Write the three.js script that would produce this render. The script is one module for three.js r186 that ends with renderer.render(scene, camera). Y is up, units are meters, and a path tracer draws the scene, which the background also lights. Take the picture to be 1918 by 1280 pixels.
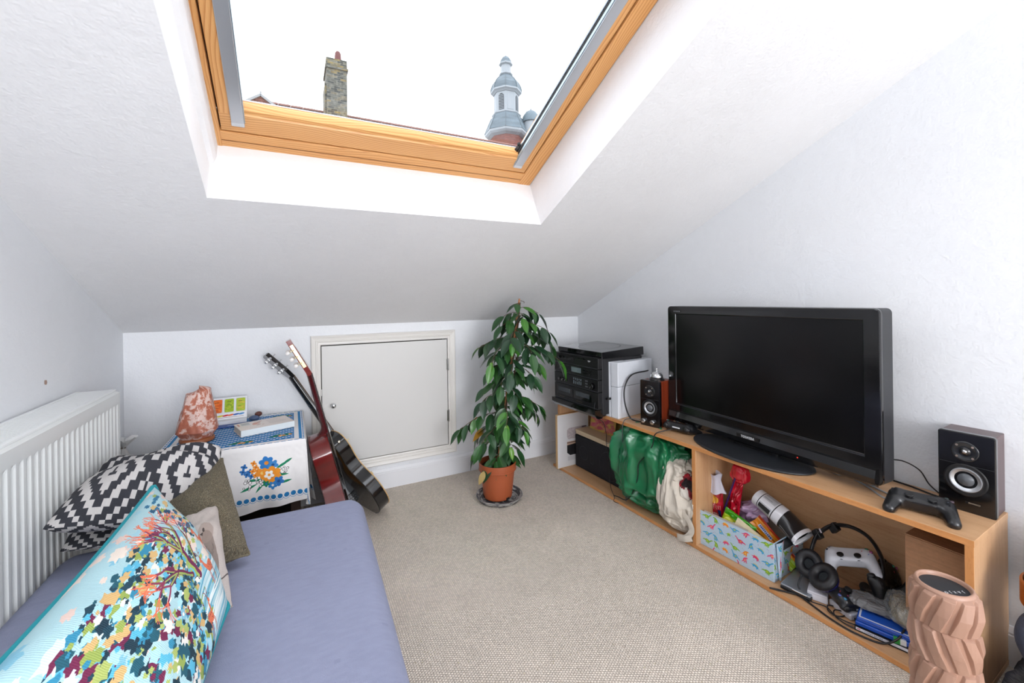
import * as THREE from 'three';
import { RoundedBoxGeometry } from 'three/addons/geometries/RoundedBoxGeometry.js';
import { mergeGeometries, mergeVertices, toCreasedNormals } from 'three/addons/utils/BufferGeometryUtils.js';
import { MarchingCubes } from 'three/addons/objects/MarchingCubes.js';
import { RectAreaLightUniformsLib } from 'three/addons/lights/RectAreaLightUniformsLib.js';

// ---------------------------------------------------------------- camera, sky, light, exposure
const scene = new THREE.Scene();
const camera = new THREE.PerspectiveCamera(2 * Math.atan(640 / 795.435) * 180 / Math.PI, 1918 / 1280, 0.02, 300);
camera.position.set(0, 1.14, 0);
camera.rotation.order = 'YXZ';
camera.rotation.set(0, -0.478283857, -0.013112823);
camera.setViewOffset(1918, 1280, 0, 78.825, 1918, 1280);   // shift lens: verticals stay vertical
scene.add(camera);
const renderer = new THREE.WebGLRenderer({ antialias: true });
renderer.toneMapping = THREE.LinearToneMapping;
renderer.toneMappingExposure = 1.24;
renderer.shadowMap.enabled = true;
RectAreaLightUniformsLib.init();
const SKY = 2.6;             // bright overcast
const LAMP = 10.2;           // strength of the fill lamp added behind the camera

// ---------------------------------------------------------------- helpers
const V = (x, y, z) => new THREE.Vector3(x, y, z);
let seedV = 7;
const seed = (s) => { seedV = s; };
const rnd = () => { seedV = (seedV + 0x6d2b79f5) | 0; let t = Math.imul(seedV ^ (seedV >>> 15), 1 | seedV); t = (t + Math.imul(t ^ (t >>> 7), 61 | t)) ^ t; return ((t ^ (t >>> 14)) >>> 0) / 4294967296; };
const rr = (a, b) => a + (b - a) * rnd();
const clamp = THREE.MathUtils.clamp, lerp = THREE.MathUtils.lerp, sstep = (a, b, x) => THREE.MathUtils.smoothstep(x, a, b);
const hash = (x, y, s) => { let h = Math.imul(x | 0, 374761393) + Math.imul(y | 0, 668265263) + Math.imul(s | 0, 974634777); h = Math.imul(h ^ (h >>> 13), 1274126177); return ((h ^ (h >>> 16)) >>> 0) / 4294967296; };
const wrapN = (a, n) => ((a % n) + n) % n;
function vn(x, y, s = 0, px = 1 << 20, py = 1 << 20) {      // periodic value noise, 0..1
  const ix = Math.floor(x), iy = Math.floor(y), fx = x - ix, fy = y - iy, u = fx * fx * (3 - 2 * fx), v = fy * fy * (3 - 2 * fy);
  const x0 = wrapN(ix, px), x1 = wrapN(ix + 1, px), y0 = wrapN(iy, py), y1 = wrapN(iy + 1, py);
  return lerp(lerp(hash(x0, y0, s), hash(x1, y0, s), u), lerp(hash(x0, y1, s), hash(x1, y1, s), u), v);
}
const fbm = (x, y, s = 0, o = 4) => { let a = 0, w = 0.5; for (let i = 0; i < o; i++) { a += w * vn(x, y, s + i * 17); x *= 2.03; y *= 2.03; w *= 0.5; } return a; };
const n3 = (x, y, z, s = 0) => (vn(x + z * 0.71, y - z * 0.37, s) + vn(y + x * 0.53, z + x * 0.31, s + 5) + vn(z - y * 0.43, x + y * 0.29, s + 9)) / 3;
const used = {};
const numbered = (n) => { const k = used[n] = (used[n] ?? -1) + 1; return k ? n + '_' + String(k).padStart(3, '0') : n; };
const shade = (o) => { o.castShadow = o.receiveShadow = true; return o; };
function thing(name, label, category, pos = [0, 0, 0], ry = 0, group) {
  const o = new THREE.Group(); o.name = numbered(name); scene.add(o); o.position.set(...pos); o.rotation.y = ry;
  o.userData = { label, category }; if (group) o.userData.group = group; return o;
}
function mesh(name, geo, m, parent, pos, rot) {
  const o = shade(new THREE.Mesh(geo, m)); o.name = name; (parent || scene).add(o);
  if (pos) o.position.set(...pos); if (rot) o.rotation.set(...rot); return o;
}
function solo(name, geo, m, label, category, group) { const o = mesh(numbered(name), geo, m); o.userData = { label, category }; if (group) o.userData.group = group; return o; }
function struct(name, geo, m, parent, pos, rot) { const o = mesh(name, geo, m, parent, pos, rot); if (!parent) o.userData = { kind: 'structure' }; return o; }
function mt(hex, o = {}) { const { rough = 0.6, metal = 0, ...r } = o; const phys = ['clearcoat', 'transmission', 'sheen', 'anisotropy', 'specularIntensity'].some((k) => k in r); return new (phys ? THREE.MeshPhysicalMaterial : THREE.MeshStandardMaterial)({ color: hex, roughness: rough, metalness: metal, ...r }); }
const T3 = (g, pos, rot, sc) => { const m = new THREE.Matrix4().compose(V(...(pos || [0, 0, 0])), new THREE.Quaternion().setFromEuler(new THREE.Euler(...(rot || [0, 0, 0]))), V(...(sc || [1, 1, 1]))); return g.applyMatrix4(m); };
const merge = (gs) => mergeGeometries(gs.map((g) => { const k = g.index ? g.toNonIndexed() : g; for (const a of Object.keys(k.attributes)) if (!['position', 'normal', 'uv'].includes(a)) k.deleteAttribute(a); return k; }));
const rbox = (w, h, d, r = 0.003, seg = 2) => new RoundedBoxGeometry(w, h, d, seg, Math.min(r, w / 2.01, h / 2.01, d / 2.01));
function uvBox(g0, grain = 'x', s = 1, ou = 0, ov = 0) {       // uv in metres, u along the grain axis
  const g = g0.index ? g0.toNonIndexed() : g0, p = g.attributes.position, n = g.attributes.normal, uv = new Float32Array(p.count * 2), I = { x: 0, y: 1, z: 2 }[grain];
  for (let f = 0; f < p.count; f += 3) {
    const a = [0, 1, 2].map((c) => Math.abs(n.getComponent(f, c) + n.getComponent(f + 1, c) + n.getComponent(f + 2, c))), k = a[0] > a[1] && a[0] > a[2] ? 0 : a[1] > a[2] ? 1 : 2;
    const rest = [0, 1, 2].filter((c) => c !== k), U = rest.includes(I) ? I : rest[0], W = rest.find((c) => c !== U);
    for (let j = f; j < f + 3; j++) { uv[j * 2] = p.getComponent(j, U) / s + ou; uv[j * 2 + 1] = p.getComponent(j, W) / s + ov; }
  }
  g.setAttribute('uv', new THREE.BufferAttribute(uv, 2)); return g;
}
function tex(w, h, fn, o = {}) {
  const d = new Uint8Array(w * h * 4);
  for (let y = 0; y < h; y++) for (let x = 0; x < w; x++) { const c = fn(x / w, y / h, x, y), i = (y * w + x) * 4; if (typeof c === 'number') d[i] = d[i + 1] = d[i + 2] = clamp(c * 255, 0, 255); else { d[i] = clamp(c[0], 0, 255); d[i + 1] = clamp(c[1], 0, 255); d[i + 2] = clamp(c[2], 0, 255); } d[i + 3] = 255; }
  const t = new THREE.DataTexture(d, w, h); t.wrapS = t.wrapT = THREE.RepeatWrapping; t.magFilter = THREE.LinearFilter; t.minFilter = THREE.LinearMipmapLinearFilter; t.generateMipmaps = true;
  if (!o.data) t.colorSpace = THREE.SRGBColorSpace; if (o.rep) t.repeat.set(...o.rep); t.needsUpdate = true; return t;
}
function canvasTex(w, h, draw) {
  const c = document.createElement('canvas'); c.width = w; c.height = h; const g = c.getContext('2d'); draw(g, w, h);
  const t = new THREE.CanvasTexture(c); t.colorSpace = THREE.SRGBColorSpace; t.wrapS = t.wrapT = THREE.RepeatWrapping; return t;
}
const mix3 = (a, b, t) => [lerp(a[0], b[0], t), lerp(a[1], b[1], t), lerp(a[2], b[2], t)];
const tube = (pts, r, seg = 40, rad = 8, closed = false) => new THREE.TubeGeometry(new THREE.CatmullRomCurve3(pts.map((p) => V(...p)), closed, 'centripetal'), seg, r, rad, closed);
const lathe = (pts, seg = 40) => { const g = new THREE.LatheGeometry(pts.map((p) => new THREE.Vector2(p[0], p[1])), seg); return g; };
const cyl = (r1, r2, h, seg = 32) => new THREE.CylinderGeometry(r1, r2, h, seg);
const ball = (r, sx = 1, sy = 1, sz = 1, a = 24, b = 16) => new THREE.SphereGeometry(r, a, b).scale(sx, sy, sz);
const extr = (shape, depth, bev = 0, seg = 2) => new THREE.ExtrudeGeometry(shape, { depth, bevelEnabled: bev > 0, bevelThickness: bev, bevelSize: bev, bevelSegments: seg, curveSegments: 24 });
const shp = (pts) => new THREE.Shape(pts.map((p) => new THREE.Vector2(p[0], p[1])));
function grid(nu, nv, fn, closeV = false) {         // surface p(u,v), u,v 0..1
  const g = new THREE.PlaneGeometry(1, 1, nu, nv), p = g.attributes.position, uv = g.attributes.uv;
  for (let i = 0; i < p.count; i++) { const q = fn(uv.getX(i), uv.getY(i)); p.setXYZ(i, q.x, q.y, q.z); if (q.uv) uv.setXY(i, q.uv[0], q.uv[1]); }
  g.computeVertexNormals(); return g;
}
function sdf(fn, half, res = 40) {                  // marching cubes of a distance field in a box of half sizes
  const s = Math.max(...half), mc = new MarchingCubes(res, new THREE.MeshStandardMaterial(), true, true, 200000); mc.isolation = 0;
  for (let k = 0; k < res; k++) for (let j = 0; j < res; j++) for (let i = 0; i < res; i++) {
    const f = (a) => ((a - res / 2) / (res / 2)) * s; mc.field[i + j * res + k * res * res] = -fn(f(i), f(j), f(k));
  }
  mc.update(); const n = mc.count, p = new Float32Array(n * 3), nn = new Float32Array(n * 3), uv = new Float32Array(n * 2);
  for (let i = 0; i < n * 3; i++) { p[i] = mc.positionArray[i] * s; nn[i] = mc.normalArray[i]; }
  for (let i = 0; i < n; i++) { uv[i * 2] = p[i * 3]; uv[i * 2 + 1] = p[i * 3 + 2]; }
  const g = new THREE.BufferGeometry(); g.setAttribute('position', new THREE.BufferAttribute(p, 3)); g.setAttribute('normal', new THREE.BufferAttribute(nn, 3)); g.setAttribute('uv', new THREE.BufferAttribute(uv, 2));
  const m = mergeVertices(g.deleteAttribute('normal') && g, 1e-6); m.computeVertexNormals(); return m;
}
const smin = (a, b, k) => { const h = clamp(0.5 + 0.5 * (b - a) / k, 0, 1); return lerp(b, a, h) - k * h * (1 - h); };
const capsd = (p, a, b, ra, rb) => { const ba = b.clone().sub(a), pa = p.clone().sub(a), h = clamp(pa.dot(ba) / ba.dot(ba), 0, 1); return pa.sub(ba.multiplyScalar(h)).length() - lerp(ra, rb, h); };
function frame(o, origin, X, Y) {                     // place an object by its x and y directions
  const x = X.clone().normalize(), z = x.clone().cross(Y).normalize(), y = z.clone().cross(x); o.position.copy(origin);
  o.quaternion.setFromRotationMatrix(new THREE.Matrix4().makeBasis(x, y, z)); return o;
}
// a stuffed cushion whose middle sheet has corners a (0,0) b (1,0) c (1,1) d (0,1), with a puffed front and back
function cushionGeo(a, b, c, d, T, o = {}) {
  const { pinch = 0.05, N = 36, wr = 0.004, sd = 1, pow = 0.42, sag = 0 } = o;
  const nrm = b.clone().sub(a).cross(d.clone().sub(a)).normalize();
  const side = (sgn) => grid(N, N, (u, v) => {
    const x = 2 * u - 1, y = 2 * v - 1, px = x * (1 - pinch * (1 - y * y) * 0 - pinch * (y * y) * 0), k = 1 - pinch * (1 - Math.abs(y)) * 0;
    const uu = 0.5 + 0.5 * x * (1 - pinch * Math.cos(y * Math.PI / 2) * Math.abs(x)), vv = 0.5 + 0.5 * y * (1 - pinch * Math.cos(x * Math.PI / 2) * Math.abs(y));
    const p = a.clone().lerp(b, uu).lerp(d.clone().lerp(c, uu), vv);
    const h = Math.pow(Math.max(0, (1 - x * x) * (1 - y * y)), pow), w = (fbm(u * 5 + sd, v * 5, sd) - 0.47) * wr * 6 * Math.sqrt(h);
    p.addScaledVector(nrm, sgn * (T / 2) * h + w); p.y -= sag * (1 - x * x) * (1 - y * y); p.uv = [u, v]; return p;
  });
  const f = side(1), bk = side(-1), idx = bk.index.array; for (let i = 0; i < idx.length; i += 3) { const t = idx[i]; idx[i] = idx[i + 1]; idx[i + 1] = t; } bk.computeVertexNormals();
  const edge = []; for (let i = 0; i <= 4 * N; i++) { const k = i % (4 * N), s = Math.floor(k / N), t = (k % N) / N, [u, v] = s === 0 ? [t, 0] : s === 1 ? [1, t] : s === 2 ? [1 - t, 1] : [0, 1 - t], x = 2 * u - 1, y = 2 * v - 1;
    const uu = 0.5 + 0.5 * x * (1 - pinch * Math.cos(y * Math.PI / 2) * Math.abs(x)), vv = 0.5 + 0.5 * y * (1 - pinch * Math.cos(x * Math.PI / 2) * Math.abs(y)); if (i < 4 * N) edge.push(a.clone().lerp(b, uu).lerp(d.clone().lerp(c, uu), vv)); }
  return { front: f, back: bk, edge };
}

// the sky: an even bright overcast with faint cloud
{
  const W = 512, H = 256, d = new Float32Array(W * H * 4);
  for (let y = 0; y < H; y++) for (let x = 0; x < W; x++) {
    const el = (y / H - 0.5) * Math.PI, az = x / W, i = (y * W + x) * 4;
    const c = 0.93 + 0.10 * (vn(az * 16, y / 18, 3, 16) * 0.6 + vn(az * 32, y / 9, 8, 32) * 0.4), g = el < 0 ? 0.35 : 1;
    d[i] = SKY * c * g * 0.95; d[i + 1] = SKY * c * g; d[i + 2] = SKY * c * g * 1.08; d[i + 3] = 1;
  }
  const t = new THREE.DataTexture(d, W, H, THREE.RGBAFormat, THREE.FloatType); t.mapping = THREE.EquirectangularReflectionMapping; t.magFilter = THREE.LinearFilter; t.colorSpace = THREE.LinearSRGBColorSpace; t.needsUpdate = true;
  scene.background = t;
}
// ---------------------------------------------------------------- the room shell
const XL = -0.7198, XR = 1.948, ZB = -2.664, ZF = 3.4, KNEE = 1.009, SL = 0.433586681, TAN = Math.tan(SL), HC = 2.3, ZR = -2.6513;
const ceilY = (z) => KNEE + TAN * (z - ZR);
const plaster = (sd) => tex(512, 512, (u, v) => 0.5 + 0.5 * (vn(u * 10, v * 10, sd, 10, 10) - 0.5) + 0.35 * (vn(u * 60, v * 60, sd + 1, 60, 60) - 0.5) + 0.3 * (vn(u * 220, v * 220, sd + 2, 220, 220) - 0.5), { data: true });
const plasterBump = plaster(31);
const wallTone = tex(512, 512, (u, v) => { const n = vn(u * 3, v * 3, 41, 3, 3) * 0.5 + vn(u * 9, v * 9, 42, 9, 9) * 0.3 + vn(u * 40, v * 40, 43, 40, 40) * 0.2; const k = 238 + (n - 0.5) * 6; return [k - 2, k, k + 3]; });
const wallM = mt(0xffffff, { rough: 0.62, map: wallTone, bumpMap: plasterBump, bumpScale: 0.0016 });
const ceilTone = tex(512, 512, (u, v) => { const n = vn(u * 3, v * 3, 51, 3, 3) * 0.5 + vn(u * 9, v * 9, 52, 9, 9) * 0.3 + vn(u * 40, v * 40, 53, 40, 40) * 0.2; const k = 238 + (n - 0.5) * 6; return [k, k, k + 1]; });
const ceilM = mt(0xffffff, { rough: 0.7, map: ceilTone, bumpMap: plasterBump, bumpScale: 0.0018 });
const whiteGloss = mt(0xe9eaed, { rough: 0.32 });
const doorPaint = mt(0xdcdbd8, { rough: 0.42 });
const creamGloss = mt(0xe8e5df, { rough: 0.35 });

// carpet: rows of small wool loops
{
  const N = 1536, L = 0.75, rows = 96;
  const loop = (u, v) => { const y = v * rows, r = Math.floor(y), x = u * 84 + (r % 2) * 0.5, cx = x - Math.floor(x) - 0.5, cy = y - r - 0.5, h = hash(wrapN(Math.floor(x), 84), r, 5); return [Math.max(0, 1 - 3.4 * (cx * cx + cy * cy)) * (0.75 + 0.25 * h), h]; };
  const cm = tex(N, N, (u, v) => { const [b, h] = loop(u, v), big = vn(u * 4, v * 4, 11, 4, 4) * 0.6 + vn(u * 13, v * 13, 12, 13, 13) * 0.4, k = 0.86 + 0.12 * b + 0.06 * (h - 0.5) + 0.07 * (big - 0.5) + 0.05 * (vn(u * 380, v * 380, 13, 380, 380) - 0.5), sp = hash(Math.floor(u * 230), Math.floor(v * 230), 77) > 0.9975 ? 0.86 : 1; return [242 * k * sp, 229 * k * sp, 214 * k * sp * sp]; });
  const bm = tex(N, N, (u, v) => loop(u, v)[0] * 0.85 + 0.15 * vn(u * 500, v * 500, 14, 500, 500), { data: true });
  for (const t of [cm, bm]) t.repeat.set(1 / L, 1 / L);
  const carpet = mt(0xffffff, { rough: 0.95, map: cm, bumpMap: bm, bumpScale: 0.004 });
  struct('floor', uvBox(new THREE.BoxGeometry(3.1, 0.1, 6.4), 'z'), carpet, null, [0.62, -0.05, 0.35]);
}
// back knee wall with the opening behind the access door
const DX0 = 0.1466, DX1 = 0.893, DY0 = 0.205, DY1 = 0.886;
{
  const s = shp([[XL - 0.1, -0.1], [XR + 0.1, -0.1], [XR + 0.1, KNEE + 0.02], [XL - 0.1, KNEE + 0.02]]), h = new THREE.Path(); h.moveTo(DX0 - 0.004, DY0 - 0.003); h.lineTo(DX0 - 0.004, DY1 + 0.005); h.lineTo(DX1 + 0.004, DY1 + 0.005); h.lineTo(DX1 + 0.004, DY0 - 0.003); h.closePath(); s.holes.push(h);
  struct('wall_back', uvBox(extr(s, 0.1), 'x'), wallM, null, [0, 0, ZB - 0.1]);
  const c = [];   // dark eaves cupboard behind it
  c.push(T3(new THREE.BoxGeometry(0.95, 0.9, 0.03), [0.52, 0.5, ZB - 0.55])); c.push(T3(new THREE.BoxGeometry(0.95, 0.03, 0.5), [0.52, 0.05, ZB - 0.32])); c.push(T3(new THREE.BoxGeometry(0.95, 0.03, 0.5), [0.52, 0.97, ZB - 0.32])); c.push(T3(new THREE.BoxGeometry(0.03, 0.9, 0.5), [0.06, 0.5, ZB - 0.32])); c.push(T3(new THREE.BoxGeometry(0.03, 0.9, 0.5), [0.98, 0.5, ZB - 0.32]));
  struct('wall_cupboard', merge(c), mt(0x6b6258, { rough: 0.9 }));
}
const sideWall = (x0) => { const g = shp([[-ZB + 0.1, -0.1], [-ZB + 0.1, 1.25], [-(ZR + (HC - KNEE) / TAN), HC + 0.25], [-ZF - 0.1, HC + 0.25], [-ZF - 0.1, -0.1]]); return uvBox(T3(extr(g, 0.1), [x0, 0, 0], [0, Math.PI / 2, 0]), 'z'); };
struct('wall_left', sideWall(XL - 0.1), wallM);
struct('wall_right', sideWall(XR), wallM);
struct('wall_rear', uvBox(new THREE.BoxGeometry(XR - XL + 0.2, HC + 0.3, 0.1), 'x'), wallM, null, [(XL + XR) / 2, HC / 2, ZF + 0.05]);
{ // a filled plaster chip on the left wall
  const g = new THREE.CircleGeometry(0.009, 14); const p = g.attributes.position; for (let i = 1; i < p.count; i++) { const k = 0.7 + 0.5 * hash(i, 3, 9); p.setXY(i, p.getX(i) * k, p.getY(i) * k); }
  struct('wall_left_chip', T3(g, [XL + 0.0008, 0.889, -1.94], [0, Math.PI / 2, 0]), mt(0xb59a8c, { rough: 0.9 }));
}
// sloped ceiling with the skylight well, in (x, u up the slope, d outward)
const slopeObj = (o) => { o.position.set(0, KNEE, ZR); o.rotation.x = Math.PI / 2 - SL; return o; };   // local x, y=u, z: -outward
// local +y must run up the slope (0, sin, cos) and local +z points into the room
const UMAX = (HC - KNEE) / Math.sin(SL), W0 = -0.236, W1 = 1.003, U0 = 1.112, U1 = 2.56, DW = 0.22;
{
  const s = shp([[XL - 0.1, -0.06], [XR + 0.1, -0.06], [XR + 0.1, UMAX + 0.02], [XL - 0.1, UMAX + 0.02]]), h = new THREE.Path(); h.moveTo(W0, U0); h.lineTo(W0, U1); h.lineTo(W1, U1); h.lineTo(W1, U0); h.closePath(); s.holes.push(h);
  const g = uvBox(T3(extr(s, 0.24), [0, 0, -0.24]), 'x');
  slopeObj(struct('ceiling_slope', g, ceilM));
  // soft plaster fillet where the left reveal meets the frame
  const f = shp([[W0, -DW], [W0 + 0.019, -DW], [W0 + 0.018, -DW + 0.05], [W0 + 0.012, -DW + 0.075], [W0, -DW + 0.085]]);
  const ff = T3(extr(f, U1 - U0), [0, U1, 0], [Math.PI / 2, 0, 0]); slopeObj(struct('trim_1', ff, ceilM));
}
struct('ceiling', uvBox(new THREE.BoxGeometry(XR - XL + 0.2, 0.1, ZF + 0.1 - 0.12), 'x'), ceilM, null, [(XL + XR) / 2, HC + 0.05, (ZF + 0.1 + 0.12) / 2]);
// skirting with a stepped top
{
  const prof = [[0, 0], [0.016, 0], [0.016, 0.094], [0.0135, 0.097], [0.0135, 0.103], [0.009, 0.113], [0.006, 0.119], [0, 0.119]];
  struct('baseboard_back', T3(extr(shp(prof.map(([a, b]) => [-a, b])), XR - XL), [XL, 0, ZB], [0, Math.PI / 2, 0]), whiteGloss);
  const g2 = T3(extr(shp(prof.map(([a, b]) => [-a, b])), 6.0), [XR, 0, ZB]); struct('baseboard_right', g2, whiteGloss);
  const g3 = T3(extr(shp(prof), 6.0), [XL, 0, ZB]); struct('baseboard_left', g3, whiteGloss);
}
// access door, its architrave, knob, hinges and catch
{
  const d = struct('door_1', uvBox(rbox(DX1 - DX0, DY1 - DY0, 0.018, 0.002)), doorPaint, null, [(DX0 + DX1) / 2, (DY0 + DY1) / 2, ZB + 0.004]);
  const steel = mt(0xb9b9b8, { rough: 0.25, metal: 1 });
  const k = mesh('door_knob', lathe([[0, 0], [0.009, 0], [0.006, 0.006], [0.0055, 0.012], [0.0125, 0.019], [0.015, 0.026], [0.0125, 0.033], [0.006, 0.036], [0, 0.0365]], 10), mt(0xd9dcde, { rough: 0.08, metal: 0.9 }), d, [0.205 - (DX0 + DX1) / 2, 0.545 - (DY0 + DY1) / 2, 0.009], [Math.PI / 2, 0, 0]);
  for (const y of [0.722, 0.391]) mesh('hinge', merge([T3(cyl(0.0042, 0.0042, 0.075, 12), [0, 0, 0.002]), T3(rbox(0.01, 0.07, 0.002, 0.0005), [-0.005, 0, 0.0005])]), steel, d, [0.898 - (DX0 + DX1) / 2, y - (DY0 + DY1) / 2, 0.0105]);
  mesh('catch', merge([T3(rbox(0.006, 0.03, 0.006, 0.001), [0, 0, 0]), T3(rbox(0.008, 0.008, 0.004, 0.001), [0, -0.018, 0.002])]), steel, d, [0.1445 - (DX0 + DX1) / 2, 0.625 - (DY0 + DY1) / 2, 0.010]);
  // architrave: mitred moulding
  const prof = [[0, 0], [0, 0.014], [0.006, 0.016], [0.014, 0.0155], [0.0165, 0.019], [0.024, 0.0205], [0.027, 0.0165], [0.036, 0.018], [0.046, 0.0215], [0.05, 0.018], [0.052, 0]];
  const X0 = DX0 - 0.0045, X1 = DX1 + 0.0045, Y0 = DY0 - 0.004, Y1 = DY1 + 0.006, pos = [], cs = [[X0, Y0, -1, -1], [X1, Y0, 1, -1], [X1, Y1, 1, 1], [X0, Y1, -1, 1]];
  for (let e = 0; e < 4; e++) {
    const A = cs[e], B = cs[(e + 1) % 4];
    for (let i = 0; i < prof.length - 1; i++) { const q = (C, [w, h]) => [C[0] + C[2] * w, C[1] + C[3] * w * 1.06, ZB + h]; const a = q(A, prof[i]), b = q(B, prof[i]), c = q(B, prof[i + 1]), dd = q(A, prof[i + 1]); pos.push(...a, ...c, ...b, ...a, ...dd, ...c); }
  }
  const g = new THREE.BufferGeometry(); g.setAttribute('position', new THREE.Float32BufferAttribute(pos, 3)); g.computeVertexNormals();
  const cr = creamGloss.clone(); cr.side = THREE.DoubleSide; struct('trim_2', g, cr);
}
// unseen fill lamp, added well behind the camera to brighten the room evenly
{
  const o = thing('added_fill_lamp', 'large white fill lamp on a stand added behind the camera to brighten the room', 'lamp', [0.62, 0, 3.05]);
  const W = 1.8, H = 1.5, y = 1.3; mesh('fill_shell', merge([T3(rbox(W + 0.06, 0.03, 0.2, 0.005), [0, y + H / 2 + 0.015, 0.05]), T3(rbox(W + 0.06, 0.03, 0.2, 0.005), [0, y - H / 2 - 0.015, 0.05]), T3(rbox(0.03, H, 0.2, 0.005), [W / 2 + 0.015, y, 0.05]), T3(rbox(0.03, H, 0.2, 0.005), [-W / 2 - 0.015, y, 0.05]), T3(rbox(W, H, 0.02, 0.005), [0, y, 0.14])]), mt(0x1b1b1d, { rough: 0.8 }), o);
  mesh('fill_diffuser', new THREE.BoxGeometry(W - 0.01, H - 0.01, 0.008), mt(0xffffff, { rough: 0.8, emissive: 0xfbfcff, emissiveIntensity: 1.2 }), o, [0, y, 0.0]);
  mesh('fill_stand', merge([T3(cyl(0.02, 0.02, 0.52, 12), [0, 0.27, 0.1]), T3(cyl(0.24, 0.26, 0.03, 24), [0, 0.016, 0.1])]), mt(0x1b1b1d, { rough: 0.5 }), o);
  const l = new THREE.RectAreaLight(0xf8faff, LAMP, W - 0.04, H - 0.04); l.name = 'fill_light'; l.position.set(0, y, -0.012); o.add(l);
}
// ---------------------------------------------------------------- skylight
const pineTex = (() => { const N = 1024; return tex(N, N, (u, v) => {           // u along the grain: 1 m, v across: 0.25 m
  const w = vn(u * 3, v * 3, 61, 3, 3) * 1.7 + vn(u * 9, v * 5, 62, 9, 5) * 0.35, r = wrapN(v * 22 + w * 3.2, 1), line = Math.pow(r, 3.2), fine = vn(u * 14, v * 400, 63, 14, 400), m = vn(u * 2, v * 6, 64, 2, 6);
  return mix3(mix3([226, 172, 110], [216, 157, 94], m), [176, 108, 52], clamp(line * 0.75 + (fine - 0.5) * 0.16, 0, 1)); }); })();
pineTex.repeat.set(1, 4);
const pine = mt(0xffffff, { rough: 0.38, map: pineTex });
const alu = mt(0xb4b8bd, { rough: 0.35, metal: 0.65 });
const rubber = mt(0x1c1a19, { rough: 0.7 });
const win = new THREE.Group(); win.name = 'window_1'; win.userData = { kind: 'structure' }; scene.add(win); slopeObj(win);
{
  const bar = (name, x0, x1, u0, u1, d0, d1, m, grain, r = 0.003) => mesh(name, uvBox(rbox(x1 - x0, u1 - u0, d1 - d0, r), grain, 1, x0 * 1.3, u0 * 0.7), m, win, [(x0 + x1) / 2, (u0 + u1) / 2, -(d0 + d1) / 2]);
  const FX0 = -0.262, FX1 = 1.001, FU0 = 1.104, FU1 = 2.555;      // outer frame
  bar('window_frame', FX0, FX1, FU0, 1.178, DW + 0.002, 0.32, pine, 'x'); bar('window_frame', FX0, FX1, 2.49, FU1, DW + 0.002, 0.34, pine, 'x');
  bar('window_frame', FX0, -0.203, FU0, FU1, DW, 0.34, pine, 'y'); bar('window_frame', 0.9395, FX1, FU0, FU1, DW, 0.34, pine, 'y');
  bar('frame_groove', -0.203, 0.9395, 1.1395, 1.142, DW + 0.0005, DW + 0.01, mt(0x7a4a22, { rough: 0.6 }), 'x', 0.0005);
  bar('gasket', -0.206, 0.942, 1.176, 1.19, 0.245, 0.33, rubber, 'x'); bar('gasket', -0.206, -0.194, 1.18, 2.5, 0.245, 0.33, rubber, 'y'); bar('gasket', 0.93, 0.942, 1.18, 2.5, 0.245, 0.33, rubber, 'y'); bar('gasket', -0.2, 0.94, 2.48, 2.5, 0.245, 0.33, rubber, 'x');
  // sash
  const sashB = (() => { const pr = shp([[1.1855, -0.224], [1.1855, -0.3], [1.215, -0.3], [1.2405, -0.268], [1.281, -0.268], [1.281, -0.25], [1.274, -0.232], [1.262, -0.2285], [1.258, -0.224]]); const g = extr(pr, 0.935 + 0.198, 0); return g; })();
  mesh('sash', uvBox(T3(sashB, [-0.198, 0, 0], [Math.PI / 2, Math.PI / 2, 0]), 'x'), pine, win);
  bar('sash', -0.1985, -0.1655, 1.1855, 2.49, 0.224, 0.32, pine, 'y'); bar('sash', 0.903, 0.9355, 1.1855, 2.49, 0.224, 0.32, pine, 'y'); bar('sash', -0.1985, 0.9355, 2.40, 2.485, 0.224, 0.3, pine, 'x');
  bar('sash_edge', -0.1655, 0.903, 1.272, 1.2825, 0.2655, 0.2705, mt(0xc9ccd0, { rough: 0.4, metal: 0.5 }), 'x', 0.001);
  // aluminium blind channels down both sides
  bar('blind_rail', -0.167, -0.131, 1.228, 2.42, 0.217, 0.262, alu, 'y', 0.002); bar('blind_rail', 0.866, 0.9045, 1.228, 2.42, 0.217, 0.262, alu, 'y', 0.002);
  bar('rail_end', -0.1675, -0.1305, 1.214, 1.2285, 0.2165, 0.262, mt(0xc3c7cb, { rough: 0.5 }), 'y', 0.002); bar('rail_end', 0.8655, 0.905, 1.214, 1.2285, 0.2165, 0.262, mt(0xc3c7cb, { rough: 0.5 }), 'y', 0.002);
  bar('rail_lip', 0.8635, 0.867, 1.228, 2.42, 0.222, 0.2335, mt(0x9fb0ba, { rough: 0.3, metal: 0.6 }), 'y', 0.001); bar('rail_groove', 0.8645, 0.8668, 1.24, 2.42, 0.236, 0.244, rubber, 'y', 0.0006); bar('rail_lip', 0.862, 0.867, 1.24, 2.42, 0.246, 0.252, mt(0x8b9299, { rough: 0.3, metal: 0.7 }), 'y', 0.001);
  bar('rail_lip', -0.131, -0.1285, 1.228, 2.42, 0.222, 0.2335, mt(0x9fb0ba, { rough: 0.3, metal: 0.6 }), 'y', 0.001);
  mesh('screw', cyl(0.006, 0.006, 0.002, 14), mt(0x9c9a96, { rough: 0.3, metal: 1 }), win, [-0.2025, 1.26, -0.238], [0, 0, Math.PI / 2]);
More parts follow.
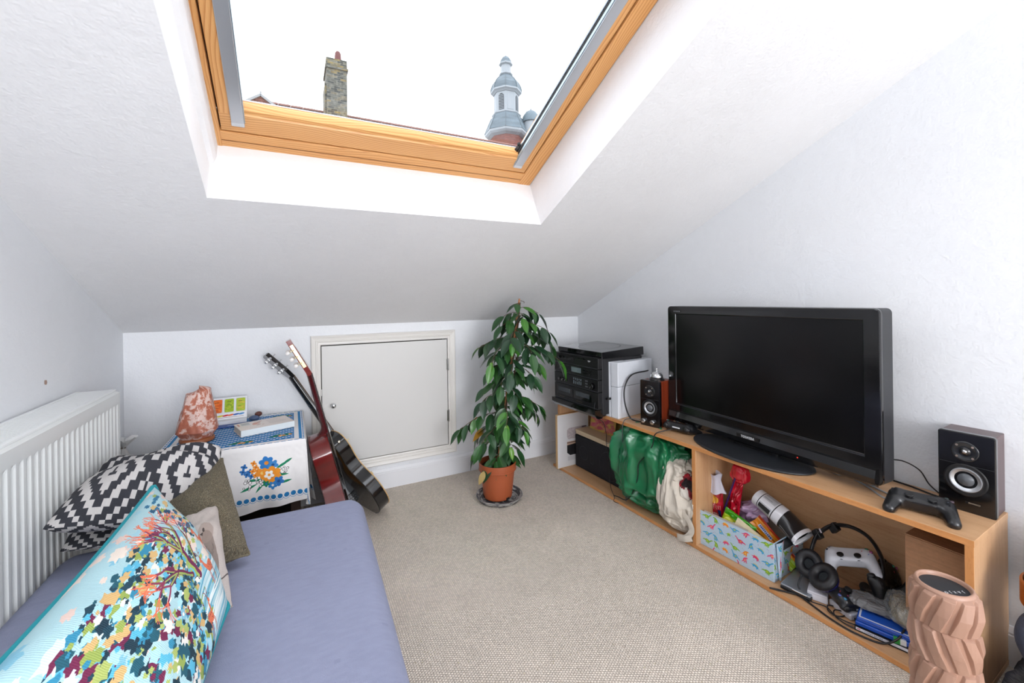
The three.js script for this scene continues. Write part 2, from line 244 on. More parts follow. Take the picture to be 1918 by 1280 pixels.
  mesh('clamp', merge([T3(rbox(0.008, 0.05, 0.02, 0.003), [0, 0, 0]), T3(rbox(0.012, 0.012, 0.012, 0.003), [-0.004, 0.02, 0]), T3(rbox(0.012, 0.01, 0.012, 0.003), [-0.004, -0.014, 0])]), rubber, win, [0.859, 1.292, -0.255]);
  // glass, and the grey flashing outside
  mesh('window_pane', new THREE.PlaneGeometry(1.09, 1.18).translate(0.368, 1.86, -0.27), new THREE.MeshPhysicalMaterial({ color: 0xffffff, roughness: 0, transmission: 1, thickness: 0, ior: 1.45 }), win);
  bar('flashing', -0.3, 1.04, 1.05, 1.1, 0.25, 0.335, mt(0x6b6f74, { rough: 0.5, metal: 0.4 }), 'x'); 
}
// ---------------------------------------------------------------- across the street
{
  const tileT = tex(256, 256, (u, v) => { const h = hash(Math.floor(u * 32), Math.floor(v * 4), 3), n = vn(u * 40, v * 40, 4, 40, 40), k = 0.8 + 0.3 * h + 0.15 * (n - 0.5), e = (u * 32) % 1 < 0.08 ? 0.7 : 1; return [126 * k * e, 88 * k * e, 80 * k * e]; }); tileT.repeat.set(0.2, 1);
  const tileM = mt(0xffffff, { rough: 0.85, map: tileT }), leadW = mt(0x8f9394, { rough: 0.6 });
  const o = thing('terraced_house', 'red tiled house roof with a small white edged gable across the street', 'house', [0, 0, -14]);
  mesh('wall', new THREE.BoxGeometry(22, 10, 6), mt(0x6a5a50, { rough: 0.9 }), o, [5.5, -0.6, -3.2]);
  const pitch = 0.75, RY = 6.84; const course = uvBox(rbox(13, 0.022, 0.135, 0.006, 1), 'x');
  for (let i = 0; i < 22; i++) { const d = 0.06 + i * 0.1; mesh('tile_course', course, tileM, o, [5.9, RY - d * Math.sin(pitch) + 0.02, d * Math.cos(pitch)], [pitch - 0.12, 0, 0]); }
  mesh('roof_deck', rbox(13, 0.05, 2.6, 0.01), mt(0x4a3a36, { rough: 0.9 }), o, [5.9, RY - 1.3 * Math.sin(pitch) - 0.03, 1.3 * Math.cos(pitch)], [pitch, 0, 0]); mesh('roof_deck', rbox(13, 0.06, 4.2, 0.01), tileM, o, [5.9, RY - 2.1 * Math.sin(pitch), -2.1 * Math.cos(pitch)], [-pitch, 0, 0]);
  mesh('ridge_tile', (() => { const gs = []; for (let i = 0; i < 40; i++) gs.push(T3(new THREE.CylinderGeometry(0.075, 0.082, 0.32, 10, 1, true, 0, Math.PI), [-0.45 + i * 0.325, RY + 0.0, 0], [0, 0, Math.PI / 2])); return merge(gs); })(), mt(0x7c5a54, { rough: 0.85, side: THREE.DoubleSide }), o);
  // the gable in front of the ridge's left end
  const gx = -0.69, gy = 6.78, gz = 0.55, half = 0.72, hgt = 0.5;
  const tri = mesh('gable_face', T3(extr(shp([[-half, -hgt], [half, -hgt], [0, 0]]), 0.05), [0, 0, 0]), tileM, o, [gx, gy, gz]);
  for (let i = 0; i < 8; i++) { const y = -0.06 - i * 0.055, w = half * (-y / hgt) * 2 - 0.06; if (w > 0.05) mesh('tile_course', rbox(w, 0.045, 0.02, 0.005, 1), tileM, tri, [0, y, 0.058], [0.2, 0, 0]); }
  for (const s of [-1, 1]) mesh('bargeboard', rbox(0.9, 0.065, 0.09, 0.008), leadW, o, [gx + s * half * 0.5, gy - hgt * 0.5 + 0.02, gz + 0.06], [0, 0, -s * Math.atan2(hgt, half)]);
  mesh('finial', lathe([[0, 0], [0.03, 0], [0.02, 0.05], [0.028, 0.08], [0, 0.13]], 10), leadW, o, [gx, gy + 0.02, gz + 0.06]);
  for (const s of [-1, 1]) mesh('gable_roof', rbox(0.88, 0.04, 1.2, 0.01), tileM, o, [gx + s * half * 0.5, gy - hgt * 0.5, gz - 0.55], [0, 0, -s * Math.atan2(hgt, half)]);
  // chimney stack of sooty stock brick
  const brickT = tex(512, 512, (u, v) => { const R = 40, r = Math.floor(v * R), x = u * 14 + (r % 2) * 0.5, c = Math.floor(x), fx = x - c, fy = v * R - r, mor = fx < 0.06 || fy < 0.16, h = hash(wrapN(c, 14), r, 5), n = vn(u * 50, v * 50, 6, 50, 50), low = sstep(0.45, 0.1, v); const b = mix3(h < 0.25 ? [72, 74, 70] : h < 0.7 ? [98, 98, 90] : h < 0.9 ? [112, 106, 90] : [124, 110, 78], [128, 114, 70], low * h * 0.5), k = 0.85 + 0.3 * n; return mor ? [116 * k, 114 * k, 106 * k] : [b[0] * k, b[1] * k, b[2] * k]; });
  const bm = mt(0xffffff, { rough: 0.9, map: brickT }); const cx = 1.225, cw = 0.55, cd = 0.85, y0 = 5.6, y1 = 7.86;
  mesh('chimney_stack', uvBox(new THREE.BoxGeometry(cw, y1 - y0, cd), 'x', 2.4), bm, o, [cx, (y0 + y1) / 2, 0.45]); mesh('chimney_course', uvBox(rbox(cw + 0.06, 0.07, cd + 0.06, 0.006), 'x', 2.4, 0.2, 0.3), bm, o, [cx, y1 + 0.0, 0.45]); mesh('chimney_top', uvBox(rbox(cw + 0.01, 0.24, cd, 0.008), 'x', 2.4, 0.5, 0.5), bm, o, [cx, y1 + 0.15, 0.45]);
  mesh('chimney_shoulder', uvBox(rbox(0.05, 1.0, cd * 0.9, 0.006), 'x', 2.4, 0.1, 0.6), bm, o, [cx - cw / 2 - 0.02, 6.9, 0.43]); mesh('chimney_flashing', rbox(cw + 0.05, 0.09, 0.02, 0.004), leadW, o, [cx, 6.4, 0.45 + cd / 2 + 0.008]);
  mesh('chimney_pot', lathe([[0.1, 0], [0.096, 0.2], [0.085, 0.22], [0.09, 0.25], [0.08, 0.36], [0.055, 0.41], [0.03, 0.425], [0, 0.43]], 24), mt(0x6c4442, { rough: 0.8 }), o, [cx + 0.07, y1 + 0.27, 0.5]);
}
{ // church cupola
  const k = 0.0424, Y = (y) => 20.53 - 0.0423 * (y - 103), o = thing('cupola', 'octagonal white and grey lead church cupola with louvred openings beyond the roofs', 'tower', [15.27, 0, -30], 0.28);
  const leadT = tex(256, 256, (u, v) => { const n = fbm(u * 8, v * 8, 7, 4), q = 0.85 + 0.35 * n; return [98 * q, 110 * q, 117 * q]; }), lead = mt(0xffffff, { rough: 0.65, map: leadT, flatShading: true }), white = mt(0x9aa0a4, { rough: 0.6, flatShading: true }), dark = mt(0x2a2e30, { rough: 0.8 }), rib = mt(0x5c666b, { rough: 0.6 });
  const oct = (name, pts, m) => mesh(name, lathe(pts.map(([y, r]) => [r * k, Y(y)]), 8).toNonIndexed(), m, o);
  oct('brick_base', [[360, 31], [258, 31]], (() => { const t = tex(256, 256, (u, v) => { const r = Math.floor(v * 48), m = (v * 48) % 1 < 0.22, h = hash(Math.floor(u * 40 + (r % 2) * 0.5), r, 4); return m ? [120, 100, 94] : [112 + h * 20, 66 + h * 12, 58 + h * 10]; }); return mt(0xffffff, { rough: 0.9, map: t }); })());
  oct('base_cornice', [[262, 31], [259, 38], [256, 41], [253, 41.5], [251, 40]], white); oct('skirt_roof', [[252, 41.5], [246, 39], [238, 35.5], [230, 32], [222, 28], [219, 26.5]], lead); oct('sill_cornice', [[220, 26], [218.5, 27.5], [216.5, 27.5], [215.5, 25]], white);
  const drum = oct('drum', [[217, 23.2], [178, 23.2]], white); oct('eaves_cornice', [[180, 24], [178, 26], [176, 29.2], [173.5, 29.2], [173, 27.5]], white); oct('bell_roof', [[174, 29], [168, 28.4], [162, 26.5], [156, 23], [150, 17.5], [146, 13], [143, 10.5]], lead);
  oct('neck_cornice', [[144, 9.5], [141.5, 12.8], [139.5, 12.8], [138, 11]], white); oct('lantern', [[139.5, 9.6], [122, 9.6]], white); oct('top_cornice', [[124, 10], [122.5, 13], [120.5, 13], [119.5, 11.5]], white); oct('top_roof', [[121, 12.8], [117, 11], [113.5, 10], [109, 7], [106.5, 3.2], [105, 1.4], [103, 0]], lead);
  const rb = (name, pts, r) => { for (let i = 0; i < 8; i++) { const a = i * Math.PI / 4; mesh(name, tube(pts.map(([y, q]) => [Math.sin(a) * q * k, Y(y), Math.cos(a) * q * k]), r, 20, 6), rib, o); } }; rb('roof_rib', [[174, 29.2], [168, 28.6], [162, 26.7], [156, 23.2], [150, 17.7], [146, 13.2], [143, 10.7]], 0.025); rb('skirt_rib', [[252, 41.7], [246, 39.2], [238, 35.7], [230, 32.2], [222, 28.2]], 0.025);
  // louvred arches in the drum faces
  const fr = 23.2 * k * Math.cos(Math.PI / 8), y0 = Y(213), y1 = Y(184), lw = 0.42; const arch = new THREE.Shape(); arch.moveTo(-lw / 2, 0); arch.lineTo(lw / 2, 0); arch.lineTo(lw / 2, y1 - y0 - 0.21); arch.absarc(0, y1 - y0 - 0.21, lw / 2, 0, Math.PI, false); arch.lineTo(-lw / 2, 0);
  for (let i = 0; i < 8; i++) { if (i % 2) { const a = (i + 0.5) * Math.PI / 4, w = mesh('drum_panel', rbox(0.5, y1 - y0, 0.02, 0.005), white, o, [Math.sin(a) * (fr + 0.005), (y0 + y1) / 2, Math.cos(a) * (fr + 0.005)], [0, a, 0]); continue; } const a = (i + 0.5) * Math.PI / 4, w = mesh('louvre_opening', extr(arch, 0.02), dark, o, [Math.sin(a) * (fr + 0.002), y0, Math.cos(a) * (fr + 0.002)], [0, a, 0]); for (let j = 0; j < 10; j++) { const y = 0.05 + j * 0.118, H = y1 - y0 - 0.21, ww = y < H ? lw : 2 * Math.sqrt(Math.max(0.001, (lw / 2) ** 2 - (y - H) ** 2)); if (y < y1 - y0 - 0.03) mesh('louvre', rbox(ww - 0.02, 0.055, 0.05, 0.004, 1), white, w, [0, y, 0.03], [0.6, 0, 0]); } }
  mesh('finial', lathe([[0, Y(104)], [0.03, Y(104)], [0.02, Y(101)], [0.04, Y(99.5)], [0, Y(97)]], 8), rib, o);
}
{ // the brick church roof beside it with a second small dome
  const o = thing('church_roof', 'red church roof with a small grey dome beside the cupola', 'building', [17.2, 0, -29]); const t = tex(128, 128, (u, v) => { const k = 0.85 + 0.3 * hash(Math.floor(u * 40), Math.floor(v * 30), 3), e = (v * 30) % 1 < 0.2 ? 0.75 : 1; return [112 * k * e, 74 * k * e, 68 * k * e]; }), m = mt(0xffffff, { rough: 0.9, map: t });
  mesh('hip_roof', T3(new THREE.ConeGeometry(3.4, 3.2, 4, 1), [0, 12.9, 0], [0, 0.62, 0]), m, o); mesh('wall', new THREE.BoxGeometry(4.6, 14, 4.6), mt(0x6d4038, { rough: 0.9 }), o, [0, 4.3, 0], [0, -0.16, 0]); mesh('dome_drum', cyl(0.62, 0.62, 1.4, 12), mt(0x9aa0a4, { rough: 0.6 }), o, [-0.1, 14.6, -0.3]); mesh('small_dome', lathe([[0.72, 15.2], [0.74, 15.3], [0.66, 15.7], [0.4, 16.05], [0.1, 16.2], [0, 16.4]], 12), mt(0x66747c, { rough: 0.6 }), o, [-0.1, 0, -0.3]);
}
// ---------------------------------------------------------------- radiator on the left wall
const radWhite = mt(0xe6e8e6, { rough: 0.28 });
{
  const z0 = -2.13, z1 = -0.62, L = z1 - z0, xf = -0.585, y0 = 0.225, y1 = 0.812, o = thing('radiator', 'white ribbed panel radiator with a slotted top grille on the left wall', 'radiator', [XL, 0, z0]);
  const D = xf - XL, pitch = 0.0334, n = Math.floor(L / pitch);
  // pressed front panel: flutes between flat top and bottom bands
  const prof = (k) => [0, 0.0052, 0.0085, 0.0095, 0.0085, 0.0052, 0, 0][k], zs = [0.05, 0.16, 0.24, 0.42, 0.6, 0.68, 0.79, 0.95], U = n * 8;
  const rows = [[y0, 0], [y0 + 0.034, 0], [y0 + 0.05, 1], [y1 - 0.062, 1], [y1 - 0.046, 0], [y1 - 0.006, 0], [y1, -0.7]];
  const front = grid(U - 1, rows.length - 1, (u, v) => { const i = Math.round(u * (U - 1)), r = rows[Math.round(v * (rows.length - 1))]; const c = Math.floor(i / 8), k = i % 8; const p = V(D - 0.0095 + 0.0095 * Math.min(r[1], 0) + prof(k) * Math.max(0, r[1]) + (r[1] === 0 ? 0.0095 : 0), r[0], (c + zs[k]) * pitch + 0.004); p.uv = [p.z, p.y]; return p; });
  const dbl = radWhite.clone(); dbl.side = THREE.DoubleSide;
  mesh('front_panel', toCreasedNormals(front, 0.5), dbl, o);
  mesh('back_panel', T3(rbox(0.012, y1 - y0 - 0.03, L, 0.004), [0.03, (y0 + y1) / 2, L / 2]), radWhite, o);
  for (const z of [-0.002, L + 0.002]) mesh('side_panel', T3(rbox(D - 0.012, y1 - y0 - 0.008, 0.004, 0.0015), [D / 2 + 0.003, (y0 + y1) / 2, z]), radWhite, o);
  // top grille with slots, raised a little at the wall
  const g = [T3(rbox(0.012, 0.008, L, 0.002), [D - 0.018, y1 + 0.003, L / 2]), T3(rbox(0.012, 0.008, L, 0.002), [0.016, y1 + 0.005, L / 2])];
  for (let z = 0.004; z < L; z += 0.0125) g.push(T3(new THREE.BoxGeometry(D - 0.03, 0.0025, 0.0082), [D / 2 - 0.001, y1 + 0.0045, z]));
  mesh('top_grille', merge(g), mt(0xf0f2f1, { rough: 0.3 }), o);
  mesh('bleed_valve', T3(cyl(0.007, 0.007, 0.012, 10), [D - 0.02, y1 - 0.012, -0.006], [Math.PI / 2, 0, 0]), mt(0x8d8f90, { rough: 0.3, metal: 1 }), o);
}
// drawstring bag in the corner
{
  const o = thing('drawstring_bag', 'white gathered cloth bag standing in the corner behind the radiator end', 'bag', [-0.655, 0, -2.4]);
  const cl = mt(0xc9c8c6, { rough: 0.9 }); seed(3);
  const prof = [[0.0, 0.1], [0.1, 0.125], [0.25, 0.13], [0.4, 0.11], [0.46, 0.075], [0.505, 0.035], [0.525, 0.018]];
  const at = (y) => { for (let i = 1; i < prof.length; i++) if (y <= prof[i][0]) { const t = (y - prof[i - 1][0]) / (prof[i][0] - prof[i - 1][0]); return lerp(prof[i - 1][1], prof[i][1], t); } return 0.02; };
  mesh('bag_body', grid(96, 30, (u, v) => { const a = u * 2 * Math.PI, y = v * 0.525, r = at(y) * (1 + 0.13 * Math.sin(a * 7 + y * 9) * sstep(0.2, 0.5, y) + 0.06 * Math.sin(a * 3 + 1)) * 0.43; const p = V(Math.cos(a) * r, y, Math.sin(a) * r); p.uv = [u, v]; return p; }), cl, o);
  mesh('ruffle', grid(120, 6, (u, v) => { const a = u * 2 * Math.PI, r = 0.008 + v * 0.03 * (1 + 0.5 * Math.sin(a * 6) + 0.3 * Math.sin(a * 11 + 2)), y = 0.522 + v * 0.035 + 0.008 * Math.sin(a * 5); const p = V(Math.cos(a) * r, y, Math.sin(a) * r); p.uv = [u, v]; return p; }), mt(0xdcdcdb, { rough: 0.9, side: THREE.DoubleSide }), o);
  mesh('cord', T3(new THREE.TorusGeometry(0.0095, 0.003, 8, 20), [0, 0.522, 0], [Math.PI / 2, 0, 0]), mt(0x8c8377, { rough: 0.8 }), o);
}
// ---------------------------------------------------------------- folding bed with a blue grey sheet
const BEDY = 0.45;
{
  const wv = tex(512, 512, (u, v) => 0.5 + 0.25 * Math.sin(u * 512 * Math.PI) * Math.sin(v * 512 * Math.PI) + 0.4 * (vn(u * 128, v * 128, 71, 128, 128) - 0.5), { data: true }); wv.repeat.set(8, 8);
  const tone = tex(512, 512, (u, v) => { const n = vn(u * 5, v * 5, 72, 5, 5) - 0.5, f = vn(u * 170, v * 60, 73, 170, 60) - 0.5, sp = hash(Math.floor(u * 90), Math.floor(v * 90), 74) > 0.996 ? -7 : 0; const k = n * 5 + f * 6 + sp; return [142 + k, 147 + k, 172 + k]; });
  const o = thing('folding_bed', 'low mattress bed under a plain blue grey sheet along the left wall', 'bed', [0, 0, 0]);
  const m = new THREE.Group(); m.name = 'bed_body'; 
  const W = 0.785, L = 1.62, H = 0.3;
  const seg = 60, g = new RoundedBoxGeometry(W, H, L, 8, 0.05), p = g.attributes.position;
  for (let i = 0; i < p.count; i++) {
    let x = p.getX(i), y = p.getY(i), z = p.getZ(i); const sy = y / (H / 2), bul = 0.012 * (1 - sy * sy);
    x += Math.sign(x) * bul * Math.min(1, Math.abs(x) / (W / 2) * 1.2) * (1 + 0.5 * Math.sin(z * 6)); z += Math.sign(z) * bul * 0.5;
    p.setXYZ(i, x, y, z);
  }
  g.computeVertexNormals();
  mesh('mattress', uvBox(mergeVertices(g), 'z'), mt(0xffffff, { rough: 0.85, map: tone, bumpMap: wv, bumpScale: 0.0012 }), o, [-0.206, BEDY - H / 2, -0.818], [0, -0.028, 0]);
  mesh('bed_base', rbox(0.74, 0.13, 1.56, 0.01), mt(0x4b4a50, { rough: 0.8 }), o, [-0.206, 0.085, -0.818], [0, -0.028, 0]);
  const fg = new THREE.CylinderGeometry(0.02, 0.025, 0.022, 14);
  for (const [x, z] of [[-0.53, -1.5], [0.1, -1.5], [-0.53, -0.12], [0.12, -0.12]]) mesh('foot', fg, rubber, o, [x, 0.011, z]);
}
// ---------------------------------------------------------------- cushions
const piping = (edge, r, m, parent, from = 0, to = 1) => { const n = edge.length, a = Math.floor(from * n), b = Math.floor(to * n), pts = []; for (let i = a; i <= b; i += 2) pts.push(edge[i % n].toArray()); return mesh('piping', tube(pts, r, pts.length * 3, 8, false), m, parent); };
const ikatTex = tex(1024, 1024, (u, v) => {
  // stepped diamonds, toothed edges
  const rows = 60, step = 1 / rows, yq = (Math.floor(v / step) + 0.5) * step; let best = 0;
  const cx = wrapN(u * 2, 1) - 0.5, cy = wrapN(yq * 2, 1) - 0.5, q = Math.round(Math.abs(cx) * 30) / 30, d = q + Math.abs(cy) * 0.96 + (Math.floor(v / step) % 2 ? 0.022 : 0);
  const c = d < 0.05 ? 0 : d < 0.2 ? 1 : d < 0.31 ? 0 : d < 0.42 ? 1 : d < 0.55 ? 0 : d < 0.62 ? 1 : d < 0.74 ? 0 : d < 0.86 ? 1 : 0;
  const n = (hash(Math.floor(u * 512), Math.floor(v * 512), 8) - 0.5) * 14; return c ? [208 + n, 204 + n, 202 + n] : [52 + n * 0.6, 53 + n * 0.6, 60 + n * 0.6];
});
const knitBump = tex(256, 256, (u, v) => 0.5 + 0.3 * Math.sin(u * 128 * Math.PI) + 0.3 * (vn(u * 64, v * 64, 3, 64, 64) - 0.5), { data: true }); knitBump.repeat.set(3, 3);
const ikatM = mt(0xffffff, { rough: 0.92, map: ikatTex, bumpMap: knitBump, bumpScale: 0.001 });
{ // folded throw: the upper fold and the lower fold
  const o = thing('throw_blanket', 'folded throw with black and white stepped diamond pattern piled against the radiator', 'blanket', [-0.4, BEDY, -1.68]); const b = (x, y, z) => V(x + 0.4, y - BEDY, z + 1.68);
  const fold = (name, a, bb, c, d, T, wave, us) => {
    const nrm = bb.clone().sub(a).cross(d.clone().sub(a)).normalize(), g = grid(90, 72, (u, v) => {
      const ang = v * 2 * Math.PI, x = 2 * u - 1, en = Math.pow(1 - Math.pow(Math.abs(x), 7), 0.5), w = 0.5 - 0.5 * Math.cos(ang) , q = a.clone().lerp(bb, u).lerp(d.clone().lerp(c, u), 0.5 + (w - 0.5) * 1), h = Math.sin(ang) * T * 0.5 * (0.45 + 0.55 * Math.sqrt(Math.max(0, 1 - Math.pow(2 * w - 1, 2)))) * (0.35 + 0.65 * en);
      const wv = wave(u, w) * (Math.sin(ang) > 0 ? 1 : 0.2); q.addScaledVector(nrm, h + wv * Math.abs(Math.sin(ang))); q.uv = [u * us, v * 1.35]; return q; });
    mesh(name, g, ikatM, o);
    for (const s of [0, 1]) { const pts = []; const ga = g.attributes.position, uvv = g.attributes.uv; const col = s ? 90 : 0, ring = []; for (let j = 0; j <= 72; j++) ring.push(V(0, 0, 0).fromBufferAttribute(ga, j * 91 + col)); const cen = ring.reduce((A, B) => A.add(B), V(0, 0, 0)).multiplyScalar(1 / ring.length); const pos = [], uvs = []; for (let j = 0; j < 72; j++) { const A = ring[j], B = ring[j + 1]; pos.push(...(s ? [...A.toArray(), ...B.toArray()] : [...B.toArray(), ...A.toArray()]), ...cen.toArray()); uvs.push(0.1, j / 72, 0.1, (j + 1) / 72, 0.16, j / 72); } const eg = new THREE.BufferGeometry(); eg.setAttribute('position', new THREE.Float32BufferAttribute(pos, 3)); eg.setAttribute('uv', new THREE.Float32BufferAttribute(uvs, 2)); eg.computeVertexNormals(); const dm = ikatM; mesh('fold_end', eg, dm, o); }
  };
  fold('upper_fold', b(-0.555, 0.585, -1.475), b(-0.21, 0.55, -1.44), b(-0.215, 0.645, -1.72), b(-0.565, 0.575, -2.0), 0.17, (u, w) => 0.016 * Math.sin((u * 2.2 - w * 1.4) * 3.1) - 0.028 * Math.exp(-Math.pow((w - 0.55 - 0.16 * u) / 0.09, 2)), 0.95);
  fold('lower_fold', b(-0.555, 0.485, -1.56), b(-0.28, 0.49, -1.5), b(-0.27, 0.495, -1.74), b(-0.555, 0.49, -1.86), 0.085, (u, w) => 0.01 * Math.sin(u * 9 + w * 5), 0.85);
}
{ // olive tweed cushion
  const tw = tex(512, 512, (u, v) => { const h = hash(Math.floor(u * 256), Math.floor(v * 256), 21), k = 0.75 + 0.5 * hash(Math.floor(u * 128 + v * 30), Math.floor(v * 256), 22); const c = h < 0.42 ? [112, 103, 84] : h < 0.7 ? [133, 124, 102] : h < 0.88 ? [88, 82, 68] : h < 0.94 ? [150, 140, 120] : [118, 96, 66]; return c.map((x) => x * k); });
  const o = thing('tweed_cushion', 'olive brown tweed cushion slumped behind the pale bird print cushion', 'cushion', [-0.2, BEDY, -1.45]); const P = (x, y, z) => V(x + 0.2, y - BEDY, z + 1.45);
  const c = cushionGeo(P(-0.25, 0.48, -1.22), P(-0.108, 0.475, -1.32), P(-0.19, 0.68, -1.52), P(-0.30, 0.60, -1.46), 0.14, { sd: 4, wr: 0.005, pinch: 0.1 });
  const m = mt(0xffffff, { rough: 0.95, map: tw, bumpMap: knitBump, bumpScale: 0.0015 }); mesh('cushion_front', c.front, m, o); mesh('cushion_back', c.back, m, o); piping(c.edge, 0.003, m, o);
}
{ // pale cushion with a printed bird
  const owl = canvasTex(1024, 1024, (g, w, h) => {
    g.fillStyle = '#cfc4bd'; g.fillRect(0, 0, w, h); seed(12); for (let i = 0; i < 9000; i++) { g.fillStyle = `rgba(${rnd() < 0.5 ? '120,104,96' : '236,226,220'},${rr(0.1, 0.5)})`; g.fillRect(rnd() * w, rnd() * h, rr(1, 5), rr(1, 5)); }
    g.strokeStyle = 'rgba(70,60,58,0.8)'; g.lineCap = 'round';
    const br = (pts, lw) => { g.lineWidth = lw; g.beginPath(); g.moveTo(...pts[0]); for (let i = 1; i < pts.length; i++) g.lineTo(...pts[i]); g.stroke(); };
    g.fillStyle = 'rgba(105,88,78,0.55)'; g.beginPath(); g.ellipse(690, 640, 110, 240, -0.35, 0, 7); g.fill(); g.fillStyle = 'rgba(170,150,138,0.6)'; g.beginPath(); g.ellipse(640, 430, 120, 110, 0, 0, 7); g.fill();
    g.fillStyle = 'rgba(60,50,48,0.85)'; g.beginPath(); g.ellipse(600, 410, 20, 20, 0, 0, 7); g.fill(); g.beginPath(); g.moveTo(540, 440); g.lineTo(590, 430); g.lineTo(575, 470); g.fill();
    for (let i = 0; i < 60; i++) { const x = 640 + rr(-90, 120), y = 520 + rr(0, 340); br([[x, y], [x + 14, y + 26], [x + 6, y + 44]], 3); }
    for (let i = 0; i < 8; i++) br([[rr(620, 700), rr(840, 900)], [rr(640, 760), 960], [rr(680, 830), 1010]], 5); br([[240, 900], [500, 840], [780, 870], [1000, 800]], 12); br([[500, 845], [430, 700]], 6);
  });
  const o = thing('bird_cushion', 'pale speckled cushion with a faint brown bird print beside the tapestry cushion', 'cushion', [-0.2, BEDY, -1.28]); const P = (x, y, z) => V(x + 0.2, y - BEDY, z + 1.28);
  const c = cushionGeo(P(-0.25, 0.48, -1.0), P(-0.122, 0.475, -1.11), P(-0.185, 0.60, -1.37), P(-0.30, 0.60, -1.3), 0.14, { sd: 9, wr: 0.006, pinch: 0.1 });
  const m = mt(0xffffff, { rough: 0.9, map: owl, bumpMap: knitBump, bumpScale: 0.0008 }); mesh('cushion_front', c.front, m, o); mesh('cushion_back', c.back, m, o);
}
{ // woodland tapestry cushion with deer
  const art = canvasTex(1536, 1024, (g, w, h) => {
    seed(77); g.fillStyle = '#a9cdd4'; g.fillRect(0, 0, w, h);
    const blob = (x, y, r, col, k = 7, sq = 0.7) => { g.fillStyle = col; g.beginPath(); const ph = rnd() * 6; for (let i = 0; i <= k * 3; i++) { const a = i / (k * 3) * 6.283, q = r * (0.7 + 0.35 * Math.sin(a * k + ph) * rnd() + 0.2 * rnd()); g.lineTo(x + Math.cos(a + 0.6) * q, y + Math.sin(a + 0.6) * q * sq); } g.fill(); };
    for (let i = 0; i < 90; i++) blob(rnd() * w, rnd() * h * 0.75, rr(20, 85), ['#e6d3c8', '#9cc9d6', '#cfe0e0', '#e9dccf', '#7fb9cf', '#dfc5bb'][i % 6]);
    // leafy masses at the left and along the bottom
    for (let i = 0; i < 900; i++) { const x = rnd() * w * 0.62, y = h * (0.2 + 0.8 * rnd()); blob(x, y, rr(14, 52), ['#143b4c', '#1b5566', '#2f86a8', '#57b3d3', '#a9d7e6', '#e9e6df', '#93a650', '#a9b765', '#6d1f45', '#d3ad72', '#12303f'][Math.floor(rnd() * 11)], 5, 0.75); }
    for (let i = 0; i < 90; i++) { const x = w * (0.5 + 0.3 * rnd()), y = h * (0.42 + 0.4 * rnd()); blob(x, y, rr(10, 34), ['#143b4c', '#1b5566', '#6f9a55', '#d3ad72', '#a9b765', '#8cc3d6'][Math.floor(rnd() * 6)], 5); }
    for (let i = 0; i < 70; i++) { const x = w * (0.74 + 0.16 * rnd()), y = h * (0.06 + 0.4 * rnd()); blob(x, y, rr(12, 44), ['#1d5476', '#174463', '#2d6f93', '#93a650', '#d3b37a'][Math.floor(rnd() * 5)], 6); }
    // stream at the right
    for (let i = 0; i < 60; i++) { g.strokeStyle = ['#cfe3e6', '#8fc4d4', '#5fa3bc', '#e7efee'][i % 4]; g.lineWidth = rr(5, 16); g.beginPath(); const y = h * rr(0.68, 1); g.moveTo(w * 0.55, y + rr(10, 40)); g.bezierCurveTo(w * 0.7, y - 20, w * 0.85, y + 30, w, y - rr(0, 60)); g.stroke(); }
    // the bare tree
    const limb = (x, y, a, L, wd, d) => { if (d === 0 || L < 12) return; const x2 = x + Math.cos(a) * L, y2 = y + Math.sin(a) * L; g.lineCap = 'round'; g.strokeStyle = d > 3 ? '#6b2149' : d > 2 ? '#8a3050' : '#e8704e'; g.lineWidth = wd; g.beginPath(); g.moveTo(x, y); g.quadraticCurveTo((x + x2) / 2 + rr(-14, 14), (y + y2) / 2 + rr(-14, 14), x2, y2); g.stroke(); if (d > 3) { g.strokeStyle = '#9bb25c'; g.lineWidth = wd * 0.45; g.beginPath(); g.moveTo(x - wd * 0.3, y); g.lineTo(x2 - wd * 0.3, y2); g.stroke(); } const k = d > 4 ? 3 : 2 + (rnd() < 0.4 ? 1 : 0); for (let i = 0; i < k; i++) limb(x2, y2, a + rr(-0.75, 0.75), L * rr(0.6, 0.82), wd * 0.62, d - 1); };
    limb(w * 0.64, h * 0.66, -1.75, 190, 46, 6); limb(w * 0.6, h * 0.62, -2.5, 170, 30, 5); limb(w * 0.66, h * 0.6, -1.1, 130, 22, 5);
    // deer
    const deer = (x, y, s, fl) => { g.save(); g.translate(x, y); g.scale(s * fl, s); g.fillStyle = '#d9704f'; g.beginPath(); g.ellipse(0, 0, 60, 30, 0.05, 0, 7); g.fill(); g.beginPath(); g.moveTo(40, -18); g.lineTo(72, -72); g.lineTo(92, -66); g.lineTo(62, 10); g.fill(); g.beginPath(); g.ellipse(92, -78, 22, 13, 0.5, 0, 7); g.fill(); g.strokeStyle = '#b9553c'; g.lineWidth = 9; for (const [a, b] of [[-48, -52], [-36, -30], [30, 34], [46, 52]]) { g.beginPath(); g.moveTo(a, 15); g.lineTo(b, 96); g.stroke(); } g.strokeStyle = '#8a3b2c'; g.lineWidth = 5; for (const k of [-1, 1]) { g.beginPath(); g.moveTo(84, -88); g.lineTo(84 + k * 16, -130); g.lineTo(84 + k * 34, -146); g.moveTo(84 + k * 12, -116); g.lineTo(84 + k * 30, -118); g.stroke(); } g.fillStyle = '#8f4130'; for (let i = 0; i < 9; i++) { g.beginPath(); g.ellipse(rr(-45, 40), rr(-18, 14), 5, 4, 0, 0, 7); g.fill(); } g.restore(); };
    deer(w * 0.86, h * 0.56, 1.15, -1); deer(w * 0.76, h * 0.7, 1.0, -1); deer(w * 0.56, h * 0.86, 0.85, 1);
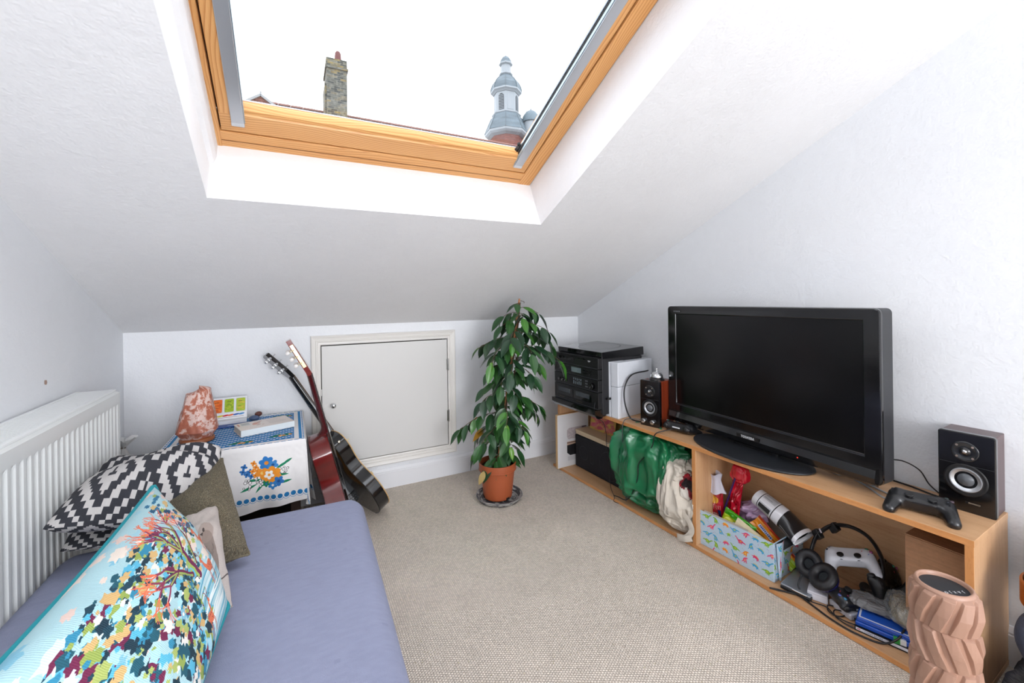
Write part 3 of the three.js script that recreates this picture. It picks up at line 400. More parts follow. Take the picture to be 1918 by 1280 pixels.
    g.fillStyle = 'rgba(255,255,255,0.04)'; for (let y = 0; y < h; y += 4) g.fillRect(0, y, w, 2);
  });
  const o = thing('tapestry_cushion', 'bright woodland tapestry cushion with deer and teal piping in the foreground', 'cushion', [-0.26, BEDY, -1.05]); const P = (x, y, z) => V(x + 0.26, y - BEDY, z + 1.05);
  const c = cushionGeo(P(-0.15, 0.49, -0.70), P(-0.128, 0.5, -1.075), P(-0.318, 0.675, -1.385), P(-0.375, 0.64, -0.78), 0.17, { sd: 2, wr: 0.005, pinch: 0.05 });
  const m = mt(0xffffff, { rough: 0.9, map: art, bumpMap: knitBump, bumpScale: 0.0008 }), teal = mt(0x1b8d98, { rough: 0.85 });
  mesh('cushion_front', c.front, m, o); mesh('cushion_back', c.back, teal, o); piping(c.edge, 0.0055, teal, o);
}
// ---------------------------------------------------------------- side table and tablecloth
const TY = 0.54, TX0 = -0.485, TX1 = 0.045, TZ0 = -2.62, TZ1 = -2.08;
const darkWood = mt(0x33211a, { rough: 0.5 });
{
  const o = thing('side_table', 'dark brown wooden side table hidden under the floral cloth', 'table', [(TX0 + TX1) / 2, 0, (TZ0 + TZ1) / 2]);
  mesh('tabletop', rbox(0.515, 0.03, 0.525, 0.004), darkWood, o, [0, TY - 0.02, 0]);
  const lg = rbox(0.04, TY - 0.035, 0.04, 0.004); for (const x of [-1, 1]) for (const z of [-1, 1]) mesh('leg', lg, darkWood, o, [x * 0.225, (TY - 0.035) / 2, z * 0.23]);
  mesh('lower_shelf', rbox(0.47, 0.02, 0.48, 0.003), darkWood, o, [0, 0.2, 0]);
  for (const z of [-1, 1]) mesh('apron', rbox(0.42, 0.05, 0.018, 0.002), darkWood, o, [0, TY - 0.06, z * 0.24]);
}
{ // cloth: a flat printed square 1.1 m wide, its top, four hanging sides and folded corners
  const S = 1.12, HW = (TX1 - TX0) / 2, HD = (TZ1 - TZ0) / 2, drop = 0.275;
  const art = canvasTex(2048, 2048, (g, w, h) => {
    const k = w / S, X = (x) => (x + S / 2) * k; g.fillStyle = '#eceae9'; g.fillRect(0, 0, w, h);
    const B = '#1f77b4', bx = HW - 0.043, bz = HD - 0.03;
    g.fillStyle = B; g.fillRect(X(-bx), X(-bz), 2 * bx * k, 2 * bz * k);
    g.fillStyle = '#eceae9'; let r = 0; for (let z = -bz + 0.012; z < bz - 0.004; z += 0.0145, r++) for (let x = -bx + 0.01 + (r % 2) * 0.0115; x < bx - 0.004; x += 0.023) { g.beginPath(); g.ellipse(X(x), X(z), 0.0052 * k, 0.0042 * k, 0, 0, 7); g.fill(); }
    const sprig = (x, z, s, a) => { g.save(); g.translate(X(x), X(z)); g.rotate(a); g.scale(s * k / 1000, s * k / 1000); g.fillStyle = '#12734f'; for (const [px, py, an] of [[-30, 4, 0.3], [-16, -12, -0.5], [18, 10, 2.6], [28, -8, 3.3]]) { g.save(); g.translate(px, py); g.rotate(an); g.beginPath(); g.ellipse(0, 0, 22, 8, 0, 0, 7); g.fill(); g.restore(); } g.fillStyle = '#e58a22'; for (const [px, py] of [[0, 0], [10, 6], [-6, 8], [38, 4]]) { g.beginPath(); g.arc(px, py, 8, 0, 7); g.fill(); } g.fillStyle = '#e9e4dc'; g.beginPath(); g.arc(2, 3, 3.5, 0, 7); g.fill(); g.restore(); };
    for (const [x, z, a] of [[-0.14, 0.15, 0.1], [0.02, 0.2, 0], [0.17, 0.17, -0.1], [0.17, -0.19, 0.2], [-0.16, -0.18, 0.3]]) sprig(x, z, 0.95, a);
    // dashed line round the edge of the top, and a broad blue stripe at each side
    g.strokeStyle = B; g.lineWidth = 0.0055 * k; g.setLineDash([0.017 * k, 0.0085 * k]); g.strokeRect(X(-HW + 0.006), X(-HD + 0.003), 2 * (HW - 0.006) * k, 2 * (HD - 0.003) * k); g.setLineDash([]);
    g.fillStyle = '#2f83bd'; for (const s of [-1, 1]) { g.fillRect(X(s * (HW - 0.018)) - 0.006 * k, X(-HD + 0.01), 0.012 * k, (2 * HD - 0.02) * k); }
    for (let side = 0; side < 4; side++) {
      g.save(); g.translate(w / 2, h / 2); g.rotate(side * Math.PI / 2); const e = side % 2 ? HW : HD;
      // scalloped row of dots near the hem
      const y = (e + drop - 0.052) * k; for (let x = -0.52; x < 0.52; x += 0.0245) { g.fillStyle = B; g.strokeStyle = '#3f8cc4'; g.lineWidth = 0.0016 * k; g.beginPath(); g.arc(x * k, y + 0.003 * k, 0.0125 * k, 0.2, 2.94); g.stroke(); g.beginPath(); g.ellipse(x * k, y, 0.0096 * k, 0.0096 * k, 0, 0, 7); g.fill(); }
      // the bouquet
      const bq = (cx, cy, s) => { g.save(); g.translate(cx * k, cy * k); g.scale(s * k / 1000, s * k / 1000); seed(5);
        g.fillStyle = '#15805a'; for (const [x, yy, a, l] of [[70, -38, -0.45, 34], [94, -52, -0.5, 26], [60, 12, 0.1, 40], [-62, 22, 0.1, 40], [-84, 58, -0.35, 42], [84, 52, -0.1, 30], [-30, 60, -0.9, 40], [14, 48, 0.9, 26], [-10, 34, 2.2, 30]]) { g.save(); g.translate(x, yy); g.rotate(a); g.beginPath(); g.moveTo(-l, 0); g.quadraticCurveTo(0, -13, l, 0); g.quadraticCurveTo(0, 13, -l, 0); g.fill(); g.restore(); }
        g.strokeStyle = '#22201f'; g.lineWidth = 1.8; g.fillStyle = '#f4f3f2'; for (let i = 0; i < 34; i++) { const right = i % 3 === 0, x = right ? rr(44, 96) : rr(-108, -20), yy = right ? rr(-26, 14) : rr(12, 66); g.beginPath(); g.arc(x, yy, rr(4, 7.5), 0, 7); g.fill(); g.stroke(); }
        const fl = (x, yy, r, c1, c2, n = 6) => { g.fillStyle = c1; for (let i = 0; i < n; i++) { const a = i / n * 6.283 + 0.3; g.beginPath(); g.ellipse(x + Math.cos(a) * r * 0.6, yy + Math.sin(a) * r * 0.6, r * 0.62, r * 0.45, a, 0, 7); g.fill(); } g.fillStyle = c2; g.beginPath(); g.arc(x, yy, r * 0.34, 0, 7); g.fill(); };
        for (const [x, yy] of [[-104, -54], [-110, -30], [-92, -14], [-80, -26], [-72, -2]]) fl(x, yy, 13, '#2b6fb5', '#17497f', 4); for (const [x, yy] of [[-62, -66], [-52, -44], [-66, -26], [-44, -24], [-54, -2]]) fl(x, yy, 12, '#e8902c', '#c35f1a', 4);
        fl(-4, -58, 30, '#2b78c0', '#e08a2e', 6); fl(26, -44, 22, '#3b84c4', '#1c5590', 5); fl(-24, -8, 24, '#e8902c', '#f1c56c', 5); fl(18, 10, 40, '#e9932a', '#b9571a', 7); fl(8, 6, 20, '#f2efe9', '#e9932a', 5); fl(52, 44, 22, '#2b6fb5', '#1b4d86', 5); fl(24, 62, 18, '#2f7fc2', '#e9e6e0', 5); fl(-6, 52, 14, '#15805a', '#2b6fb5', 5);
        g.restore(); };
      bq(side % 2 ? -0.02 : 0.12, e + 0.125, 0.8); g.restore();
    }
  });
  const weave = tex(256, 256, (u, v) => 0.5 + 0.25 * Math.sin(u * 256 * Math.PI) * Math.sin(v * 256 * Math.PI) + 0.5 * (vn(u * 20, v * 20, 4, 20, 20) - 0.5), { data: true }); weave.repeat.set(4, 4);
  const m = mt(0xffffff, { rough: 0.88, map: art, bumpMap: weave, bumpScale: 0.0015, side: THREE.DoubleSide });
  const o = thing('tablecloth', 'white cotton cloth with blue dotted top and flower bouquets draped over the side table', 'tablecloth', [(TX0 + TX1) / 2, TY, (TZ0 + TZ1) / 2]);
  const UV = (x, z) => [(x + S / 2) / S, 1 - (z + S / 2) / S], r = 0.008;
  mesh('cloth_top', grid(24, 24, (u, v) => { const x = lerp(-HW, HW, u), z = lerp(-HD, HD, v), p = V(x, 0.0015 + 0.0008 * (fbm(u * 6, v * 6, 5) - 0.5), z); p.uv = UV(x, z); return p; }), m, o);
  const hang = (side) => grid(90, 26, (u, v) => {          // u along the side, v down
    const along = side % 2 ? HD : HW, e = side % 2 ? HW : HD, a = lerp(-along, along, u) , edge = Math.pow(Math.abs(2 * u - 1), 6), s = v * (drop + 0.012 * Math.sin(u * 5 + side * 2) - 0.008 * edge);
    const out = 0.001 + r * Math.min(1, s / r) * 0.6 + s * (0.03 + 0.03 * edge) + 0.006 * sstep(0.02, 0.26, s) * (Math.sin(u * 17 + side * 1.7) + 0.7 * Math.sin(u * 31 + 2)) + 0.008 * sstep(0.2, 0.28, s) * Math.sin(u * 8 + side);
    const y = 0.0015 - s, aa = a * (1 + edge * s * 0.09), b = e + out; const P = [[aa, b], [b, -aa], [-aa, -b], [-b, aa]][side], F = [[a, e + s], [e + s, -a], [-a, -(e + s)], [-(e + s), a]][side]; const p = V(P[0], y, P[1]); p.uv = UV(F[0], F[1]); return p; });
  for (let k = 0; k < 4; k++) mesh('cloth_side', hang(k), m, o);
  // folded corner of cloth at the front right
  const fc = grid(14, 20, (u, v) => { const s = v * drop * 1.02, w = 0.05 * sstep(0.0, 0.25, s), a = u * Math.PI / 2, q = 0.004 + s * 0.05; const p = V(HW + Math.sin(a) * q + 0.01 * Math.sin(u * 6.28) * s * 3, -s, HD + Math.cos(a) * q + 0.01 * Math.sin(u * 6.28) * s * 3); p.uv = UV(HW + s * u, HD + s * (1 - u)); return p; });
  mesh('cloth_corner', fc, m, o);
}
// ---------------------------------------------------------------- things on the side table
{ // salt lamp
  const st = tex(512, 512, (u, v) => { const a = fbm(u * 9, v * 9, 91, 5), b = fbm(u * 22 + 3, v * 22, 95, 4), c = sstep(0.47, 0.60, a * 0.6 + b * 0.4 + 0.02); return mix3(mix3([168, 92, 70], [196, 122, 96], b), [228, 204, 196], c * 0.9); });
  const o = thing('salt_lamp', 'large rough pink rock salt lamp on a round wooden base', 'lamp', [-0.372, TY + 0.004, -2.27]); o.scale.set(0.74, 0.95, 0.74);
  const fac = [[0, 0.0], [0.9, 0.4], [1.9, -0.2], [2.9, 0.5], [4.0, 0.1], [5.1, -0.3]];
  const g = grid(120, 70, (u, v) => { const a = u * 6.2832, y = v; let R = y < 0.14 ? lerp(0.078, 0.105, y / 0.14) : y < 0.9 ? lerp(0.108, 0.062, (y - 0.14) / 0.76) : lerp(0.062, 0, Math.pow((y - 0.9) / 0.1, 2.2));
    let cut = 9; for (const [d] of fac) cut = Math.min(cut, 1 / Math.max(0.2, Math.cos(((a - d + Math.PI * 3) % (2 * Math.PI)) - Math.PI))); R *= lerp(1, Math.min(1.12, cut * 0.93), 0.75);
    const x = Math.cos(a), z = Math.sin(a); R *= 1 + 0.09 * (n3(x * 3 + 5, y * 5, z * 3 + 5, 3) - 0.5) + 0.05 * (n3(x * 9, y * 14, z * 9, 8) - 0.5); const p = V(R * x + 0.012 * y, 0.018 + y * 0.222 + (y > 0.9 ? 0.012 * x : 0), R * z * 0.92); p.uv = [u * 2, v]; return p; });
  mesh('salt_rock', g, mt(0xffffff, { rough: 0.5, map: st, clearcoat: 0.15 }), o);
  mesh('lamp_base', lathe([[0, 0], [0.082, 0], [0.086, 0.004], [0.086, 0.013], [0.08, 0.02], [0, 0.02]], 48), mt(0x9a5a36, { rough: 0.45 }), o);
}
{ // paint box on its long edge against the wall
  const face = canvasTex(768, 512, (g, w, h) => { g.fillStyle = '#e9ebee'; g.fillRect(0, 0, w, h); const sw = [['#e86a16', '#f39a3a', '#c94d0c'], ['#9cb81a', '#c9cf3a', '#6c8a10'], ['#a9bf2a', '#dcd65a', '#e2a23a']]; for (let i = 0; i < 3; i++) { const x = 22 + i * 248; g.fillStyle = '#d5d8dc'; g.fillRect(x, 20, 228, 320); g.fillStyle = sw[i][0]; g.beginPath(); g.roundRect(x + 16, 34, 196, 290, 26); g.fill(); seed(i + 3); for (let k = 0; k < 26; k++) { g.fillStyle = sw[i][1 + (k % 2)]; g.globalAlpha = 0.45; g.beginPath(); g.ellipse(x + rr(40, 190), rr(60, 300), rr(10, 46), rr(6, 20), rr(-0.6, 0.6), 0, 7); g.fill(); } g.globalAlpha = 1; g.fillStyle = 'rgba(40,30,10,0.55)'; g.fillRect(x + 64, 90, 80, 12); g.fillRect(x + 60, 210, 60, 8); }
    g.save(); g.translate(0, 372); const cs = ['#9db52a', '#d8c22a', '#c8202a', '#e0622a', '#2a5ab0', '#3a86c8']; for (let i = 0; i < 6; i++) { g.fillStyle = cs[i]; g.beginPath(); g.ellipse(90 + i * 112, 30 - i * 3, 70, 18, -0.12, 0, 7); g.fill(); } g.fillStyle = '#7c4a2a'; g.fillRect(60, 62, 640, 7); g.restore(); });
  const o = thing('paint_box', 'flat watercolour paint box with three colour swatches propped against the wall', 'box', [-0.285, TY + 0.004, -2.53], 0.03);
  const box = rbox(0.155, 0.122, 0.016, 0.002); const b = mesh('box_body', box, mt(0xe4e6ea, { rough: 0.5 }), o, [0, 0.061, -0.026], [-0.5, 0, 0]);
  mesh('box_cover', new THREE.PlaneGeometry(0.151, 0.118), mt(0xffffff, { rough: 0.35, map: face }), b, [0, 0, 0.0086]);
  mesh('box_tray', rbox(0.155, 0.02, 0.04, 0.002), mt(0xdfe2e6, { rough: 0.5 }), o, [0, 0.0105, 0.022]);
}
{ const o = thing('booklet', 'small dark blue booklet lying in front of the paint box', 'booklet', [-0.272, TY + 0.004, -2.455], 0.05); mesh('booklet_cover', rbox(0.145, 0.005, 0.05, 0.001), mt(0x1f4c93, { rough: 0.5 }), o, [0, 0.0028, 0]); mesh('label', rbox(0.06, 0.0012, 0.012, 0.0004), mt(0x7f9cc8, { rough: 0.5 }), o, [0.02, 0.0056, 0.008]); }
{ // paperback
  const cov = canvasTex(768, 512, (g, w, h) => { g.fillStyle = '#e6dbd2'; g.fillRect(0, 0, w, h); g.fillStyle = '#cf8f7f'; g.fillRect(26, 60, 26, 150); g.fillStyle = '#cfd0cd'; g.fillRect(70, 40, 130, 190); g.fillStyle = '#8f8f8e'; for (let i = 0; i < 22; i++) g.fillRect(82 + i * 5, 60, 2, 120); g.fillStyle = '#c08a78'; for (const [x, y, r] of [[300, 210, 40], [325, 130, 30], [360, 100, 26], [290, 300, 34], [350, 330, 18]]) { g.beginPath(); g.ellipse(x, y, r * 1.3, r * 0.5, -0.6, 0, 7); g.fill(); } g.fillStyle = '#d9a08a'; g.beginPath(); g.ellipse(262, 200, 40, 80, 0.3, 0, 7); g.fill(); g.fillStyle = '#b7aea6'; for (let i = 0; i < 12; i++) g.fillRect(440, 60 + i * 28, rr(180, 270), 7); });
  const o = thing('paperback_book', 'pale pink paperback lying face down on the blue dotted cloth', 'book', [-0.122, TY + 0.004, -2.325], 0.30);
  mesh('cover', rbox(0.222, 0.0016, 0.142, 0.0006), mt(0xe2d7ce, { rough: 0.45 }), o, [0, 0.0009, 0]); const t = mesh('cover', rbox(0.222, 0.0016, 0.142, 0.0006), mt(0xe2d7ce, { rough: 0.45 }), o, [0, 0.0275, 0]);
  mesh('cover_print', new THREE.PlaneGeometry(0.22, 0.14).rotateX(-Math.PI / 2), mt(0xffffff, { rough: 0.4, map: cov }), t, [0, 0.001, 0]);
  mesh('pages', rbox(0.216, 0.025, 0.136, 0.001), mt(0xd8cfbf, { rough: 0.9 }), o, [0, 0.0142, 0]); mesh('spine', rbox(0.222, 0.028, 0.0025, 0.001), mt(0xdce3e4, { rough: 0.4 }), o, [0, 0.0142, 0.0712]);
}
{ const o = thing('ornament', 'small brown and slate blue pebble pair beside the paint box', 'ornament', [-0.17, TY + 0.004, -2.52]); mesh('pebble', ball(0.014, 1.2, 0.9, 1), mt(0x5a2f24, { rough: 0.3 }), o, [0.012, 0.028, -0.008]); mesh('pebble', ball(0.016, 1.5, 0.85, 1.1), mt(0x4c5f80, { rough: 0.4 }), o, [-0.006, 0.013, 0.006]); }

// ---------------------------------------------------------------- guitars
// local axes: y up the neck from the body end, x across, z out of the soundboard (0 at the soundboard, -depth at the back)
function guitarOutline(L, wU, wW, wL) {
  const s = new THREE.Shape(); s.moveTo(0, 0);
  const half = (k) => [[k * wL * 0.62, 0.0, k * wL, 0.04 * L, k * wL, 0.27 * L], [k * wL, 0.43 * L, k * wW, 0.47 * L, k * wW, 0.61 * L], [k * wW, 0.72 * L, k * wU, 0.73 * L, k * wU, 0.84 * L], [k * wU, 0.955 * L, k * wU * 0.55, L, 0, L]];
  for (const c of half(1)) s.bezierCurveTo(...c);
  const b = half(-1); const P = [[0, 0], [-wL, 0.27 * L], [-wW, 0.61 * L], [-wU, 0.84 * L], [0, L]];
  for (let i = 3; i >= 0; i--) s.bezierCurveTo(b[i][2], b[i][3], b[i][0], b[i][1], P[i][0], P[i][1]);
  return s;
}
function guitar(o, q) {
  const out = guitarOutline(q.L, q.wU, q.wW, q.wL), D = q.depth;
  const soundHole = () => { const s = guitarOutline(q.L, q.wU, q.wW, q.wL); if (q.hole) { const h = new THREE.Path(); h.absellipse(0, q.L * 0.66, 0.043, 0.043, 0, 6.2832, true); s.holes.push(h); } return s; };
  const ribPts = out.getSpacedPoints(160), ribs = grid(160, 4, (u, v) => { const i = Math.round(u * 160), P = ribPts[i], p = V(P.x, P.y, -D * v); p.uv = [u * 1.4, v * D]; return p; });
  mesh('ribs', ribs, q.ribM, o);
  mesh('soundboard', uvBox(T3(extr(soundHole(), 0.003), [0, 0, -0.003]), 'y'), q.topM, o);
  mesh('guitar_back', T3(extr(out, 0.003), [0, 0, -D]), q.backM, o);
  const bind = (z, r) => tube(ribPts.slice(0, -1).map((p) => [p.x, p.y, z]), r, 200, 6, true);
  mesh('binding', bind(-0.002, 0.0026), q.bindM, o); mesh('binding', bind(-D + 0.002, 0.0026), q.bind2M || q.bindM, o);
  if (q.hole) mesh('rosette', T3(new THREE.RingGeometry(0.043, 0.056, 40), [0, q.L * 0.66, 0.0006]), mt(0x4a2c1a, { rough: 0.4 }), o);
  mesh('bridge', T3(rbox(0.14, 0.026, 0.009, 0.003), [0, q.L * 0.27, 0.0045]), q.fbM, o);
  // neck: D section with a curved heel
  const nl = q.neck, nw0 = 0.027, nw1 = q.nutW / 2, sec = 16;
  mesh('neck', grid(40, sec, (u, v) => { const y = q.L - 0.02 + u * (nl + 0.02), t = u, w = lerp(nw0, nw1, t), heel = Math.pow(Math.max(0, 1 - u / 0.17), 1.8), th = lerp(0.024, 0.021, t) + heel * (D * 0.86 - 0.02), a = Math.PI * v; const p = V(Math.cos(a) * w * (1 - 0.25 * heel * Math.sin(a)), y, 0.004 - Math.pow(Math.sin(a), 0.75) * th); p.uv = [u, v]; return p; }), q.neckM, o);
  mesh('fretboard', rbox(q.nutW + 0.004, nl + 0.13, 0.006, 0.0015), q.fbM, o, [0, q.L + (nl - 0.13) / 2, 0.0072]); mesh('nut', rbox(q.nutW + 0.003, 0.006, 0.009, 0.001), mt(0xeae7df, { rough: 0.4 }), o, [0, q.L + nl + 0.003, 0.008]);
  const fr = []; for (let i = 1; i <= 19; i++) { const y = q.L + nl - (1 - Math.pow(2, -i / 12)) * q.scale; if (y > q.L - 0.12) fr.push(T3(cyl(0.0009, 0.0009, q.nutW + 0.004, 6), [0, y, 0.0104], [0, 0, Math.PI / 2])); } mesh('frets', merge(fr), mt(0xc9c5b8, { rough: 0.25, metal: 1 }), o);
  const h = new THREE.Group(); h.name = 'headstock_pivot';
  const ang = q.headAng, hl = q.head, hw = q.headW / 2, base = V(0, q.L + nl + 0.004, 0.006), put = (ob, x, y, z) => { const c = Math.cos(-ang), s = Math.sin(-ang); ob.position.set(x, base.y + y * c - z * s, base.z + y * s + z * c); ob.rotation.x = -ang; return ob; };
  const hs = new THREE.Shape(); hs.moveTo(-q.nutW / 2, -0.01); hs.lineTo(-hw, 0.04); hs.lineTo(-hw * q.flare, hl); if (q.slots) hs.lineTo(hw * q.flare, hl); else hs.quadraticCurveTo(0, hl + 0.012, hw * q.flare, hl); hs.lineTo(hw, 0.04); hs.lineTo(q.nutW / 2, -0.01);
  if (q.slots) for (const k of [-1, 1]) { const p = new THREE.Path(), x0 = k * 0.016 - 0.007; p.moveTo(x0, 0.05); p.lineTo(x0, hl - 0.04); p.lineTo(x0 + 0.014, hl - 0.04); p.lineTo(x0 + 0.014, 0.05); p.closePath(); hs.holes.push(p); }
  const hd = mesh('headstock', T3(extr(hs, q.headT, 0.0012, 1), [0, 0, -q.headT]), q.headM, o); put(hd, 0, 0, 0);
  // tuners
  const metal = mt(q.slots ? 0xd5c49b : 0xd2d4d6, { rough: 0.22, metal: 1 }), pearl = mt(0xf0ece8, { rough: 0.25 });
  for (const k of [-1, 1]) {
    if (q.slots) { const pl = mesh('tuner_plate', merge([T3(rbox(0.0022, hl - 0.06, q.headT * 0.8, 0.0008), [0, 0, 0]), ...[0, 1, 2].flatMap((i) => [T3(cyl(0.007, 0.007, 0.004, 14), [0.001 * k, -0.036 + i * 0.036, 0.0], [0, 0, Math.PI / 2]), T3(cyl(0.0035, 0.0035, 0.006, 8), [0.004 * k, -0.036 + i * 0.036 + 0.009, 0], [0, 0, Math.PI / 2])])]), metal, o); put(pl, k * (hw + 0.0012), hl / 2 + 0.006, -q.headT / 2);
      for (let i = 0; i < 3; i++) { const b = mesh('tuner', merge([T3(cyl(0.0022, 0.0022, 0.024, 8), [0, 0, -0.008], [Math.PI / 2, 0, 0])]), metal, o); put(b, k * (hw + 0.006), hl / 2 - 0.03 + i * 0.036, -q.headT * 0.7); const bt = mesh('tuner_button', T3(ball(0.0085, 0.55, 1.05, 1.2), [0, 0, -0.026]), pearl, o); put(bt, k * (hw + 0.006), hl / 2 - 0.03 + i * 0.036, -q.headT * 0.7); }
    } else for (let i = 0; i < 3; i++) { const y = 0.055 + i * 0.042; const b = mesh('tuner', merge([T3(rbox(0.014, 0.02, 0.013, 0.004), [k * -0.004, 0, -q.headT - 0.006]), T3(cyl(0.0025, 0.0025, 0.02, 8), [k * 0.012, 0, -q.headT - 0.006], [0, 0, Math.PI / 2]), T3(ball(0.008, 1.1, 0.85, 0.7), [k * 0.024, 0, -q.headT - 0.006]), T3(cyl(0.003, 0.003, 0.016, 10), [k * -0.006, 0, 0.008], [Math.PI / 2, 0, 0]), T3(cyl(0.0055, 0.0055, 0.003, 12), [k * -0.006, 0, 0.0015], [Math.PI / 2, 0, 0])]), metal, o); put(b, k * hw * 0.94, y, 0); }
  }
  const st = []; for (let i = 0; i < 6; i++) { const f = i / 5 - 0.5; st.push(tube([[f * 0.058, q.L * 0.27, 0.012], [f * (q.nutW - 0.008), q.L + nl, 0.0125]], 0.0005, 1, 5)); st.push(tube([[f * (q.nutW - 0.008), q.L + nl, 0.0125], [f * 0.03, base.y + hl * 0.62 * Math.cos(ang), base.z + 0.004 - hl * 0.62 * Math.sin(ang)]], 0.0005, 1, 5)); } mesh('strings', merge(st), mt(0xd8d8d6, { rough: 0.3, metal: 0.9 }), o);
}
const gloss = (hex, o = {}) => mt(hex, { rough: 0.16, clearcoat: 0.6, clearcoatRoughness: 0.06, ...o });
{
  const o = thing('classical_guitar', 'dark red gloss classical guitar with pearl tuner buttons leaning on the side table', 'guitar');
  const mah = tex(256, 512, (u, v) => { const n = vn(u * 40, v * 4, 5, 40, 4) * 0.6 + vn(u * 120, v * 8, 6, 120, 8) * 0.4; return mix3([88, 18, 18], [122, 30, 26], n); });
  guitar(o, { L: 0.485, wU: 0.138, wW: 0.115, wL: 0.182, depth: 0.092, hole: true, neck: 0.31, scale: 0.65, nutW: 0.052, head: 0.185, headW: 0.07, headT: 0.02, flare: 1.0, headAng: 0.26, slots: true, ribM: gloss(0xffffff, { map: mah, side: THREE.DoubleSide }), backM: gloss(0xffffff, { map: mah }), topM: gloss(0xb98348), bindM: mt(0x2a1512, { rough: 0.3 }), fbM: mt(0x241812, { rough: 0.5 }), neckM: gloss(0x4a0f12, { side: THREE.DoubleSide }), headM: gloss(0x7a1d1a) });
  const X = V(0, 0, -1), Y = V(-0.236, 0.972, 0.0); frame(o, V(0.262, 0.022, -2.305), X, Y);
}
{
  const o = thing('black_guitar', 'glossy black guitar with cream binding leaning on the knee wall behind the red one', 'guitar');
  guitar(o, { L: 0.50, wU: 0.142, wW: 0.118, wL: 0.182, depth: 0.068, hole: false, neck: 0.36, scale: 0.63, nutW: 0.046, head: 0.165, headW: 0.074, headT: 0.017, flare: 0.86, headAng: 0.24, slots: false, ribM: gloss(0x0b0b0d, { side: THREE.DoubleSide }), backM: gloss(0x121214), topM: gloss(0x0c0c0e), bindM: mt(0xd9b278, { rough: 0.3 }), bind2M: mt(0x14120f, { rough: 0.3 }), fbM: mt(0x4a3222, { rough: 0.5 }), neckM: gloss(0x0c0d10, { side: THREE.DoubleSide }), headM: gloss(0x0b0c0e) });
  const Y = V(-0.555, 0.925, -0.155).normalize(), Zd = V(0.78, 0.42, -0.32); const X = Y.clone().cross(Zd).normalize(); frame(o, V(0.432, 0.014, -2.44), X, Y);
  const kn = lathe([[0, 0], [0.011, 0], [0.0095, 0.012], [0.0085, 0.013], [0, 0.013]], 20); for (const [x, y] of [[-0.1, 0.12], [-0.125, 0.2]]) mesh('control_knob', kn, mt(0xd9c08a, { rough: 0.3 }), o, [x, y, 0.001], [Math.PI / 2, 0, 0]);
  mesh('strap_button', lathe([[0, 0], [0.006, 0], [0.004, 0.005], [0.0075, 0.009], [0.006, 0.012], [0, 0.012]], 16), mt(0xcfc8b4, { rough: 0.25, metal: 1 }), o, [-0.135, 0.445, -0.035], [0, 0, Math.PI / 2]);
  mesh('switch', T3(cyl(0.003, 0.003, 0.02, 8), [-0.11, 0.42, 0.01], [Math.PI / 2, 0, 0]), mt(0xe8d8a8, { rough: 0.3 }), o);
}
{ // grey slab leaning between the guitars
  const o = thing('grey_panel', 'slim glossy grey panel with a perforated black end leaning behind the guitars', 'panel');
  mesh('panel_face', rbox(0.13, 0.26, 0.012, 0.003), mt(0x84888c, { rough: 0.12, clearcoat: 0.5 }), o, [0, 0.19, 0]); const pf = [rbox(0.13, 0.06, 0.02, 0.004)]; mesh('panel_end', T3(pf[0], [0, 0.03, 0]), mt(0x17181a, { rough: 0.4 }), o);
  const holes = []; for (let i = -4; i <= 4; i++) for (let j = 0; j < 3; j++) holes.push(T3(cyl(0.0032, 0.0032, 0.002, 8), [i * 0.0125 + (j % 2) * 0.006, 0.015 + j * 0.014, 0.0105], [Math.PI / 2, 0, 0])); mesh('perforation', merge(holes), mt(0x6a6c70, { rough: 0.4, metal: 0.6 }), o);
  mesh('grooves', merge([0.15, 0.165, 0.23, 0.25].map((y) => T3(rbox(0.13, 0.003, 0.001, 0.0004), [0, y, 0.0065]))), mt(0x33363a, { rough: 0.4 }), o);
  const Y = V(-0.42, 0.88, -0.2).normalize(), X = V(0.9, 0.4, -0.2); frame(o, V(0.335, 0.012, -2.56), X, Y);
}
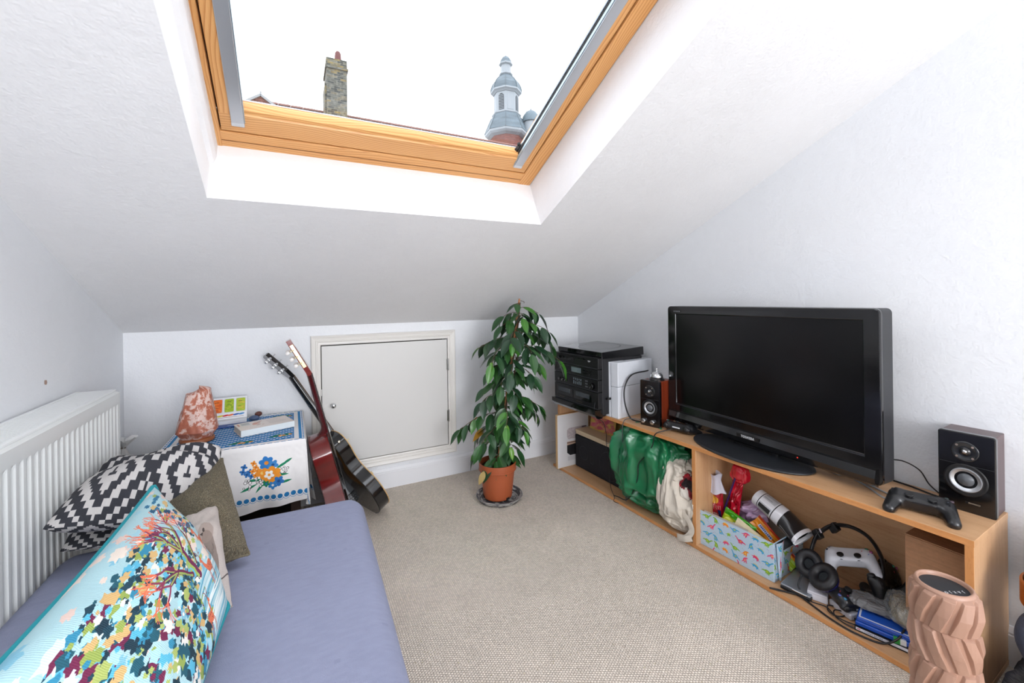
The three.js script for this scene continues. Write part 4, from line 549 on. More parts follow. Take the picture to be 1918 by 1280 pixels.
// ---------------------------------------------------------------- weeping fig in a plastic pot
{
  const PX = 1.04, PZ = -2.215, o = thing('potted_fig', 'leafy green weeping fig in a terracotta coloured plastic pot before the access door', 'plant', [PX, 0, PZ]);
  const terra = mt(0xa5532f, { rough: 0.5 });
  mesh('pot', lathe([[0, 0.012], [0.078, 0.012], [0.081, 0.016], [0.084, 0.04], [0.0985, 0.165], [0.1045, 0.167], [0.1065, 0.176], [0.1075, 0.207], [0.105, 0.211], [0.1, 0.21], [0.098, 0.18], [0.09, 0.165], [0, 0.165]], 56), terra, o);
  mesh('pot_rim', T3(new THREE.TorusGeometry(0.1055, 0.003, 8, 56), [0, 0.172, 0], [Math.PI / 2, 0, 0]), terra, o);
  const dr = new THREE.BoxGeometry(0.024, 0.012, 0.004); for (const a of [1.25, 3.3, 5.3]) mesh('drain_slot', dr, mt(0x1c120d, { rough: 0.9 }), o, [Math.cos(a) * 0.0805, 0.021, Math.sin(a) * 0.0805], [0, Math.PI / 2 - a, 0]);
  const soil = grid(30, 30, (u, v) => { const a = u * 6.283, r = v * 0.097, p = V(Math.cos(a) * r, 0.183 + 0.012 * (fbm(Math.cos(a) * r * 60 + 9, Math.sin(a) * r * 60 + 9, 3) - 0.5), Math.sin(a) * r); p.uv = [u, v]; return p; }); mesh('soil', soil, mt(0x3a2a20, { rough: 1, side: THREE.DoubleSide }), o);
  mesh('plant_label', rbox(0.032, 0.1, 0.0015, 0.0006), mt(0xe9ece9, { rough: 0.4 }), o, [0.095, 0.07, -0.035], [0.1, -0.6, 0.12]);
  mesh('stake', T3(cyl(0.0055, 0.006, 0.99, 10), [0.085, 0.655, -0.015], [0, 0, -0.165]), mt(0xb9794e, { rough: 0.6 }), o);
  // stem, branches and leaves
  seed(2024);
  const bark = mt(0x5a4632, { rough: 0.85 }), stemAt = (y) => V(0.02 + 0.155 * ((y - 0.18) / 0.98) + 0.008 * Math.sin(y * 9), y, -0.012 + 0.01 * Math.sin(y * 6));
  const st = []; for (let y = 0.17; y <= 1.15; y += 0.05) st.push(stemAt(y).toArray());
  mesh('stem', tube(st, 0.0065, 60, 8), bark, o); mesh('stem', tube(st.map(([x, y, z]) => [x - 0.012 - 0.01 * Math.sin(y * 12), y * 0.8, z + 0.012 * Math.cos(y * 11)]), 0.0045, 50, 7), bark, o);
  // leaf: pointed oval, folded along the midrib, drip tip
  const leafGeo = (L, W, fold, bend) => { const nu = 10, nv = 4, g = grid(nu, nv, (u, v) => { const t = u, w = W * Math.pow(Math.sin(Math.PI * Math.pow(t, 0.78)), 0.9) * (t > 0.86 ? lerp(1, 0.25, (t - 0.86) / 0.14) : 1), k = v * 2 - 1; const p = V(k * w / 2, fold * Math.abs(k) * w - bend * t * t * L + 0.004 * Math.sin(t * 14) * Math.abs(k) * W * 4, t * L); p.uv = [v, u]; return p; }); return g; };
  const lg = [leafGeo(0.086, 0.036, 0.16, 0.16), leafGeo(0.078, 0.034, 0.1, 0.3), leafGeo(0.094, 0.038, 0.22, 0.1), leafGeo(0.064, 0.026, 0.2, 0.22)];
  const leafTex = (c0, c1) => tex(64, 128, (u, v) => { const mid = Math.abs(u - 0.5) < 0.025 ? 1 : 0, vein = Math.pow(Math.max(0, Math.sin((v * 11 + Math.abs(u - 0.5) * 5) * 6.283)), 12) * 0.35; return mix3(mix3(c0, c1, mid * 0.7 + vein), c0, 0.15 * vn(u * 8, v * 8, 4)); });
  const lm = [[[30, 70, 34], [62, 108, 58]], [[38, 82, 34], [76, 124, 58]], [[24, 60, 34], [50, 92, 54]], [[58, 116, 34], [104, 156, 66]], [[92, 140, 44], [138, 172, 84]]].map(([a, b]) => mt(0xffffff, { rough: 0.36, map: leafTex(a, b), side: THREE.DoubleSide, clearcoat: 0.25, clearcoatRoughness: 0.3 }));
  const yellow = mt(0xc08a1c, { rough: 0.5, side: THREE.DoubleSide });
  // how far the crown reaches left and right of the stem at each height
  const reach = [[0.2, 0.12, 0.06], [0.27, 0.2, 0.08], [0.34, 0.26, 0.14], [0.42, 0.3, 0.23], [0.5, 0.28, 0.25], [0.58, 0.22, 0.19], [0.65, 0.17, 0.17], [0.72, 0.15, 0.22], [0.79, 0.25, 0.26], [0.85, 0.25, 0.31], [0.92, 0.2, 0.28], [0.98, 0.17, 0.22], [1.04, 0.12, 0.17], [1.1, 0.06, 0.15], [1.16, 0.02, 0.16]];
  const R = (y, right) => { for (let i = 1; i < reach.length; i++) if (y <= reach[i][0]) { const t = (y - reach[i - 1][0]) / (reach[i][0] - reach[i - 1][0]); return lerp(reach[i - 1][right ? 2 : 1], reach[i][right ? 2 : 1], clamp(t, 0, 1)); } return 0.03; };
  let leaves = 0; const NB = 46;
  for (let b = 0; b < NB; b++) {
    const y0 = 0.23 + 0.92 * Math.pow(b / (NB - 1), 0.95) + rr(-0.015, 0.015), az = b * 2.39996 + rr(-0.3, 0.3), dir = V(Math.cos(az), 0, Math.sin(az) * 0.9), rise = rr(0.1, 0.5);
    const yt = clamp(y0 - 0.02, 0.2, 1.16), len = Math.max(0.05, Math.abs(dir.x) * R(yt, dir.x > 0) + Math.abs(dir.z) * 0.55 * (R(yt, true) + R(yt, false)) / 1.2 - 0.055) * rr(0.75, 1.05), p0 = stemAt(Math.min(y0, 1.13)), pts = [];
    for (let i = 0; i <= 6; i++) { const t = i / 6, p = p0.clone().addScaledVector(dir, len * t); p.y += len * (rise * t - (rise + 0.28) * t * t); p.x += 0.006 * Math.sin(t * 9 + b); pts.push(p); }
    mesh('branch', tube(pts.map((p) => p.toArray()), 0.0016, 8, 5), bark, o);
    const nl = Math.max(4, Math.round(len / 0.029) + 1), cv = new THREE.CatmullRomCurve3(pts);
    for (let i = 0; i < nl && leaves < 298; i++) {
      const t = clamp(0.2 + 0.82 * i / (nl - 1) + rr(-0.04, 0.04), 0, 1), p = cv.getPoint(t), tg = cv.getTangent(t), s = i % 2 ? 1 : -1, tip = t > 0.9;
      const side = V(0, 1, 0).cross(tg).normalize().multiplyScalar(s), d = tg.clone().multiplyScalar(tip ? 1 : 0.55).add(side.multiplyScalar(tip ? 0.1 : 0.75)).add(V(rr(-0.2, 0.2), -rr(0.25, 0.95), rr(-0.2, 0.2))).normalize();
      const young = tip && rnd() < 0.35, m = young ? lm[3 + (rnd() < 0.35 ? 1 : 0)] : lm[Math.floor(rnd() * 3.3)] || lm[0], L = mesh('leaf', lg[young ? 3 : Math.floor(rnd() * 3)], leaves === 40 || leaves === 77 ? yellow : m, o);
      const z = d, up = V(rr(-0.25, 0.25), 1, rr(-0.25, 0.25) + 0.25), x = up.cross(z).normalize(), y = z.clone().cross(x); L.quaternion.setFromRotationMatrix(new THREE.Matrix4().makeBasis(x, y, z)); L.position.copy(p).addScaledVector(z, 0.006); L.scale.setScalar(rr(1.08, 1.45)); leaves++;
    }
  }
  // a dry leaf hanging over the rim
  const dry = mesh('dry_leaf', lg[1], mt(0xa8905a, { rough: 0.8, side: THREE.DoubleSide }), o, [-0.105, 0.19, 0.05], [1.35, -0.5, 0.3]);
}
{
  const t = tex(256, 256, (u, v) => { const n = fbm(u * 20, v * 20, 6, 4); return n > 0.52 ? [172, 170, 166] : n > 0.44 ? [104, 103, 104] : [66, 65, 68]; });
  const o = thing('pot_saucer', 'round dark grey plant saucer crusted with white lime under the fig pot', 'saucer', [1.045, 0, -2.205]);
  mesh('saucer_dish', lathe([[0, 0.004], [0.098, 0.004], [0.11, 0.008], [0.128, 0.028], [0.133, 0.028], [0.1345, 0.024], [0.118, 0.002], [0.1, 0], [0, 0]], 56), mt(0xffffff, { rough: 0.6, map: t }), o);
}
// ---------------------------------------------------------------- media cabinet: s runs along it to the far end, t is its depth toward the wall
const CA = -0.0332, CAx = V(Math.sin(CA), 0, -Math.cos(CA)), CN = V(Math.cos(CA), 0, Math.sin(CA)), CO = V(1.638, 0, -0.45), FR = -1.5376, TOP = 0.466;
const P = (s, t, y) => CO.clone().addScaledVector(CAx, s).addScaledVector(CN, t).setY(y).toArray();
const beechTex = (() => { const N = 1024; return tex(N, N, (u, v) => { const n = vn(u * 5, v * 60, 81, 5, 60) * 0.5 + vn(u * 12, v * 300, 82, 12, 300) * 0.5, fl = vn(u * 90, v * 500, 83, 90, 500) > 0.78 ? 0.16 : 0, b = vn(u * 2, v * 9, 84, 2, 9), cath = Math.pow(wrapN(v * 9 + vn(u * 2, v * 3, 85, 2, 3) * 2.4, 1), 5) * 0.3; return mix3(mix3([214, 173, 132], [203, 159, 117], b), [170, 120, 80], clamp((n - 0.4) * 0.55 + fl + cath * 0.6, 0, 1)); }); })();
const beech = mt(0xffffff, { rough: 0.42, map: beechTex });
const beechEdge = mt(0xffe3bd, { rough: 0.4, map: beechTex });
{
  const o = thing('media_cabinet', 'long low beech effect television cabinet with open compartments along the right wall', 'cabinet', P(0, 0, 0), FR);   // local x = -s, z = -t
  const board = (name, s0, s1, t0, t1, y0, y1, grain) => { const g = uvBox(rbox(s1 - s0, y1 - y0, t1 - t0, 0.0012, 1), grain, 1, s0 * 0.37, y0 * 0.7 + t0); return mesh(name, g, beech, o, [-(s0 + s1) / 2, (y0 + y1) / 2, -(t0 + t1) / 2]); };
  const edge = (name, s0, s1, y0, y1, grain, t0 = -0.0014) => mesh(name, uvBox(rbox(s1 - s0, y1 - y0, 0.0016, 0.0006, 1), grain, 1, s0, y0), beechEdge, o, [-(s0 + s1) / 2, (y0 + y1) / 2, -t0 - 0.0004]);
  const D = 0.305, E = 2.0;
  board('top_panel', 0, E, 0, D, TOP - 0.018, TOP, 'x'); edge('edge_band', 0, E, TOP - 0.018, TOP, 'x');
  board('base_panel', 0, E, 0, D, 0.002, 0.018, 'x'); edge('edge_band', 0, E, 0.002, 0.018, 'x');
  board('side_panel', 0.001, 0.019, 0.0005, D, 0.018, TOP - 0.018, 'y'); edge('edge_band', 0.001, 0.019, 0.018, TOP - 0.018, 'y');
  board('divider', 0.876, 0.894, 0.0005, D - 0.008, 0.018, TOP - 0.018, 'y'); edge('edge_band', 0.876, 0.894, 0.018, TOP - 0.018, 'y');
  board('side_panel', 1.935, 1.953, 0.01, D, 0.018, TOP - 0.018, 'y'); edge('edge_band', 1.935, 1.953, 0.018, TOP - 0.018, 'y', 0.0085);
  board('back_panel', 0.019, 0.876, D - 0.007, D - 0.002, 0.018, TOP - 0.018, 'x'); board('back_panel', 0.894, 1.935, D - 0.007, D - 0.002, 0.018, TOP - 0.018, 'x');
  mesh('screw_cap', cyl(0.006, 0.006, 0.0016, 16), mt(0x9d9b95, { rough: 0.35, metal: 1 }), o, [-0.224, 0.0188, -0.063]);
  mesh('foot', rbox(0.05, 0.004, 0.02, 0.001), rubber, o, [-0.19, 0.001, 0.001 - 0.012]);
}
const chrome = mt(0xd8dadc, { rough: 0.12, metal: 1 }), blackP = mt(0x141416, { rough: 0.42 }), blackG = mt(0x0b0b0d, { rough: 0.14, clearcoat: 0.5, clearcoatRoughness: 0.08 }), darkP = mt(0x1c1c1f, { rough: 0.5 }), greyP = mt(0x5d6064, { rough: 0.4 });
const printM = (w, h, draw, o = {}) => mt(0xffffff, { rough: 0.35, map: canvasTex(w, h, draw), ...o });
const lettering = (txt, font, fg, bg, w, h, sp = 0) => printM(w, h, (g) => { g.fillStyle = bg; g.fillRect(0, 0, w, h); g.fillStyle = fg; g.font = font; g.textAlign = 'center'; g.textBaseline = 'middle'; if (sp) { const n = txt.length; for (let i = 0; i < n; i++) g.fillText(txt[i], w / 2 + (i - (n - 1) / 2) * sp, h / 2); } else g.fillText(txt, w / 2, h / 2); });
{ // stereo: record deck, tuner, amplifier with equaliser, twin cassette deck
  const W = 0.43, H = 0.336, D = 0.34, o = thing('hifi_stereo', 'black stacked hi-fi stereo with turntable lid on the far end of the cabinet', 'stereo', P(1.66, 0.105, TOP), FR);
  const zf = D / 2; // front
  mesh('stereo_body', rbox(W, H - 0.02, D - 0.03, 0.004), darkP, o, [0, 0.008 + H / 2 - 0.004, -0.008]);
  const tier = (name, y0, y1, z = 0) => { const t = mesh(name, rbox(W - 0.006, y1 - y0 - 0.003, 0.03, 0.003), blackP, o, [0, (y0 + y1) / 2, zf - 0.01 + z]); mesh('trim_strip', rbox(W - 0.01, 0.0016, 0.002, 0.0006), greyP, t, [0, -(y1 - y0) / 2 + 0.003, 0.0156]); return t; };
  const y = [0.045, 0.142, 0.212, 0.272, 0.336];
  const cas = tier('cassette_deck', y[0], y[1]), amp = tier('amplifier', y[1], y[2]), tun = tier('tuner', y[2], y[3]), cd = tier('disc_player', y[3], y[4]);
  const gl = mt(0x3a4046, { rough: 0.1, clearcoat: 0.6 });
  for (const s of [-1, 1]) { const w = mesh('cassette_door', rbox(0.165, 0.05, 0.004, 0.002), blackG, cas, [s * 0.09 - 0.015, 0.004, 0.016]); mesh('door_window', rbox(0.125, 0.026, 0.002, 0.001), gl, w, [0, 0.008, 0.0025]); }
  mesh('door_print', new THREE.PlaneGeometry(0.34, 0.012), printM(512, 24, (g) => { g.fillStyle = '#141416'; g.fillRect(0, 0, 512, 24); g.fillStyle = '#8a7d66'; for (const x of [40, 300]) g.fillRect(x, 9, 80, 3); g.fillStyle = '#77797c'; for (let i = 0; i < 8; i++) g.fillRect(150 + i * 14, 10, 8, 3); }), cas, [-0.015, -0.035, 0.0156]);
  for (let i = 0; i < 5; i++) { mesh('slider_track', rbox(0.006, 0.036, 0.002, 0.001), mt(0x77858f, { rough: 0.35 }), amp, [0.0 + i * 0.017 - 0.01, 0.001, 0.0155]); mesh('slider_knob', rbox(0.01, 0.006, 0.005, 0.001), blackP, amp, [0.0 + i * 0.017 - 0.01, 0.008 - 0.003 * (i % 3), 0.017]); }
  mesh('volume_knob', lathe([[0, 0], [0.019, 0], [0.0175, 0.016], [0.015, 0.018], [0, 0.018]], 32), blackG, amp, [0.165, -0.004, 0.015], [Math.PI / 2, 0, 0]);
  for (const x of [-0.15, -0.118, -0.086]) mesh('small_knob', lathe([[0, 0], [0.0095, 0], [0.0085, 0.012], [0, 0.0125]], 20), blackG, amp, [x, -0.006, 0.015], [Math.PI / 2, 0, 0]);
  for (let i = 0; i < 3; i++) mesh('button', rbox(0.022, 0.007, 0.004, 0.001), greyP, amp, [0.11, 0.016 - i * 0.016, 0.016]);
  mesh('tuner_display', rbox(0.092, 0.03, 0.003, 0.001), mt(0x707c84, { rough: 0.15, clearcoat: 0.5 }), tun, [0.012, 0.003, 0.015]); for (let i = 0; i < 6; i++) mesh('button', rbox(0.018, 0.008, 0.004, 0.001), blackG, tun, [0.09 + (i % 3) * 0.026, 0.01 - Math.floor(i / 3) * 0.018, 0.016]); for (let i = 0; i < 4; i++) mesh('button', rbox(0.016, 0.006, 0.004, 0.001), blackG, tun, [-0.15 + i * 0.03, -0.006, 0.016]);
  mesh('disc_tray', rbox(0.16, 0.018, 0.004, 0.001), blackG, cd, [-0.09, 0.004, 0.016]); mesh('maker_mark', new THREE.PlaneGeometry(0.03, 0.014), printM(96, 48, (g) => { g.fillStyle = '#141416'; g.fillRect(0, 0, 96, 48); g.fillStyle = '#d9dadc'; g.fillRect(10, 10, 76, 13); g.fillRect(26, 28, 44, 8); }), cd, [0.135, 0.006, 0.0158]);
  for (let i = 0; i < 3; i++) mesh('button', rbox(0.02, 0.008, 0.004, 0.001), blackG, cd, [0.04 + i * 0.026, 0.016, 0.016]);
  // rounded front chin with its keys, and the feet
  const chin = mesh('control_chin', T3(extr(shp([[0, 0.012], [0.012, -0.004], [0.03, -0.012], [0.05, -0.012], [0.06, 0.0], [0.062, 0.034], [0, 0.036]].map(([a, b]) => [a, b])), W - 0.014, 0.002), [-(W - 0.014) / 2, 0, 0], [0, Math.PI / 2, 0], [-1, 1, 1].map(Math.abs)), blackG, o, [0, 0.008, zf + 0.028]);
  for (let i = 0; i < 12; i++) mesh('chin_key', rbox(0.024, 0.007, 0.008, 0.0015), darkP, chin, [-0.17 + i * 0.031, 0.032, -0.012]);
  for (const s of [-1, 1]) mesh('stereo_foot', lathe([[0, 0], [0.022, 0], [0.025, 0.006], [0.022, 0.018], [0, 0.018]], 24), blackP, o, [s * 0.175, -0.0005, s > 0 ? zf - 0.05 : zf - 0.05]); for (const s of [-1, 1]) mesh('stereo_foot', lathe([[0, 0], [0.022, 0], [0.025, 0.006], [0.022, 0.018], [0, 0.018]], 24), blackP, o, [s * 0.175, -0.0005, -zf + 0.05]);
  // turntable with smoked lid: platter shows as a ring on the lid
  const lid = new THREE.MeshPhysicalMaterial({ color: 0x4a4a4e, roughness: 0.3, clearcoat: 0.5, clearcoatRoughness: 0.25 });
  const L = mesh('turntable_lid', rbox(W - 0.01, 0.05, D - 0.01, 0.004), mt(0x101013, { rough: 0.15, clearcoat: 0.5 }), o, [0, H + 0.013, -0.02], [0.045, 0, 0]); mesh('platter_ring', T3(new THREE.RingGeometry(0.127, 0.1295, 64), [0, 0.0254, 0.0], [-Math.PI / 2, 0, 0]), mt(0x2e2e31, { rough: 0.4 }), L);

}
{ // white console standing on edge
  const W = 0.108, H = 0.312, D = 0.3, o = thing('game_console', 'white slab games console standing upright between the stereo and the small speaker', 'console', P(1.446, 0.155, TOP), FR + 0.1);
  const wm = mt(0xd9dde3, { rough: 0.35 }), sk = (z) => z * 0;
  const half = (name, x0, x1) => mesh(name, rbox(x1 - x0, H, D, 0.003), wm, o, [(x0 + x1) / 2, H / 2, 0]);
  half('console_half', -W / 2, -0.002); mesh('console_gap', rbox(0.005, H - 0.012, D - 0.01, 0.001), mt(0x3c3f45, { rough: 0.5 }), o, [0.0, H / 2, 0]);
  mesh('console_half', rbox(W / 2 - 0.002, 0.175, D, 0.003), wm, o, [W / 4 + 0.001, 0.0875, 0]); mesh('console_half', rbox(W / 2 - 0.002, H - 0.1768, D, 0.003), wm, o, [W / 4 + 0.001, 0.1768 + (H - 0.1768) / 2, 0]);
  mesh('usb_plug', merge([T3(rbox(0.014, 0.012, 0.03, 0.003), [0, 0, 0]), T3(rbox(0.02, 0.008, 0.012, 0.003), [0, 0, 0.012])]), blackP, o, [-0.004, 0.105, D / 2 + 0.01]);
}
// small two-way bookshelf speakers
function speaker(o, W, H, D, side, knobs) {
  mesh('speaker_cabinet', uvBox(rbox(W, H, D - 0.018, 0.003), 'y', 0.6), side, o, [0, H / 2, -0.009]);
  const f = extr((() => { const s = new THREE.Shape(), w = W / 2, r = 0.006; s.moveTo(-w + r, 0); s.lineTo(w - r, 0); s.quadraticCurveTo(w, 0, w, r); s.lineTo(w, H - r); s.quadraticCurveTo(w, H, w - r, H); s.lineTo(-w + r, H); s.quadraticCurveTo(-w, H, -w, H - r); s.lineTo(-w, r); s.quadraticCurveTo(-w, 0, -w + r, 0); return s; })(), 0.014, 0.003);
  const b = mesh('front_baffle', f, blackG, o, [0, 0, D / 2 - 0.018]); const z = 0.0172;
  mesh('seam', rbox(W * 0.985, 0.0012, 0.001, 0.0003), mt(0x2a2b2e, { rough: 0.5 }), b, [0, H * 0.6, z]);
  const tw = mesh('tweeter', lathe([[0.031, 0.001], [0.029, 0.003], [0.024, 0.0025], [0.013, -0.001], [0.0115, 0.002], [0.007, 0.006], [0, 0.0075]], 40), mt(0x1d1e20, { rough: 0.25, clearcoat: 0.4 }), b, [-0.002, H * 0.775, z], [Math.PI / 2, 0, 0]);
  const sc = cyl(0.0032, 0.0032, 0.002, 12); for (let i = 0; i < 4; i++) mesh('screw', sc, mt(0xc8b6a8, { rough: 0.3, metal: 1 }), tw, [Math.cos(i * 1.571 + 0.785) * 0.0245, 0.0035, Math.sin(i * 1.571 + 0.785) * 0.0245]);
  mesh('dome', ball(0.0068, 1, 0.7, 1), chrome, tw, [0, 0.0035, 0]);
  const R = W * 0.4, wf = mesh('woofer', lathe([[R, -0.001], [R + 0.001, 0.002], [R - 0.004, 0.0035], [R - 0.008, 0.001], [R - 0.0115, 0.0035]], 56), mt(0x121214, { rough: 0.5 }), b, [-0.001, H * (knobs ? 0.41 : 0.41), z], [Math.PI / 2, 0, 0]);
  mesh('cone_ring', lathe([[R - 0.0115, 0.0035], [R - 0.016, 0.0045], [R * 0.42, -0.004]], 56), mt(0xc3c6ca, { rough: 0.3, metal: 0.75, side: THREE.DoubleSide }), wf); mesh('dust_cap', lathe([[R * 0.44, -0.0035], [R * 0.36, 0.003], [R * 0.18, 0.0075], [0, 0.009]], 40), mt(0x54575b, { rough: 0.35 }), wf);
  return b;
}
{
  const cherry = mt(0xffffff, { rough: 0.3, map: tex(256, 512, (u, v) => { const n = vn(u * 3, v * 60, 7, 3, 60) * 0.6 + vn(u * 8, v * 200, 8, 8, 200) * 0.4; return mix3([138, 56, 28], [98, 34, 16], n); }) });
  const o = thing('bookshelf_speaker', 'small speaker with orange cherry wood side and two silver knobs left of the television', 'speaker', P(1.205, 0.122, TOP), FR + 0.2);
  const b = speaker(o, 0.108, 0.237, 0.135, cherry, true);
  for (const [x, y] of [[-0.034, 0.026], [0.018, 0.026]]) mesh('knob', lathe([[0, 0], [0.0125, 0], [0.0125, 0.004], [0.0115, 0.013], [0.0095, 0.0145], [0, 0.0148]], 28), chrome, b, [x, y, 0.017], [Math.PI / 2, 0, 0]); for (const x of [-0.016, -0.008]) mesh('jack', T3(cyl(0.0028, 0.0028, 0.002, 10), [0, 0, 0], [Math.PI / 2, 0, 0]), darkP, b, [x, 0.022, 0.0178]);
}
{
  const wenge = mt(0xffffff, { rough: 0.34, map: tex(256, 512, (u, v) => { const n = vn(u * 3, v * 80, 9, 3, 80) * 0.6 + vn(u * 8, v * 240, 10, 8, 240) * 0.4; return mix3([96, 74, 76], [74, 54, 54], n); }) });
  const o = thing('bookshelf_speaker', 'small gloss black speaker with dull brown side at the near end of the cabinet', 'speaker', P(0.066, 0.2655, TOP), FR + 0.02);
  const b = speaker(o, 0.12, 0.24, 0.125, wenge, false); mesh('maker_mark', new THREE.PlaneGeometry(0.034, 0.008), printM(160, 40, (g) => { g.fillStyle = '#0b0b0d'; g.fillRect(0, 0, 160, 40); g.fillStyle = '#b8a48c'; g.font = 'italic bold 26px sans-serif'; g.textAlign = 'center'; g.fillText('Genius', 74, 28); g.strokeStyle = '#b8a48c'; g.lineWidth = 3; g.beginPath(); g.ellipse(138, 20, 14, 9, 0, 0, 7); g.stroke(); }), b, [0.014, 0.03, 0.0172]);
}
{ // service bell
  const p = P(1.2, 0.12, TOP + 0.2375), o = thing('service_bell', 'chrome reception bell on a black base standing on the cherry sided speaker', 'bell', p);
  mesh('bell_base', lathe([[0, 0], [0.041, 0], [0.042, 0.003], [0.036, 0.01], [0.03, 0.014], [0, 0.014]], 48), blackG, o); mesh('bell_dome', lathe([[0.033, 0.013], [0.034, 0.016], [0.0325, 0.026], [0.026, 0.037], [0.014, 0.044], [0, 0.046]], 48), chrome, o); mesh('plunger', lathe([[0, 0.044], [0.003, 0.046], [0.0025, 0.052], [0.0045, 0.054], [0.004, 0.06], [0, 0.061]], 20), chrome, o);
}
{ // television
  const W = 0.922, H = 0.592, ctr = V(1.7465, 0, -1.146), o = thing('television', 'large black flat television on an oval stand with a dark screen', 'television', [ctr.x, TOP, ctr.z], -1.6034);
  const yb = 0.036; // gap below the casing
  const rs = (w, h, r) => { const s = new THREE.Shape(); s.moveTo(-w / 2 + r, -h / 2); s.lineTo(w / 2 - r, -h / 2); s.quadraticCurveTo(w / 2, -h / 2, w / 2, -h / 2 + r); s.lineTo(w / 2, h / 2 - r); s.quadraticCurveTo(w / 2, h / 2, w / 2 - r, h / 2); s.lineTo(-w / 2 + r, h / 2); s.quadraticCurveTo(-w / 2, h / 2, -w / 2, h / 2 - r); s.lineTo(-w / 2, -h / 2 + r); s.quadraticCurveTo(-w / 2, -h / 2, -w / 2 + r, -h / 2); return s; };
  const cy = yb + H / 2, SW = 0.826, SH = 0.462, sy = 0.028;   // screen centre above casing centre
  const shell = mesh('casing', T3(extr(rs(W - 0.006, H - 0.006, 0.016), 0.06, 0.003), [0, 0, -0.068]), mt(0x2a2b2e, { rough: 0.45 }), o, [0, cy, 0]);
  const bez = rs(W - 0.008, H - 0.008, 0.016), hole = new THREE.Path(); hole.moveTo(-SW / 2, sy - SH / 2); hole.lineTo(-SW / 2, sy + SH / 2); hole.lineTo(SW / 2, sy + SH / 2); hole.lineTo(SW / 2, sy - SH / 2); hole.closePath(); bez.holes.push(hole);
  mesh('bezel', extr(bez, 0.01, 0.004), blackG, o, [0, cy, -0.006]);
  mesh('screen', rbox(SW + 0.004, SH + 0.004, 0.004, 0.001), mt(0x050506, { rough: 0.2 , specularIntensity: 0.8 }), o, [0, cy + sy, 0.0015]);
  mesh('screen_rim', rbox(SW, 0.005, 0.004, 0.001), mt(0x33353a, { rough: 0.25, metal: 0.4 }), o, [0, cy + sy - SH / 2 - 0.004, 0.0085]);
  const lp = shp([[0.0, 0], [0.02, 0.012], [0.024, 0.032], [0.018, 0.058], [0.0, 0.06]]); mesh('speaker_bar', T3(extr(lp, W - 0.03, 0.001), [(W - 0.03) / 2, 0, 0], [0, -Math.PI / 2, 0]), blackG, o, [0, yb - 0.006, 0]);
  mesh('maker_mark', new THREE.PlaneGeometry(0.105, 0.016), lettering('TOSHIBA', 'bold 44px sans-serif', '#e6e8ea', '#0d0d0f', 320, 50), o, [-0.005, yb + 0.034, 0.0252]);
  mesh('model_mark', new THREE.PlaneGeometry(0.05, 0.011), lettering('REGZA', 'bold 26px sans-serif', '#b9bcc2', '#0d0d0f', 160, 36, 28), o, [-W / 2 + 0.062, cy + H / 2 - 0.026, 0.0084]);
  mesh('power_light', ball(0.002, 1, 1, 0.5, 10, 8), mt(0xff5040, { rough: 0.4, emissive: 0xff2010, emissiveIntensity: 1.5 }), o, [0.2, yb + 0.016, 0.024]);
  mesh('stand_neck', rbox(0.2, 0.06, 0.05, 0.008), blackG, o, [0, 0.034, -0.035]);
  const base = lathe([[0, 0], [0.98, 0], [1, 0.004], [0.985, 0.009], [0.9, 0.013], [0, 0.016]], 80); base.scale(0.262, 1, 0.138); mesh('stand_base', base, mt(0x24262a, { rough: 0.4 }), o, [-0.012, 0, 0.012]);
}
